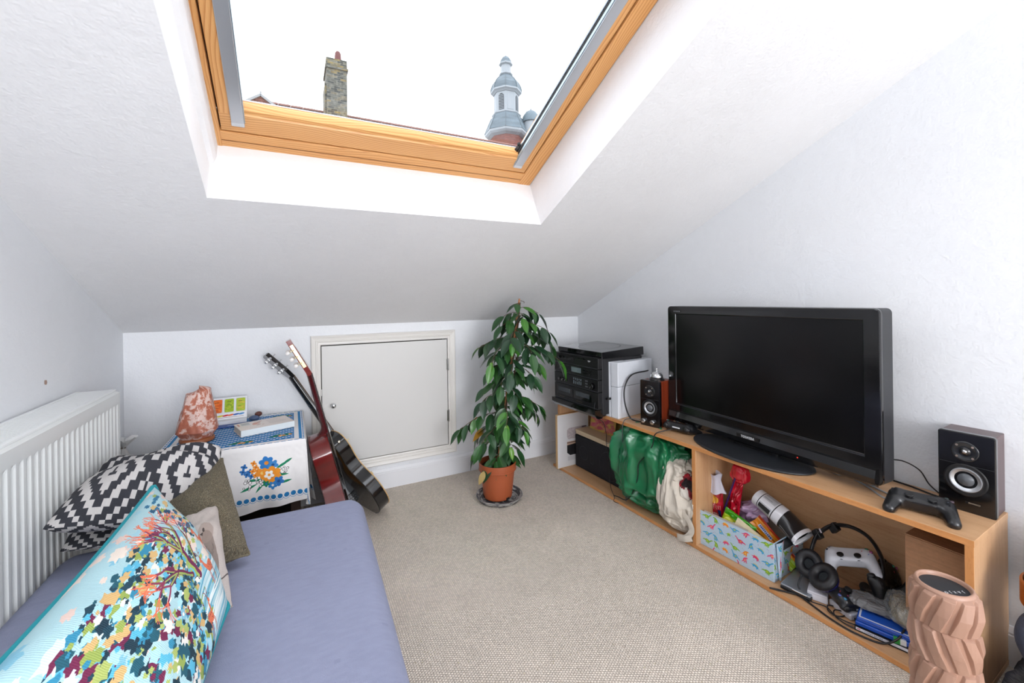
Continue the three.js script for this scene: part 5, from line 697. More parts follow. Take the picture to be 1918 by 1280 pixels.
// game pads, one pattern in two colours
function padGeo() {
  const L = [V(-0.045, 0, -0.006), V(0.045, 0, -0.006)];
  return sdf((x, y, z) => {
    const p = V(x, y, z), bx = Math.max(Math.abs(x) - 0.052, 0), by = Math.max(Math.abs(y + 0.002) - 0.008, 0), bz = Math.max(Math.abs(z + 0.006) - 0.02, 0);
    let d = Math.hypot(bx, by, bz) - 0.012;
    for (const s of [-1, 1]) { d = smin(d, capsd(p, V(s * 0.054, 0.0, -0.01), V(s * 0.07, -0.012, 0.058), 0.0235, 0.0165), 0.012); d = smin(d, capsd(p, V(s * 0.047, -0.004, -0.028), V(s * 0.06, -0.006, -0.034), 0.013, 0.012), 0.006); }
    return d;
  }, [0.1, 0.1, 0.1], 56);
}
const PADG = padGeo();
function gamepad(label, pos, quat, body, o2 = {}) {
  const o = thing('game_controller', label, 'controller', pos); o.quaternion.copy(quat); const trim = o2.trim || blackP;
  mesh('pad_body', PADG, body, o);
  mesh('touchpad', rbox(0.044, 0.004, 0.024, 0.0015), o2.touch || darkP, o, [0, 0.0115, -0.018]);
  for (const s of [-1, 1]) { const st = mesh('thumbstick', lathe([[0, 0], [0.012, 0], [0.013, 0.003], [0.006, 0.007], [0.006, 0.011], [0.0105, 0.0125], [0.011, 0.0155], [0.008, 0.0158], [0, 0.0145]], 28), trim, o, [s * 0.026, 0.0095, 0.012]); mesh('stick_collar', T3(new THREE.TorusGeometry(0.0138, 0.002, 8, 28), [0, 0.0005, 0], [Math.PI / 2, 0, 0]), body, st); }
  const cs = o2.buttons || [0x4aa58a, 0xc06a9a, 0x5a76b8, 0xb8525a]; for (let i = 0; i < 4; i++) mesh('face_button', lathe([[0, 0], [0.0052, 0], [0.0049, 0.0035], [0, 0.0042]], 16), mt(cs[i], { rough: 0.35 }), o, [0.056 + [0, 0.0115, 0, -0.0115][i], 0.0185, -0.012 + [-0.0115, 0, 0.0115, 0][i]]);
  mesh('direction_pad', merge([rbox(0.0075, 0.004, 0.024, 0.0015), rbox(0.024, 0.004, 0.0075, 0.0015)]), trim, o, [-0.056, 0.0205, -0.012]);
  for (const s of [-1, 1]) mesh('trigger', T3(ball(0.011, 1.1, 1.2, 0.7), [0, 0, 0]), trim, o, [s * 0.054, -0.004, -0.043]);
  mesh('light_bar', rbox(0.04, 0.006, 0.003, 0.001), o2.bar || mt(0xd8dade, { rough: 0.25 }), o, [0, -0.006, -0.0385]);
  return o;
}
const quatYX = (yaw, pitch = 0, roll = 0) => new THREE.Quaternion().setFromEuler(new THREE.Euler(pitch, yaw, roll, 'YXZ'));
gamepad('black game controller with a charging cable in front of the cherry sided speaker', P(1.05, 0.115, TOP + 0.024), quatYX(FR + Math.PI + 0.15, 0.28), mt(0x101114, { rough: 0.34, clearcoat: 0.2 }));
gamepad('black game controller lying handles forward at the near end of the cabinet top', P(0.135, 0.085, TOP + 0.0285), quatYX(FR + 0.27, 0.12), mt(0x0f1013, { rough: 0.3, clearcoat: 0.3 }), { buttons: [0x3a4a48, 0x4a3a44, 0x3a4050, 0x4a3a3c] });
{ // glass dish under the television, cables, socket
  const o = thing('metal_coaster', 'thin silver coaster half hidden beneath the television', 'coaster', P(0.4, 0.225, TOP)); mesh('coaster_disc', lathe([[0, 0], [0.045, 0], [0.05, 0.003], [0.047, 0.006], [0.04, 0.003], [0, 0.003]], 40), mt(0xb9bdc0, { rough: 0.2, metal: 0.8 }), o);
}
const cable = (name, label, pts, r, m, group) => solo(name, tube(pts, r, pts.length * 10, 8), m, label, 'cable', group);
cable('silver_cable', 'flat grey cable running along the cabinet top from television to controller', [P(0.36, 0.19, TOP + 0.003), P(0.3, 0.155, TOP + 0.003), P(0.235, 0.1, TOP + 0.003), P(0.2, 0.09, TOP + 0.004)], 0.0028, mt(0x9da1a6, { rough: 0.3 }));
cable('silver_cable', 'second grey cable beside the flat one behind the near controller', [P(0.35, 0.2, TOP + 0.003), P(0.28, 0.165, TOP + 0.003), P(0.2, 0.135, TOP + 0.003), P(0.17, 0.145, TOP + 0.004)], 0.0028, mt(0xb6babd, { rough: 0.3 }));
cable('black_cable', 'black lead lying along the wall between television and near speaker', [P(0.30, 0.29, TOP + 0.004), P(0.22, 0.275, TOP + 0.005), P(0.14, 0.255, TOP + 0.004), P(0.09, 0.262, TOP + 0.004)], 0.003, blackP);
{ const w = (s, y, t = 0.311) => P(s, t, y), o = thing('wall_adapter', 'white plug adapter on the right wall behind the television edge', 'adapter', [XR - 0.03, 0.52, -0.76], -Math.PI / 2); mesh('adapter_body', rbox(0.04, 0.07, 0.05, 0.005), mt(0xdfe1e4, { rough: 0.4 }), o, [0, 0, 0]); mesh('plug_pin', rbox(0.008, 0.05, 0.006, 0.002), blackP, o, [0.022, -0.012, 0.0]);
  cable('plug_cable', 'thin black lead looping down from the white wall adapter', [[XR - 0.035, 0.545, -0.735], [XR - 0.03, 0.548, -0.70], [XR - 0.025, 0.53, -0.66], [XR - 0.024, 0.49, -0.635], P(0.15, 0.29, TOP + 0.003)], 0.0022, blackP); }
cable('audio_cable', 'thick black lead looping from the white console to the cherry sided speaker', [P(1.40, 0.27, 0.71), P(1.37, 0.1, 0.70), P(1.36, 0.045, 0.645), P(1.345, 0.03, 0.56), P(1.30, 0.03, 0.485), P(1.262, 0.045, 0.478), P(1.243, 0.07, 0.476)], 0.0042, blackP);
cable('headphone_lead', 'thin grey lead hanging from the speaker jack over the cabinet front', [P(1.237, 0.05, 0.49), P(1.275, 0.02, 0.492), P(1.31, -0.004, 0.482), P(1.322, -0.011, 0.45), P(1.322, -0.012, 0.36), P(1.315, -0.014, 0.28), P(1.303, -0.016, 0.12), P(1.296, -0.018, 0.05)], 0.0022, mt(0x4b4e52, { rough: 0.4 }));
cable('charging_cable', 'black charging lead sagging from the left controller past the green bag', [P(1.06, 0.072, TOP + 0.018), P(1.075, 0.03, TOP + 0.012), P(1.10, -0.006, TOP - 0.004), P(1.115, -0.012, 0.40), P(1.15, -0.018, 0.345), P(1.2, -0.022, 0.28), P(1.203, -0.024, 0.22), P(1.23, -0.024, 0.14), P(1.29, -0.022, 0.062), P(1.37, -0.006, 0.042), P(1.42, 0.01, 0.026)], 0.0026, blackP);
cable('stereo_lead', 'thin black lead hanging from the stereo over the black speaker box', [P(1.47, -0.045, 0.60), P(1.477, -0.072, 0.54), P(1.473, -0.075, 0.47), P(1.465, -0.03, 0.44), P(1.49, 0.02, 0.36), P(1.545, 0.07, 0.27), P(1.55, 0.086, 0.2), P(1.545, 0.09, 0.08), P(1.5, 0.06, 0.03), P(1.40, -0.005, 0.026), P(1.36, -0.045, 0.03), P(1.34, -0.03, 0.0235)], 0.0018, mt(0x26262a, { rough: 0.4 }));
// ---------------------------------------------------------------- far compartment
const B0 = 0.0185;
{ // framed print leaning at the far end
  const o = thing('framed_print', 'white mounted print in a thin pale wood frame leaning in the far compartment', 'picture', P(1.915, 0.1, B0), FR + Math.PI / 2);   // faces the near end: local z = toward near, local x = toward the room? 
  const art = canvasTex(512, 700, (g, w, h) => { g.fillStyle = '#d9d8d9'; g.fillRect(0, 0, w, h); seed(4); g.fillStyle = '#b9aeb0'; g.beginPath(); g.roundRect(150, 190, 330, 150, 50); g.fill(); for (let i = 0; i < 500; i++) { g.fillStyle = `rgba(${rnd() < 0.5 ? '150,136,140' : '214,206,206'},0.35)`; g.fillRect(150 + rnd() * 330, 190 + rnd() * 150, rr(4, 30), rr(2, 8)); } g.fillStyle = '#4a3b3e'; g.fillRect(400, 196, 80, 14); g.fillStyle = '#c4a48e'; g.fillRect(150, 372, 330, 50); g.fillStyle = '#5a4642'; g.fillRect(150, 382, 330, 12); g.fillStyle = '#141318'; g.beginPath(); g.moveTo(150, 420); g.lineTo(480, 400); g.lineTo(480, 560); g.lineTo(200, 560); g.lineTo(150, 520); g.fill(); g.fillStyle = '#c6c5c8'; g.fillRect(160, 570, 300, 60); });
  const W = 0.26, H = 0.35; const b = mesh('print_board', rbox(W, H, 0.018, 0.0015), mt(0xdcdbdc, { rough: 0.7 }), o, [0, H / 2, 0], [0, 0, 0]);
  mesh('print', new THREE.PlaneGeometry(W - 0.004, H - 0.004), mt(0xffffff, { rough: 0.6, map: art }), b, [0, 0, 0.0096]);
  const wd = mt(0xd2ac7a, { rough: 0.5 }); for (const s of [-1, 1]) { mesh('frame_side', rbox(0.0025, H + 0.004, 0.02, 0.0006), wd, b, [s * (W / 2 + 0.001), 0, 0]); mesh('frame_side', rbox(W + 0.004, 0.0025, 0.02, 0.0006), wd, b, [0, s * (H / 2 + 0.001), 0]); }
}
{ // loudspeaker lying on its side
  const s0 = 1.438, s1 = 1.893, W = s1 - s0, H = 0.215, D = 0.19, o = thing('loudspeaker', 'black cloth fronted loudspeaker lying on its side in the far compartment', 'speaker', P((s0 + s1) / 2, 0.105 + D / 2, B0), FR);
  mesh('speaker_cabinet', rbox(W, H, D - 0.012, 0.004), mt(0x16161b, { rough: 0.5 }), o, [0, H / 2, -0.006]);
  const cl = tex(128, 128, (u, v) => { const k = 0.8 + 0.25 * hash(Math.floor(u * 128), Math.floor(v * 128), 3); return [24 * k, 24 * k, 32 * k]; }); cl.repeat.set(14, 7);
  const gr = mesh('grille_cloth', uvBox(rbox(W - 0.004, H - 0.004, 0.014, 0.006, 3), 'x', 1), mt(0xffffff, { rough: 0.8, map: cl }), o, [0, H / 2, D / 2 - 0.006]);
  const ringM = mt(0x23232b, { rough: 0.6 }); mesh('driver_ring', T3(new THREE.TorusGeometry(0.043, 0.0016, 8, 48), [-0.135, 0.004, 0.0072]), ringM, gr); mesh('driver_ring', T3(new THREE.TorusGeometry(0.083, 0.0016, 8, 60), [0.105, -0.004, 0.0072]), ringM, gr); mesh('port_outline', merge([T3(rbox(0.028, 0.0025, 0.002, 0.0008), [-0.055, 0.04, 0.0072]), T3(rbox(0.028, 0.0025, 0.002, 0.0008), [-0.055, -0.04, 0.0072]), T3(rbox(0.0025, 0.08, 0.002, 0.0008), [-0.069, 0, 0.0072]), T3(rbox(0.0025, 0.08, 0.002, 0.0008), [-0.041, 0, 0.0072])]), ringM, gr);
  mesh('maker_mark', rbox(0.005, 0.042, 0.0015, 0.0005), mt(0xb9bcc4, { rough: 0.3, metal: 0.6 }), gr, [0.178, -0.045, 0.0075]);
}
{ // pale wooden game box on top
  const o = thing('wooden_box', 'flat pale wood box lying on the black loudspeaker', 'box', P(1.69, 0.195, B0 + 0.216), FR); const pw = mt(0xd9bd97, { rough: 0.55, map: pineTex }); pw.map = null; pw.color.set(0xdcc7a6);
  mesh('box_base', uvBox(rbox(0.40, 0.014, 0.17, 0.0015), 'x'), pw, o, [0, 0.007, 0]); const l = mesh('box_lid', uvBox(rbox(0.405, 0.014, 0.175, 0.0015), 'x'), pw, o, [0, 0.0222, 0]); mesh('print', new THREE.PlaneGeometry(0.03, 0.012), printM(96, 40, (g) => { g.fillStyle = '#e2cfb4'; g.fillRect(0, 0, 96, 40); g.fillStyle = '#8a8078'; g.fillRect(8, 8, 36, 24); g.fillStyle = '#6a7f90'; g.fillRect(52, 8, 30, 10); }), l, [0.12, 0, 0.0882]);
}
{ const o = thing('paper_stack', 'short stack of white paper beside the pale wood box', 'paper', P(1.462, 0.17, B0 + 0.216), FR + 0.06); for (let i = 0; i < 4; i++) mesh('paper_sheet', rbox(0.045, 0.0016, 0.12, 0.0003), mt(0xe4e4e6, { rough: 0.8 }), o, [0.002 * (i % 2), 0.0009 + i * 0.0019, 0], [0, 0.02 * i, 0]); }
{ // watercolour card and a mustard folder behind it
  const art = canvasTex(512, 256, (g, w, h) => { const gr = g; gr.fillStyle = '#d8b45c'; gr.fillRect(0, 0, w, h); seed(15); for (let i = 0; i < 120; i++) { gr.fillStyle = ['rgba(214,92,120,0.5)', 'rgba(228,130,140,0.4)', 'rgba(196,70,104,0.45)', 'rgba(232,196,110,0.4)'][i % 4]; gr.beginPath(); gr.ellipse(w * (0.5 + (rnd() - 0.5) * 0.9), h * (0.5 + (rnd() - 0.5) * 0.8), rr(14, 80), rr(8, 30), rr(-0.5, 0.5), 0, 7); gr.fill(); } gr.strokeStyle = 'rgba(150,50,80,0.7)'; gr.lineWidth = 5; for (let i = 0; i < 5; i++) { gr.beginPath(); gr.moveTo(rr(120, 400), rr(60, 190)); gr.lineTo(rr(120, 400), rr(60, 190)); gr.stroke(); } });
  const o = thing('painted_card', 'pink and yellow painted card leaning above the pale wood box', 'card', P(1.74, 0.215, B0 + 0.2465), FR + 0.02); const c = mesh('card_sheet', rbox(0.235, 0.11, 0.003, 0.0008), mt(0xdab96a, { rough: 0.7 }), o, [0, 0.054, 0], [-0.16, 0, 0]); mesh('painting', new THREE.PlaneGeometry(0.231, 0.106), mt(0xffffff, { rough: 0.6, map: art }), c, [0, 0, 0.0018]);
  const f = thing('folder', 'mustard yellow folder with a white edge standing behind the painted card', 'folder', P(1.61, 0.256, B0 + 0.2465), FR + 0.04); mesh('folder_cover', rbox(0.22, 0.17, 0.004, 0.001), mt(0xa8904a, { rough: 0.6 }), f, [0, 0.083, 0], [-0.1, 0, 0]); mesh('folder_edge', rbox(0.006, 0.17, 0.007, 0.001), mt(0xd8d6d0, { rough: 0.6 }), f, [0.111, 0.083, 0], [-0.1, 0, 0]);
  const d = thing('hardback_book', 'dark blue and plum hardback standing behind the black pompom', 'book', P(1.47, 0.262, B0 + 0.2), FR + 0.02); mesh('book_cover', rbox(0.1, 0.2, 0.022, 0.002), mt(0x33354a, { rough: 0.5 }), d, [0, 0.1, 0]); mesh('cover_band', rbox(0.1005, 0.06, 0.0225, 0.002), mt(0x4a2536, { rough: 0.5 }), d, [0, 0.07, 0]); mesh('book_foot', rbox(0.1, 0.012, 0.03, 0.001), darkP, d, [0, 0.0, 0]);
}
{ // black tinsel pompom
  const o = thing('pompom', 'black shaggy pompom resting on the loudspeaker end', 'pompom', P(1.492, 0.137, B0 + 0.262)); seed(9); const gs = []; const bm = mt(0x08080a, { rough: 0.55 });
  mesh('pompom_core', ball(0.036, 1.35, 0.85, 1), bm, o);
  for (let i = 0; i < 900; i++) { const a = rnd() * 6.283, c = rr(-0.9, 1), s = Math.sqrt(1 - c * c), d = V(Math.cos(a) * s * 1.35, c * 0.9, Math.sin(a) * s), n = d.clone().normalize(), g = new THREE.PlaneGeometry(0.004, rr(0.018, 0.03), 1, 2); g.translate(0, 0.011, 0); const p = g.attributes.position; for (let k = 0; k < p.count; k++) p.setZ(k, p.getY(k) * p.getY(k) * 12); const m = new THREE.Matrix4().makeRotationFromQuaternion(new THREE.Quaternion().setFromUnitVectors(V(0, 1, 0), n.clone().add(V(rr(-0.4, 0.4), rr(-0.6, 0.2), rr(-0.4, 0.4))).normalize())); m.setPosition(d.multiplyScalar(0.033)); g.applyMatrix4(m); g.computeVertexNormals(); gs.push(g); }
  const fl = mesh('tinsel', merge(gs), mt(0x0b0b0e, { rough: 0.3, side: THREE.DoubleSide }), o); fl.userData.kind = 'stuff';
}
// crumpled sacks: a rounded box pushed in and out by ridged folds
function sack(w, h, d, o = {}) {
  const { sd = 1, fold = 0.03, top = 0.75, N = 150, sag = 0.12, freq = 3 } = o; const g = new THREE.SphereGeometry(1, N, Math.floor(N * 0.7)), p = g.attributes.position;
  for (let i = 0; i < p.count; i++) {
    let x = p.getX(i), y = p.getY(i), z = p.getZ(i); const sq = (a) => Math.sign(a) * Math.pow(Math.abs(a), 0.62); let X = sq(x), Y = sq(y), Z = sq(z); const k = 1 / Math.max(1, Math.hypot(X, Z) * 0.82); X *= k; Z *= k;
    const t = (Y + 1) / 2, wid = t < 0.3 ? lerp(0.86, 1, t / 0.3) : lerp(1, top, Math.pow((t - 0.3) / 0.7, 1.4)); X *= wid; Z *= wid; 
    const a = Math.atan2(z, x), q1 = fbm(x * freq + 4 + sd, y * 1.3 + z * freq + 7, sd, 3), q2 = fbm(x * freq * 2.1 + z * 2 + sd, z * freq * 1.7 + y * 2.6, sd + 3, 3), ridge = (1 - Math.abs(2 * q1 - 0.95) * 2.2) * 0.8 + (1 - Math.abs(2 * q2 - 0.95) * 2.4) * 0.5 + 0.35 * Math.sin(a * 9 + q1 * 12) * t;
    const n = V(x, y * 0.35, z).normalize(), amt = fold * ridge * (0.35 + 0.65 * sstep(-1, -0.4, Y)); X += n.x * amt / (w / 2) ; Z += n.z * amt / (d / 2); Y += 0.5 * amt / (h / 2) * n.y - sag * (1 - Math.hypot(X, Z)) * (Y > 0 ? 0.4 : 0) * q2;
    p.setXYZ(i, X * w / 2, Math.max(Y, -0.985) * h / 2 + h / 2, Z * d / 2);
  }
  const m = mergeVertices(g, 1e-5); m.computeVertexNormals(); return m;
}
{ // green plastic sack
  const gm = mt(0x0f6b40, { rough: 0.3, clearcoat: 0.45, clearcoatRoughness: 0.25, side: THREE.DoubleSide });
  const o = thing('green_sack', 'bulging green plastic sack wedged into the far compartment under the cabinet top', 'bag', P(1.215, 0.135, B0), FR + 0.12); mesh('sack_body', sack(0.385, 0.425, 0.275, { sd: 3, fold: 0.05, top: 0.98, freq: 3.0 }), gm, o);
}
{ // canvas tote with red cloth
  const tm = mt(0xcfc6b8, { rough: 0.92, side: THREE.DoubleSide, bumpMap: knitBump, bumpScale: 0.0006 });
  const o = thing('canvas_tote', 'crumpled cream canvas tote stuffed with red cloth against the cabinet divider', 'bag', P(1.0, 0.085, B0), FR + 0.2);
  const g = sack(0.185, 0.325, 0.21, { sd: 11, fold: 0.022, top: 0.82, freq: 2.8 }), p = g.attributes.position; for (let i = 0; i < p.count; i++) { const x = p.getX(i), y = p.getY(i), z = p.getZ(i), dx = (x - 0.055) / 0.05, dy = (y - 0.235) / 0.075, q = dx * dx + dy * dy; if (z > 0.02 && q < 1) p.setZ(i, z - 0.05 * Math.pow(1 - q, 0.6)); else if (z > 0.02 && q < 1.9) p.setZ(i, z + 0.012 * (1.9 - q)); } g.computeVertexNormals(); mesh('tote_body', g, tm, o);
  const rag = tex(128, 128, (u, v) => { const a = Math.floor(u * 6) % 2, b = Math.floor(v * 6) % 2; return a && b ? [30, 20, 24] : a || b ? [120, 24, 34] : [176, 30, 44]; });
  mesh('red_cloth', T3(sack(0.085, 0.12, 0.07, { sd: 5, fold: 0.014, N: 70, freq: 4 }), [0.03, 0.172, 0.04], [0, 0, -0.35]), mt(0xffffff, { rough: 0.85, map: rag }), o); mesh('white_cloth', T3(sack(0.04, 0.07, 0.05, { sd: 8, fold: 0.01, N: 40 }), [0.045, 0.165, 0.06], [0, 0, 0.3]), mt(0xd6cfc4, { rough: 0.9 }), o);
  const strap = (pts) => { const c = new THREE.CatmullRomCurve3(pts.map((q) => V(...q))); return grid(50, 2, (u, v) => { const q = c.getPoint(u), t = c.getTangent(u), n = t.clone().cross(V(0, 0, 1)).normalize(); q.addScaledVector(n, (v - 0.5) * 0.026); q.z += 0.002 * Math.sin(v * 3); q.uv = [u, v]; return q; }); };
  mesh('strap', strap([[0.02, 0.14, 0.108], [0.07, 0.1, 0.112], [0.085, 0.06, 0.112], [0.06, 0.02, 0.118], [0.02, 0.012, 0.122], [0.06, 0.018, 0.13], [0.09, 0.03, 0.12]]), tm, o); mesh('drawcord', tube([[-0.085, 0.21, 0.07], [-0.07, 0.17, 0.1], [-0.078, 0.145, 0.1]], 0.0018, 20, 6), mt(0x2c2a2a, { rough: 0.7 }), o);
}
// ---------------------------------------------------------------- near compartment
{ // dinosaur box
  const dino = canvasTex(1024, 1024, (g, w, h) => {
    g.fillStyle = '#b9cfe0'; g.fillRect(0, 0, w, h); seed(31);
    const sh = [(c, c2) => { g.fillStyle = c; g.beginPath(); g.ellipse(0, 0, 44, 26, 0, 0, 7); g.fill(); g.beginPath(); g.moveTo(30, -10); g.quadraticCurveTo(70, -70, 92, -64); g.quadraticCurveTo(104, -52, 84, -46); g.quadraticCurveTo(64, -30, 40, 14); g.fill(); g.beginPath(); g.moveTo(-34, -6); g.quadraticCurveTo(-84, 0, -96, 34); g.quadraticCurveTo(-66, 18, -30, 18); g.fill(); for (const x of [-26, -8, 10, 26]) g.fillRect(x, 10, 12, 36); g.fillStyle = c2; g.beginPath(); g.ellipse(-4, 2, 20, 11, 0, 0, 7); g.fill(); },
      (c, c2) => { g.fillStyle = c; g.beginPath(); g.moveTo(-80, 40); g.quadraticCurveTo(-40, 30, -26, -14); g.quadraticCurveTo(-10, -46, 24, -50); g.quadraticCurveTo(58, -56, 60, -36); g.lineTo(34, -26); g.quadraticCurveTo(26, 0, 34, 14); g.lineTo(26, 50); g.lineTo(12, 50); g.lineTo(8, 22); g.lineTo(-12, 48); g.lineTo(-24, 44); g.lineTo(-18, 16); g.quadraticCurveTo(-46, 40, -80, 40); g.fill(); g.fillStyle = c2; g.beginPath(); g.ellipse(4, 0, 10, 18, 0.5, 0, 7); g.fill(); },
      (c, c2) => { g.fillStyle = c; g.beginPath(); g.ellipse(0, 0, 50, 30, 0, Math.PI, 0); g.lineTo(82, 18); g.lineTo(40, 14); g.lineTo(40, 34); g.lineTo(26, 34); g.lineTo(20, 14); g.lineTo(-20, 14); g.lineTo(-26, 34); g.lineTo(-40, 34); g.lineTo(-44, 10); g.lineTo(-84, 20); g.closePath(); g.fill(); g.fillStyle = c2; for (let i = 0; i < 5; i++) { const x = -36 + i * 18; g.beginPath(); g.moveTo(x - 9, -24 + Math.abs(i - 2) * 5); g.lineTo(x, -50 + Math.abs(i - 2) * 7); g.lineTo(x + 9, -24 + Math.abs(i - 2) * 5); g.fill(); } }];
    const col = [['#3aa0cf', '#c9cf3a'], ['#d81e63', '#e99a3a'], ['#ef8a22', '#f4d24a'], ['#7ab02c', '#c4d232'], ['#35a3d6', '#f1d24a'], ['#e04a7c', '#f0b060']]; let n = 0;
    for (let y = 70; y < h; y += 150) for (let x = 80 + (Math.floor(y / 150) % 2) * 85; x < w + 60; x += 172) { const k = n++; g.save(); g.translate(x + rr(-12, 12), y + rr(-10, 10)); g.rotate(rr(-0.5, 0.5)); g.scale(k % 2 ? 0.95 : -0.95, 0.95); sh[k % 3](...col[(k * 5 + (k >> 2)) % 6]); g.restore(); }
    for (let i = 0; i < 130; i++) { g.fillStyle = ['#8a3a8c', '#6aa6cc', '#d6a6c0', '#90b070', '#e0b48c'][i % 5]; g.beginPath(); g.ellipse(rnd() * w, rnd() * h, rr(3, 9), rr(2, 5), rnd() * 3, 0, 7); g.fill(); } g.strokeStyle = 'rgba(120,180,190,0.7)'; g.lineWidth = 5; for (let i = 0; i < 26; i++) { const x = rnd() * w, y = rnd() * h; g.beginPath(); g.moveTo(x, y); g.bezierCurveTo(x + 20, y - 40, x + 40, y + 40, x + 60, y); g.stroke(); }
  }); 
  const dm = mt(0xffffff, { rough: 0.28, map: dino, clearcoat: 0.3, side: THREE.DoubleSide }); const W = 0.352, H = 0.152, D = 0.225, o = thing('gift_box', 'open box wrapped in pale blue dinosaur paper holding sweets and craft bits', 'box', P(0.738, 0.148, 0.019), FR + 0.035);
  const wall = (name, w, h, x, z, ry) => mesh(name, uvBox(rbox(w, h, 0.004, 0.001), 'x', 0.26, x, z), dm, o, [x, h / 2, z], [0, ry, 0]);
  wall('box_side', W, H, 0, D / 2, 0); wall('box_side', W, H, 0, -D / 2, 0); wall('box_side', D, H, W / 2, 0, Math.PI / 2); wall('box_side', D, H, -W / 2, 0, Math.PI / 2); mesh('box_bottom', rbox(W, 0.003, D, 0.001), mt(0xa79f92, { rough: 0.8 }), o, [0, 0.003, 0]);
  const card = mt(0xb5aca0, { rough: 0.8 }); mesh('box_lining', rbox(W - 0.006, H - 0.006, 0.002, 0.0006), card, o, [0, H / 2, D / 2 - 0.0032]); mesh('box_lining', rbox(W - 0.006, H - 0.006, 0.002, 0.0006), card, o, [0, H / 2, -D / 2 + 0.0032]); mesh('box_flap', rbox(0.2, 0.03, 0.002, 0.0006), card, o, [-0.03, H - 0.012, D / 2 - 0.0065], [-0.3, 0, 0]);
  mesh('dark_rim', rbox(0.0035, 0.045, D - 0.05, 0.001), mt(0x2b3136, { rough: 0.7 }), o, [W / 2 + 0.002, H - 0.024, 0.005]);
  mesh('paper_fold', T3(grid(20, 6, (u, v) => { const p = V(0.006 * Math.sin(v * 3.14), H * u, (v - 0.5) * lerp(0.01, 0.06, u)); p.uv = [u * 0.4, v * 0.3]; return p; }), [W / 2 + 0.004, 0, D / 2 - 0.035], [0, 0, -0.02]), dm, o);
  const Q = (x, y, z) => { const v = V(x, y, z).applyAxisAngle(V(0, 1, 0), FR + 0.035); const p = P(0.738, 0.148, 0.019); return [v.x + p[0], v.y + p[1], v.z + p[2]]; }, yaw = FR + 0.035;
  const pouch = (name, label, cat, pos, rot, w, h, d, m, o2 = {}) => { const t = thing(name, label, cat, pos); t.quaternion.setFromEuler(new THREE.Euler(rot[0], yaw + rot[1], rot[2], 'YXZ')); const c = cushionGeo(V(-w / 2, 0, 0), V(w / 2, 0, 0), V(w / 2, h, 0), V(-w / 2, h, 0), d, { pinch: 0.03, wr: o2.wr ?? 0.006, sd: o2.sd || 3, N: 26, pow: 0.5 }); mesh(o2.a || 'wrapper_front', c.front, m, t); mesh(o2.b || 'wrapper_back', c.back, o2.mb || m, t); return t; };
  // tall sweet packet twisted at the neck, with a white paper ruff
  const red = printM(256, 512, (g, w, h) => { g.fillStyle = '#b3162a'; g.fillRect(0, 0, w, h); g.fillStyle = '#e0a63a'; g.beginPath(); g.ellipse(100, 110, 90, 46, 0, 0, 7); g.fill(); g.fillStyle = '#f4e9df'; for (let i = 0; i < 26; i++) { g.beginPath(); g.arc(40 + (i % 7) * 30, 170 + Math.floor(i / 7) * 16, 5, 0, 7); g.fill(); } g.fillStyle = '#1c2c6a'; g.fillRect(170, 220, 60, 260); g.save(); g.translate(90, 330); g.rotate(-1.2); g.fillStyle = '#f2efe9'; for (let i = 0; i < 6; i++) g.fillRect(-70 + i * 5, -40 + i * 17, 120, 8); g.restore(); }, { rough: 0.2, clearcoat: 0.5 });
  { const t = pouch('sweet_packet', 'red and gold sweet packet with a white paper ruff standing at the box far end', 'packet', Q(-0.125, 0.03, 0.005), [0.05, 0.1, 0.02], 0.062, 0.195, 0.034, red); mesh('paper_ruff', grid(40, 12, (u, v) => { const a = u * 6.283, r = lerp(0.047, 0.018, Math.pow(v, 0.7)) * (1 + 0.12 * Math.sin(a * 6)), y = 0.19 + v * 0.085; const r2 = v > 0.7 ? r + (v - 0.7) * 0.05 : r; const p = V(Math.cos(a) * r2, y + 0.006 * Math.sin(a * 3), Math.sin(a) * r2 * 0.6); p.uv = [u, v]; return p; }), mt(0xc9c6d2, { rough: 0.8, side: THREE.DoubleSide }), t); }
  { const t = pouch('cracker', 'glossy red foil packet with a dark purple stick beside the white paper ruff', 'packet', Q(-0.07, 0.10, -0.02), [0.0, 0, -0.14], 0.05, 0.19, 0.022, mt(0xc1122a, { rough: 0.16, clearcoat: 0.6 }), { wr: 0.012, sd: 9 }); mesh('foil_top', T3(sack(0.066, 0.08, 0.04, { sd: 14, fold: 0.008, N: 40 }), [0.005, 0.185, 0]), mt(0xc8102a, { rough: 0.15, clearcoat: 0.6 }), t); mesh('stick', T3(cyl(0.004, 0.004, 0.2, 10), [-0.02, 0.11, 0.022], [0, 0, -0.18]), mt(0x3a1d5c, { rough: 0.3 }), t); }
  pouch('green_packet', 'lime green snack packet with a dark green top band in the dinosaur box', 'packet', Q(-0.035, 0.055, 0.045), [-0.2, 0.12, -0.3], 0.14, 0.105, 0.03, printM(256, 256, (g, w, h) => { g.fillStyle = '#a9c21c'; g.fillRect(0, 0, w, h); g.fillStyle = '#3f9a14'; g.fillRect(0, 0, w, 62); g.fillStyle = '#e4e85a'; for (const [x, y, r] of [[60, 120, 36], [120, 170, 30], [190, 120, 34]]) { g.beginPath(); g.ellipse(x, y, r, r * 1.3, 0.4, 0, 7); g.fill(); } g.fillStyle = '#e9eee4'; g.fillRect(96, 90, 26, 120); g.fillStyle = '#2f6f5a'; g.fillRect(130, 200, 60, 26); }, { rough: 0.25, clearcoat: 0.4 }), { sd: 6 });
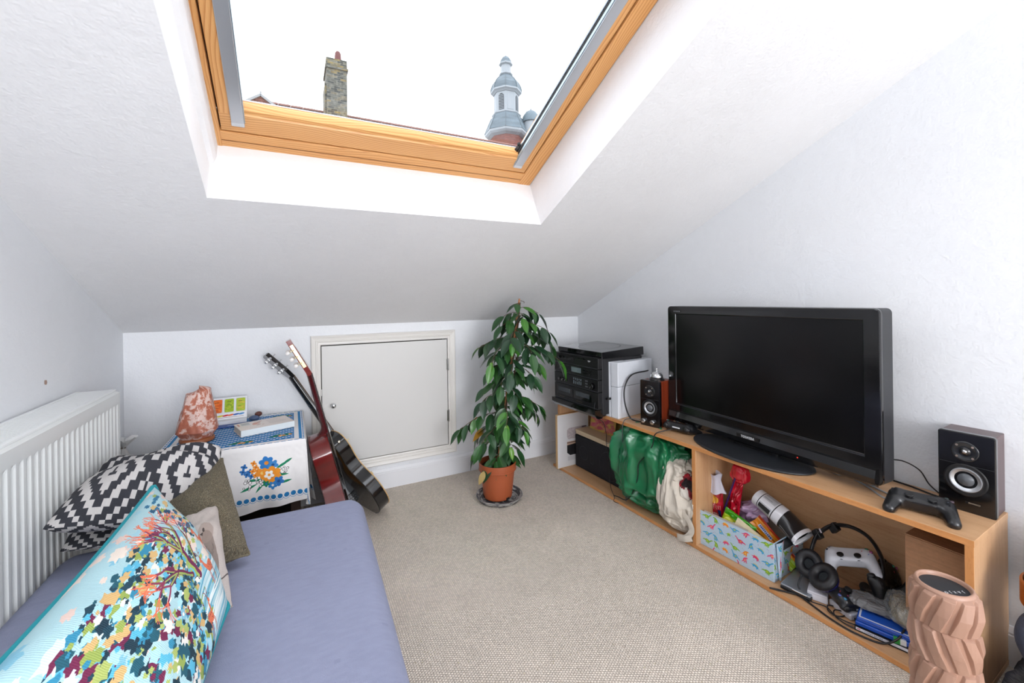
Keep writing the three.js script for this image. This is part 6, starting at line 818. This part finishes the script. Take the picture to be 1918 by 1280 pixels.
  pouch('purple_packet', 'cream topped purple biscuit packet lying across the front of the dinosaur box', 'packet', Q(0.06, 0.06, 0.085), [-0.45, 0.12, -0.34], 0.19, 0.082, 0.028, printM(512, 256, (g, w, h) => { g.fillStyle = '#9a58b8'; g.fillRect(0, 0, w, h); g.fillStyle = '#e6dbb6'; g.fillRect(0, 0, w, 120); g.fillStyle = '#8a7a4a'; g.font = 'italic 22px serif'; g.fillText('Orange & Honey', 200, 76); g.fillStyle = '#d98a3a'; for (let i = 0; i < 7; i++) { g.beginPath(); g.ellipse(120 + i * 50, 210, 26, 14, 0.5, 0, 7); g.fill(); } }, { rough: 0.3, clearcoat: 0.3 }), { sd: 12 });
  pouch('pink_wrap', 'crinkled lilac cellophane wrap bulging at the back of the dinosaur box', 'wrapper', Q(0.0, 0.10, -0.055), [-0.25, -0.2, 0.55], 0.17, 0.10, 0.06, mt(0xb99abb, { rough: 0.18, clearcoat: 0.6 }), { wr: 0.018, sd: 21 });
  { const t = pouch('orange_packet', 'orange packet with a pale blue strip in the middle of the dinosaur box', 'packet', Q(0.1, 0.07, 0.0), [-0.5, 0.35, -0.72], 0.21, 0.055, 0.022, printM(512, 128, (g, w, h) => { g.fillStyle = '#e38a14'; g.fillRect(0, 0, w, h); g.fillStyle = '#c4341c'; g.fillRect(0, 0, w, 20); g.fillStyle = '#b9c4dc'; g.fillRect(60, 50, 170, 32); g.fillStyle = '#3a5aa0'; for (let i = 0; i < 9; i++) g.fillRect(72 + i * 17, 58, 10, 16); g.fillStyle = '#cfd3c8'; g.beginPath(); g.ellipse(310, 66, 30, 16, 0, 0, 7); g.fill(); g.fillStyle = '#9dbf1c'; g.fillRect(420, 40, 92, 88); }, { rough: 0.25, clearcoat: 0.4 }), { sd: 17 }); }
  // rolled crisp bag
  const roll = printM(1024, 512, (g, w, h) => { g.fillStyle = '#dcdde2'; g.fillRect(0, 0, w, h); g.fillStyle = '#17181b'; g.fillRect(600, 0, 350, h); g.fillStyle = '#b6b8bd'; g.fillRect(140, 30, 270, h - 60); g.fillStyle = '#82858b'; for (let i = 0; i < 13; i++) g.fillRect(150, 44 + i * 34, 250 * (0.6 + 0.4 * hash(i, 2, 2)), 6); g.fillStyle = '#1b1c1f'; g.fillRect(112, 0, 16, h); g.fillRect(430, 0, 18, h); g.fillRect(150, 430, 250, 40); g.save(); g.translate(790, 250); g.rotate(Math.PI); g.fillStyle = '#e6e7ea'; g.textAlign = 'center'; g.font = 'bold 40px sans-serif'; g.fillText('Joe\u2019s', 0, -40); g.font = 'bold 34px sans-serif'; g.fillText('LIGHTLY', 0, 4); g.fillText('SEA SALTED', 0, 44); g.restore(); g.fillStyle = '#a9abb0'; for (let i = 0; i < 6; i++) g.fillRect(650, 330 + i * 20, 250, 5); }, { rough: 0.28, clearcoat: 0.3, side: THREE.DoubleSide });
  { const t = thing('crisp_bag', 'black and white crisp bag rolled into a tube on top of the dinosaur box', 'bag'); const a = V(...P(0.7, 0.175, 0.268)), b = V(...P(0.505, 0.165, 0.19)); frame(t, a, b.clone().sub(a), V(0, 1, 0)); const L = a.distanceTo(b); mesh('bag_roll', grid(40, 40, (u, v) => { const an = v * 6.283 * 1.04 + 0.6, fl = sstep(0.55, 1, u), r = lerp(0.036, 0.046, u), ry = r * lerp(1, 0.62, fl), wob = 1 + 0.03 * Math.sin(an * 3 + u * 5); const p = V(u * L, Math.sin(an) * ry * wob - 0.01 * fl, Math.cos(an) * r * lerp(1, 1.35, fl) * wob); p.uv = [u, 1 - v]; return p; }), roll, t); mesh('bag_seal', T3(rbox(0.012, 0.006, 0.125, 0.002), [L, -0.012, 0], [0.1, 0, 0]), mt(0xd8dade, { rough: 0.4 }), t); mesh('bag_inside', T3(new THREE.CircleGeometry(0.034, 30), [0.002, 0, 0], [0, -Math.PI / 2, 0]), mt(0xdfe2e6, { rough: 0.3 }), t); }
}
{ // slim silver tablet/laptop on the base
  const o = thing('laptop', 'closed slim silver laptop with black edge lying on the cabinet base', 'laptop', P(0.492, 0.135, B0), FR + 0.12); mesh('laptop_base', rbox(0.1, 0.012, 0.2, 0.004), blackP, o, [0, 0.0062, 0]); mesh('laptop_lid', rbox(0.098, 0.008, 0.197, 0.003), mt(0x9aa0a8, { rough: 0.3, metal: 0.6 }), o, [0, 0.0165, 0]); mesh('hinge', rbox(0.05, 0.005, 0.005, 0.002), chrome, o, [0.015, 0.017, 0.099]);
}
{ // headphones
  const o = thing('headphones', 'black over-ear headphones with a blue and purple sheen on the outer cup', 'headphones', P(0.43, 0.15, B0)); const pad = mt(0x16161a, { rough: 0.45 });
  const cup = (s, t, y, yaw, pit, sheenC) => { const g = new THREE.Group(); const e = new THREE.Euler(pit, FR + yaw, 0, 'YXZ'); const rel = V(...P(s, t, y)).sub(o.position); const place = (m) => { m.position.copy(rel); m.quaternion.setFromEuler(e); return m; }; place(mesh('ear_cushion', (() => { const q = new THREE.TorusGeometry(0.031, 0.0155, 18, 48); const p = q.attributes.position; for (let i = 0; i < p.count; i++) { const a = Math.atan2(p.getY(i), p.getX(i)), k = 1 + 0.02 * Math.sin(a * 26) * (p.getZ(i) > 0 ? 1 : 0); p.setXYZ(i, p.getX(i) * k, p.getY(i) * 1.12 * k, p.getZ(i)); } q.computeVertexNormals(); return q; })(), pad, o)); const sh = place(mesh('cup_shell', T3(lathe([[0, -0.034], [0.03, -0.032], [0.041, -0.022], [0.043, -0.006], [0.036, 0]], 48), [0, 0, 0], [Math.PI / 2, 0, 0], [1, 1, 1.12]), sheenC, o)); place(mesh('driver_mesh', T3(new THREE.CircleGeometry(0.026, 32), [0, 0, -0.003]), mt(0x1f2428, { rough: 0.8 }), o)); };
  cup(0.468, 0.115, 0.118, 0.15, -0.55, mt(0x121216, { rough: 0.35 })); cup(0.408, 0.088, 0.112, -0.25, -0.85, mt(0x2a2a78, { rough: 0.15, metal: 0.5, clearcoat: 0.6 }));
  const rel = (q) => V(...P(...q)).sub(o.position).toArray(), arc = [[0.478, 0.15, 0.15], [0.475, 0.19, 0.20], [0.44, 0.225, 0.245], [0.385, 0.24, 0.263], [0.33, 0.24, 0.252], [0.288, 0.225, 0.21], [0.27, 0.2, 0.16], [0.275, 0.17, 0.11]].map(rel), c = new THREE.CatmullRomCurve3(arc.map((q) => V(...q)));
  mesh('headband', grid(60, 12, (u, v) => { const q = c.getPoint(u), t = c.getTangent(u), cen = V(...rel([0.38, 0.16, 0.13])), rad = q.clone().sub(cen).normalize(), sd = t.clone().cross(rad).normalize(), a = v * 6.283, wide = lerp(0.012, 0.019, Math.sin(Math.PI * u)); q.addScaledVector(sd, Math.cos(a) * wide).addScaledVector(rad, Math.sin(a) * 0.0065); q.uv = [u, v]; return q; }), mt(0x121215, { rough: 0.5 }), o);
  const hb = V(...rel([0.474, 0.195, 0.205])); mesh('slider_block', rbox(0.034, 0.03, 0.022, 0.004), blackP, o, hb.toArray(), [0.3, 1.2, 0.5]); mesh('slider_block', rbox(0.03, 0.034, 0.022, 0.004), blackP, o, rel([0.43, 0.222, 0.243]), [0.2, 1.3, 0.5]); mesh('slider_mark', rbox(0.016, 0.006, 0.002, 0.0006), mt(0xd0c6ce, { rough: 0.4 }), o, rel([0.462, 0.188, 0.226]), [0.3, 1.2, 0.5]);
}
// game pads piled behind the headphones
gamepad('white and black game controller lying on the pile behind the headphones', P(0.372, 0.205, 0.162), quatYX(FR + 0.5, 0.25, 0.25), mt(0xcfd1d8, { rough: 0.3, clearcoat: 0.3 }));
gamepad('black game controller with coloured buttons in front of the headphones near the blue cases', P(0.325, 0.13, 0.068), quatYX(FR - 2.2, -0.35, 0.1), mt(0x15161a, { rough: 0.35, clearcoat: 0.2 }), { buttons: [0x3a7aa0, 0x4a5a9a, 0xd02a4a, 0xc04a7a] });
gamepad('black game controller standing on edge at the back of the pile under the headband', P(0.275, 0.225, 0.125), quatYX(FR + 1.9, 1.1, 0.3), mt(0x0f1013, { rough: 0.4 }));
{ const o = thing('grip_handle', 'black pistol shaped plastic grip leaning against the cardboard box', 'controller', P(0.215, 0.205, 0.12), FR); mesh('grip_body', sdf((x, y, z) => { const p = V(x, y, z); let d = capsd(p, V(-0.075, -0.05, 0.02), V(0.0, -0.005, 0), 0.022, 0.02); d = smin(d, capsd(p, V(0.0, -0.005, 0), V(0.034, 0.085, -0.01), 0.019, 0.016), 0.02); d = smin(d, capsd(p, V(-0.03, -0.03, 0.0), V(0.03, 0.0, -0.005), 0.017, 0.017), 0.02); return d; }, [0.13, 0.13, 0.13], 48), mt(0x111215, { rough: 0.42 }), o); mesh('grip_band', T3(rbox(0.05, 0.006, 0.044, 0.002), [-0.035, -0.018, 0.012], [0, 0, 0.52]), greyP, o); mesh('trigger', T3(ball(0.01, 0.6, 1.2, 0.7), [-0.002, -0.03, 0.014]), blackP, o); }
{ const o = thing('charger_block', 'white square charger block on the cabinet base under the headphones', 'charger', P(0.43, 0.098, B0), FR + 0.35); mesh('charger_body', rbox(0.062, 0.03, 0.06, 0.003), mt(0xd4d2d8, { rough: 0.4 }), o, [0, 0.0155, 0]); mesh('charger_seam', rbox(0.0625, 0.001, 0.0605, 0.0003), mt(0xa8a6ac, { rough: 0.5 }), o, [0, 0.024, 0]); }
{ const o = thing('charging_dock', 'flat white plastic dock beside the square charger block', 'charger', P(0.345, 0.1, B0), FR - 0.35); mesh('dock_body', rbox(0.085, 0.022, 0.05, 0.006), mt(0xd0ced3, { rough: 0.35 }), o, [0, 0.0115, 0]); mesh('dock_slot', rbox(0.05, 0.004, 0.012, 0.001), darkP, o, [0, 0.0215, 0]); }
cable('coiled_cable', 'black lead coiled in loops on the cabinet base', [P(0.50, 0.06, 0.03), P(0.47, 0.06, 0.022), P(0.43, 0.05, 0.021), P(0.39, 0.065, 0.0212), P(0.35, 0.045, 0.022), P(0.335, 0.07, 0.023), P(0.36, 0.09, 0.024), P(0.385, 0.075, 0.026), P(0.37, 0.04, 0.027), P(0.32, 0.035, 0.0275), P(0.29, 0.05, 0.0278), P(0.305, 0.075, 0.0275), P(0.335, 0.08, 0.0292), P(0.36, 0.06, 0.0302), P(0.345, 0.03, 0.0285), P(0.30, 0.028, 0.0235), P(0.275, 0.045, 0.0225), P(0.29, 0.065, 0.0225), P(0.33, 0.095, 0.0235)], 0.0021, blackP);
cable('headphone_cable', 'thick black headphone lead trailing over the cabinet edge', [P(0.475, 0.075, 0.085), P(0.478, 0.058, 0.05), P(0.465, 0.05, 0.026), P(0.49, 0.03, 0.0235), P(0.53, 0.005, 0.022), P(0.548, -0.008, 0.0215), P(0.525, 0.006, 0.0225), P(0.47, 0.04, 0.0225), P(0.42, 0.03, 0.0225), P(0.35, 0.012, 0.0225), P(0.28, 0.01, 0.0225), P(0.215, 0.035, 0.024), P(0.185, 0.06, 0.05), P(0.18, 0.09, 0.07)], 0.0031, blackP);
{ // game cases
  const blue = mt(0x1c4fb0, { rough: 0.22, clearcoat: 0.4 }), c0 = [0.245, 0.135];
  for (let i = 0; i < 2; i++) { const o = thing('game_case', ['bright blue game case lying second from the top of the stack', 'bright blue game case with a white cover border topmost of the stack'][i], 'game case', P(c0[0], c0[1] + 0.004 * i, B0 + 0.0155 + i * 0.0145), FR + 0.24 + 0.03 * i); mesh('case_shell', rbox(0.135, 0.0138, 0.17, 0.003), blue, o, [0, 0.007, 0]); mesh('case_groove', rbox(0.1355, 0.0012, 0.1705, 0.0004), mt(0x0f2f74, { rough: 0.4 }), o, [0, 0.007, 0]); if (i) { mesh('cover_border', rbox(0.126, 0.0008, 0.16, 0.0003), mt(0xd6dbe6, { rough: 0.3 }), o, [0, 0.0141, 0]); mesh('cover_print', rbox(0.116, 0.0008, 0.15, 0.0003), mt(0x2456b8, { rough: 0.3 }), o, [0, 0.0145, 0]); } }
  const o = thing('game_case', 'black game case with a white spine label lowest of the stack', 'game case', P(c0[0] - 0.002, c0[1] - 0.006, B0), FR + 0.22); mesh('case_shell', rbox(0.136, 0.0145, 0.172, 0.002), mt(0x17181b, { rough: 0.35 }), o, [0, 0.0074, 0]); mesh('spine_label', new THREE.PlaneGeometry(0.128, 0.0085), printM(512, 34, (g) => { g.fillStyle = '#d3d5de'; g.fillRect(0, 0, 512, 34); g.fillStyle = '#c02a3a'; g.fillRect(14, 12, 34, 10); g.fillStyle = '#26345e'; g.font = 'bold 24px sans-serif'; g.fillText('PLANET RACING', 90, 26); }), o, [0, 0.0095, 0.0862]);
}
{ // clear bags
  const clear = new THREE.MeshPhysicalMaterial({ color: 0xdfe3e6, roughness: 0.12, transmission: 0.85, thickness: 0, side: THREE.DoubleSide, clearcoat: 0.5 }); const seeds = tex(256, 256, (u, v) => { const a = vn(u * 90 + v * 30, v * 40, 5), b = hash(Math.floor(u * 128), Math.floor(v * 60), 3); return mix3([112, 92, 62], [188, 166, 124], clamp(a * 0.7 + b * 0.4, 0, 1)); });
  const o = thing('seed_bag', 'clear bag of brown grass seed slumped before the cardboard box', 'bag', P(0.19, 0.14, B0 + 0.052), FR + 0.5); mesh('seed_fill', T3(sack(0.085, 0.062, 0.12, { sd: 3, fold: 0.008, N: 50 }), [0, 0.002, 0], [0, 0, -0.15]), mt(0xffffff, { rough: 0.9, map: seeds }), o); mesh('clear_film', T3(sack(0.096, 0.074, 0.14, { sd: 8, fold: 0.012, N: 60 }), [0, -0.002, 0], [0, 0, -0.15]), clear, o);
  const q = thing('clear_sleeve', 'crumpled clear plastic sleeve lying on the blue game cases', 'wrapper', P(0.272, 0.128, B0 + 0.047), FR + 0.35); mesh('sleeve_film', T3(sack(0.13, 0.03, 0.07, { sd: 5, fold: 0.01, N: 60 }), [0, 0, 0], [0, 0, -0.08]), mt(0x8f8f92, { rough: 0.15, transmission: 0.55, thickness: 0, clearcoat: 0.6, side: THREE.DoubleSide }), q); mesh('sleeve_print', T3(rbox(0.06, 0.002, 0.03, 0.0006), [0.01, 0.012, 0]), mt(0xa86a58, { rough: 0.5 }), q);
}
{ const o = thing('small_carton', 'little green and white carton beside the roller foot', 'carton', P(0.185, 0.07, B0), FR + 0.4); mesh('carton_body', rbox(0.03, 0.03, 0.022, 0.001), mt(0xd9dad8, { rough: 0.5 }), o, [0, 0.0152, 0]); mesh('carton_panel', rbox(0.016, 0.0302, 0.0224, 0.001), mt(0x3aa04a, { rough: 0.45 }), o, [-0.0075, 0.0152, 0]); }
{ // cardboard box standing on end
  const cb = tex(256, 256, (u, v) => { const n = vn(u * 4, v * 90, 5, 4, 90) * 0.6 + vn(u * 60, v * 60, 6, 60, 60) * 0.4, k = 0.9 + 0.16 * n; return [172 * k, 128 * k, 94 * k]; }); const m = mt(0xffffff, { rough: 0.75, map: cb }), o = thing('cardboard_box', 'plain brown cardboard box standing on end in the near compartment', 'box', P(0.103, 0.195, B0), FR - 0.02);
  mesh('box_body', uvBox(rbox(0.15, 0.352, 0.19, 0.002), 'x', 0.4), m, o, [0, 0.177, 0]); for (const s of [-1, 1]) mesh('box_flap', uvBox(rbox(0.149, 0.003, 0.094, 0.001), 'x', 0.4), m, o, [0, 0.3548 + 0.0005, s * 0.0475]); mesh('tape', rbox(0.15, 0.0008, 0.04, 0.0003), mt(0xb8905e, { rough: 0.25 }), o, [0, 0.3572, 0]); mesh('crease', rbox(0.1502, 0.0012, 0.1902, 0.0004), mt(0x9c7048, { rough: 0.8 }), o, [0, 0.27, 0]);
}
// ---------------------------------------------------------------- foam roller in the foreground
{
  const H = 0.44, R = 0.067, o = thing('foam_roller', 'rose gold textured foam roller with a black cap standing upright in the foreground', 'roller', [1.394, 0, -0.436]), m = mt(0xa8826e, { rough: 0.42 });
  const NC = 10, NR = 5, NU = 360, NV = 300, rowH = (H - 0.02) / NR;
  // slanting blocks: each row of raised facets leans the other way from its neighbour
  const hgt = (u, y) => { const v = (y - 0.01) / rowH; if (v < 0 || v > NR) return 0; const r = Math.floor(v), f = v - r, lean = (r % 2 ? 1 : -1) * (f - 0.5) * 0.75, c = u * NC + lean + (r % 2) * 0.35, k = c - Math.floor(c); const ramp = k < 0.62 ? sstep(0.0, 0.1, k) * lerp(0.62, 1, k / 0.62) : lerp(1, 0, sstep(0.62, 0.78, k)); const top = f < 0.5 ? lerp(0.5, 1, f / 0.5) : lerp(1, 0.55, (f - 0.5) / 0.5); return ramp * top * (0.25 + 0.75 * sstep(0, 0.05, f) * sstep(0, 0.05, 1 - f)); };
  const g = grid(NU, NV, (u, v) => { const y = v * H, a = -u * 2 * Math.PI; let r = 0.054 + 0.0145 * hgt(u, y); const e = Math.min(y, H - y); if (e < 0.012) r = lerp(0.05, r, Math.sqrt(e / 0.012)); const p = V(Math.cos(a) * r, y, Math.sin(a) * r); p.uv = [u, v]; return p; });
  mesh('textured_sleeve', toCreasedNormals(g, 0.35), m, o);
  mesh('end_rim', lathe([[0.0445, H - 0.012], [0.0455, H - 0.002], [0.049, H + 0.001], [0.0525, H - 0.001], [0.0545, H - 0.006]], 64), mt(0xae8874, { rough: 0.35, side: THREE.DoubleSide }), o);
  const cap = printM(512, 512, (g2, w) => { g2.fillStyle = '#202226'; g2.fillRect(0, 0, w, w); g2.save(); g2.translate(w / 2, w / 2); g2.rotate(Math.PI); g2.fillStyle = '#e6e7e9'; g2.font = 'bold 54px sans-serif'; g2.textAlign = 'center'; g2.textBaseline = 'middle'; const T = 'JAXJOX'; for (let i = 0; i < 6; i++) g2.fillText(T[i], (i - 2.5) * 58, -118); g2.restore(); }, { rough: 0.5 });
  mesh('end_cap', T3(new THREE.CircleGeometry(0.045, 64), [0, H - 0.009, 0], [-Math.PI / 2, 0, 0]).rotateY(-0.48), cap, o); mesh('end_cap', lathe([[0, 0.002], [0.05, 0.002], [0.05, 0.006]], 48), mt(0x202226, { rough: 0.6 }), o);
}
{ // crumpled navy jacket with orange ribbed lining, and a grey fur cushion
  const wool = tex(256, 256, (u, v) => { const n = vn(u * 60, v * 60, 4, 60, 60) * 0.5 + vn(u * 12, v * 12, 6, 12, 12) * 0.5, k = 0.8 + 0.4 * n; return [52 * k, 55 * k, 68 * k]; }); wool.repeat.set(4, 4); const nm = mt(0xffffff, { rough: 0.95, map: wool, sheen: 0.4, sheenRoughness: 0.6, sheenColor: new THREE.Color(0x6a6e80) });
  const o = thing('jacket', 'crumpled navy fleece jacket with ribbed orange lining heaped at the cabinet end', 'jacket', [1.77, 0, -0.3]);
  mesh('jacket_fold', sdf((x, y, z) => { const p = V(x, y, z), w = 0.02 * (n3(x * 9 + 4, y * 9, z * 9 + 2, 5) - 0.5); let d = capsd(p, V(-0.02, 0.10, 0.0), V(0.06, 0.14, 0.03), 0.085, 0.1); return d + w; }, [0.27, 0.27, 0.27], 44), nm, o, [0.02, 0.26, 0.0]);
  mesh('jacket_fold', sdf((x, y, z) => { const p = V(x, y, z), w = 0.025 * (n3(x * 8 + 1, y * 8, z * 8 + 7, 6) - 0.5); return capsd(p, V(-0.03, 0.08, 0.02), V(0.02, -0.12, 0.06), 0.07, 0.12) + w; }, [0.3, 0.3, 0.3], 44), nm, o, [0.01, 0.22, 0.04]);
  const orange = mt(0xa85a1a, { rough: 0.4 }); mesh('ribbed_lining', grid(40, 120, (u, v) => { const a = -0.6 + u * 2.4, r = 0.092 + 0.003 * Math.sin(v * 6.283 * 16); const p = V(-0.01 + Math.cos(a + 1.6) * r * 1.1, 0.345 + (v - 0.5) * 0.06, 0.0 - Math.sin(a + 1.6) * r); p.uv = [u, v]; return p; }), Object.assign(orange, { side: THREE.DoubleSide }), o);
  mesh('ribbed_lining', sdf((x, y, z) => capsd(V(x, y, z), V(0.0, 0.05, 0), V(0.03, -0.06, 0.01), 0.024, 0.032) + 0.0022 * Math.sin(y * 420), [0.12, 0.12, 0.12], 60), orange, o, [-0.062, 0.235, 0.005]);
  mesh('strap', tube([[-0.02, 0.30, -0.04], [-0.1, 0.29, -0.06], [-0.17, 0.275, -0.05], [-0.2, 0.24, -0.02], [-0.19, 0.2, 0.0], [-0.13, 0.16, 0.01], [-0.06, 0.12, 0.02]], 0.02, 60, 12).scale(1, 1, 1), nm, o);
  mesh('jacket_hem', T3(sack(0.26, 0.14, 0.26, { sd: 4, fold: 0.02, N: 70 }), [0.02, 0.0, 0.02]), nm, o);
}
{
  const o = thing('fur_cushion', 'grey long haired faux fur cushion at the bottom right corner', 'cushion', [1.625, 0, -0.268]); const fm = mt(0x2f3036, { rough: 1 });
  const R = V(0.105, 0.1, 0.11), c = V(0, 0.1, 0); mesh('cushion_core', T3(ball(0.97, R.x, R.y, R.z, 48, 32), [c.x, c.y, c.z]), fm, o);
  const hg = new THREE.ConeGeometry(0.00085, 0.03, 3, 3); hg.translate(0, 0.015, 0); { const p = hg.attributes.position; for (let i = 0; i < p.count; i++) { const y = p.getY(i); p.setX(i, p.getX(i) + y * y * 9); } } hg.computeVertexNormals();
  const N = 9000, im = new THREE.InstancedMesh(hg, mt(0xffffff, { rough: 0.7 }), N); im.name = 'fur'; im.userData.kind = 'stuff'; seed(5); const col = new THREE.Color(), M4 = new THREE.Matrix4(), q = new THREE.Quaternion();
  for (let i = 0; i < N; i++) { const y = rr(-0.5, 1), a = rnd() * 6.283, s = Math.sqrt(1 - y * y), d = V(Math.cos(a) * s, y, Math.sin(a) * s), n = V(d.x / R.x, d.y / R.y, d.z / R.z).normalize(), clump = V(n3(d.x * 4, d.y * 4, d.z * 4, 2) - 0.5, 0, n3(d.z * 4 + 9, d.x * 4, d.y * 4, 3) - 0.5).multiplyScalar(2.4); n.add(clump).add(V(rr(-0.3, 0.3), rr(-0.5, 0.1), rr(-0.3, 0.3))).normalize(); q.setFromUnitVectors(V(0, 1, 0), n); q.multiply(new THREE.Quaternion().setFromAxisAngle(V(0, 1, 0), rnd() * 6.283)); M4.compose(V(d.x * R.x, d.y * R.y, d.z * R.z).multiplyScalar(0.96).add(c), q, V(1, rr(0.7, 1.25), 1)); im.setMatrixAt(i, M4); const k = rr(0.05, 0.19); im.setColorAt(i, col.setRGB(k, k, k * 1.06)); }
  im.castShadow = im.receiveShadow = true; o.add(im);
}
renderer.render(scene, camera);
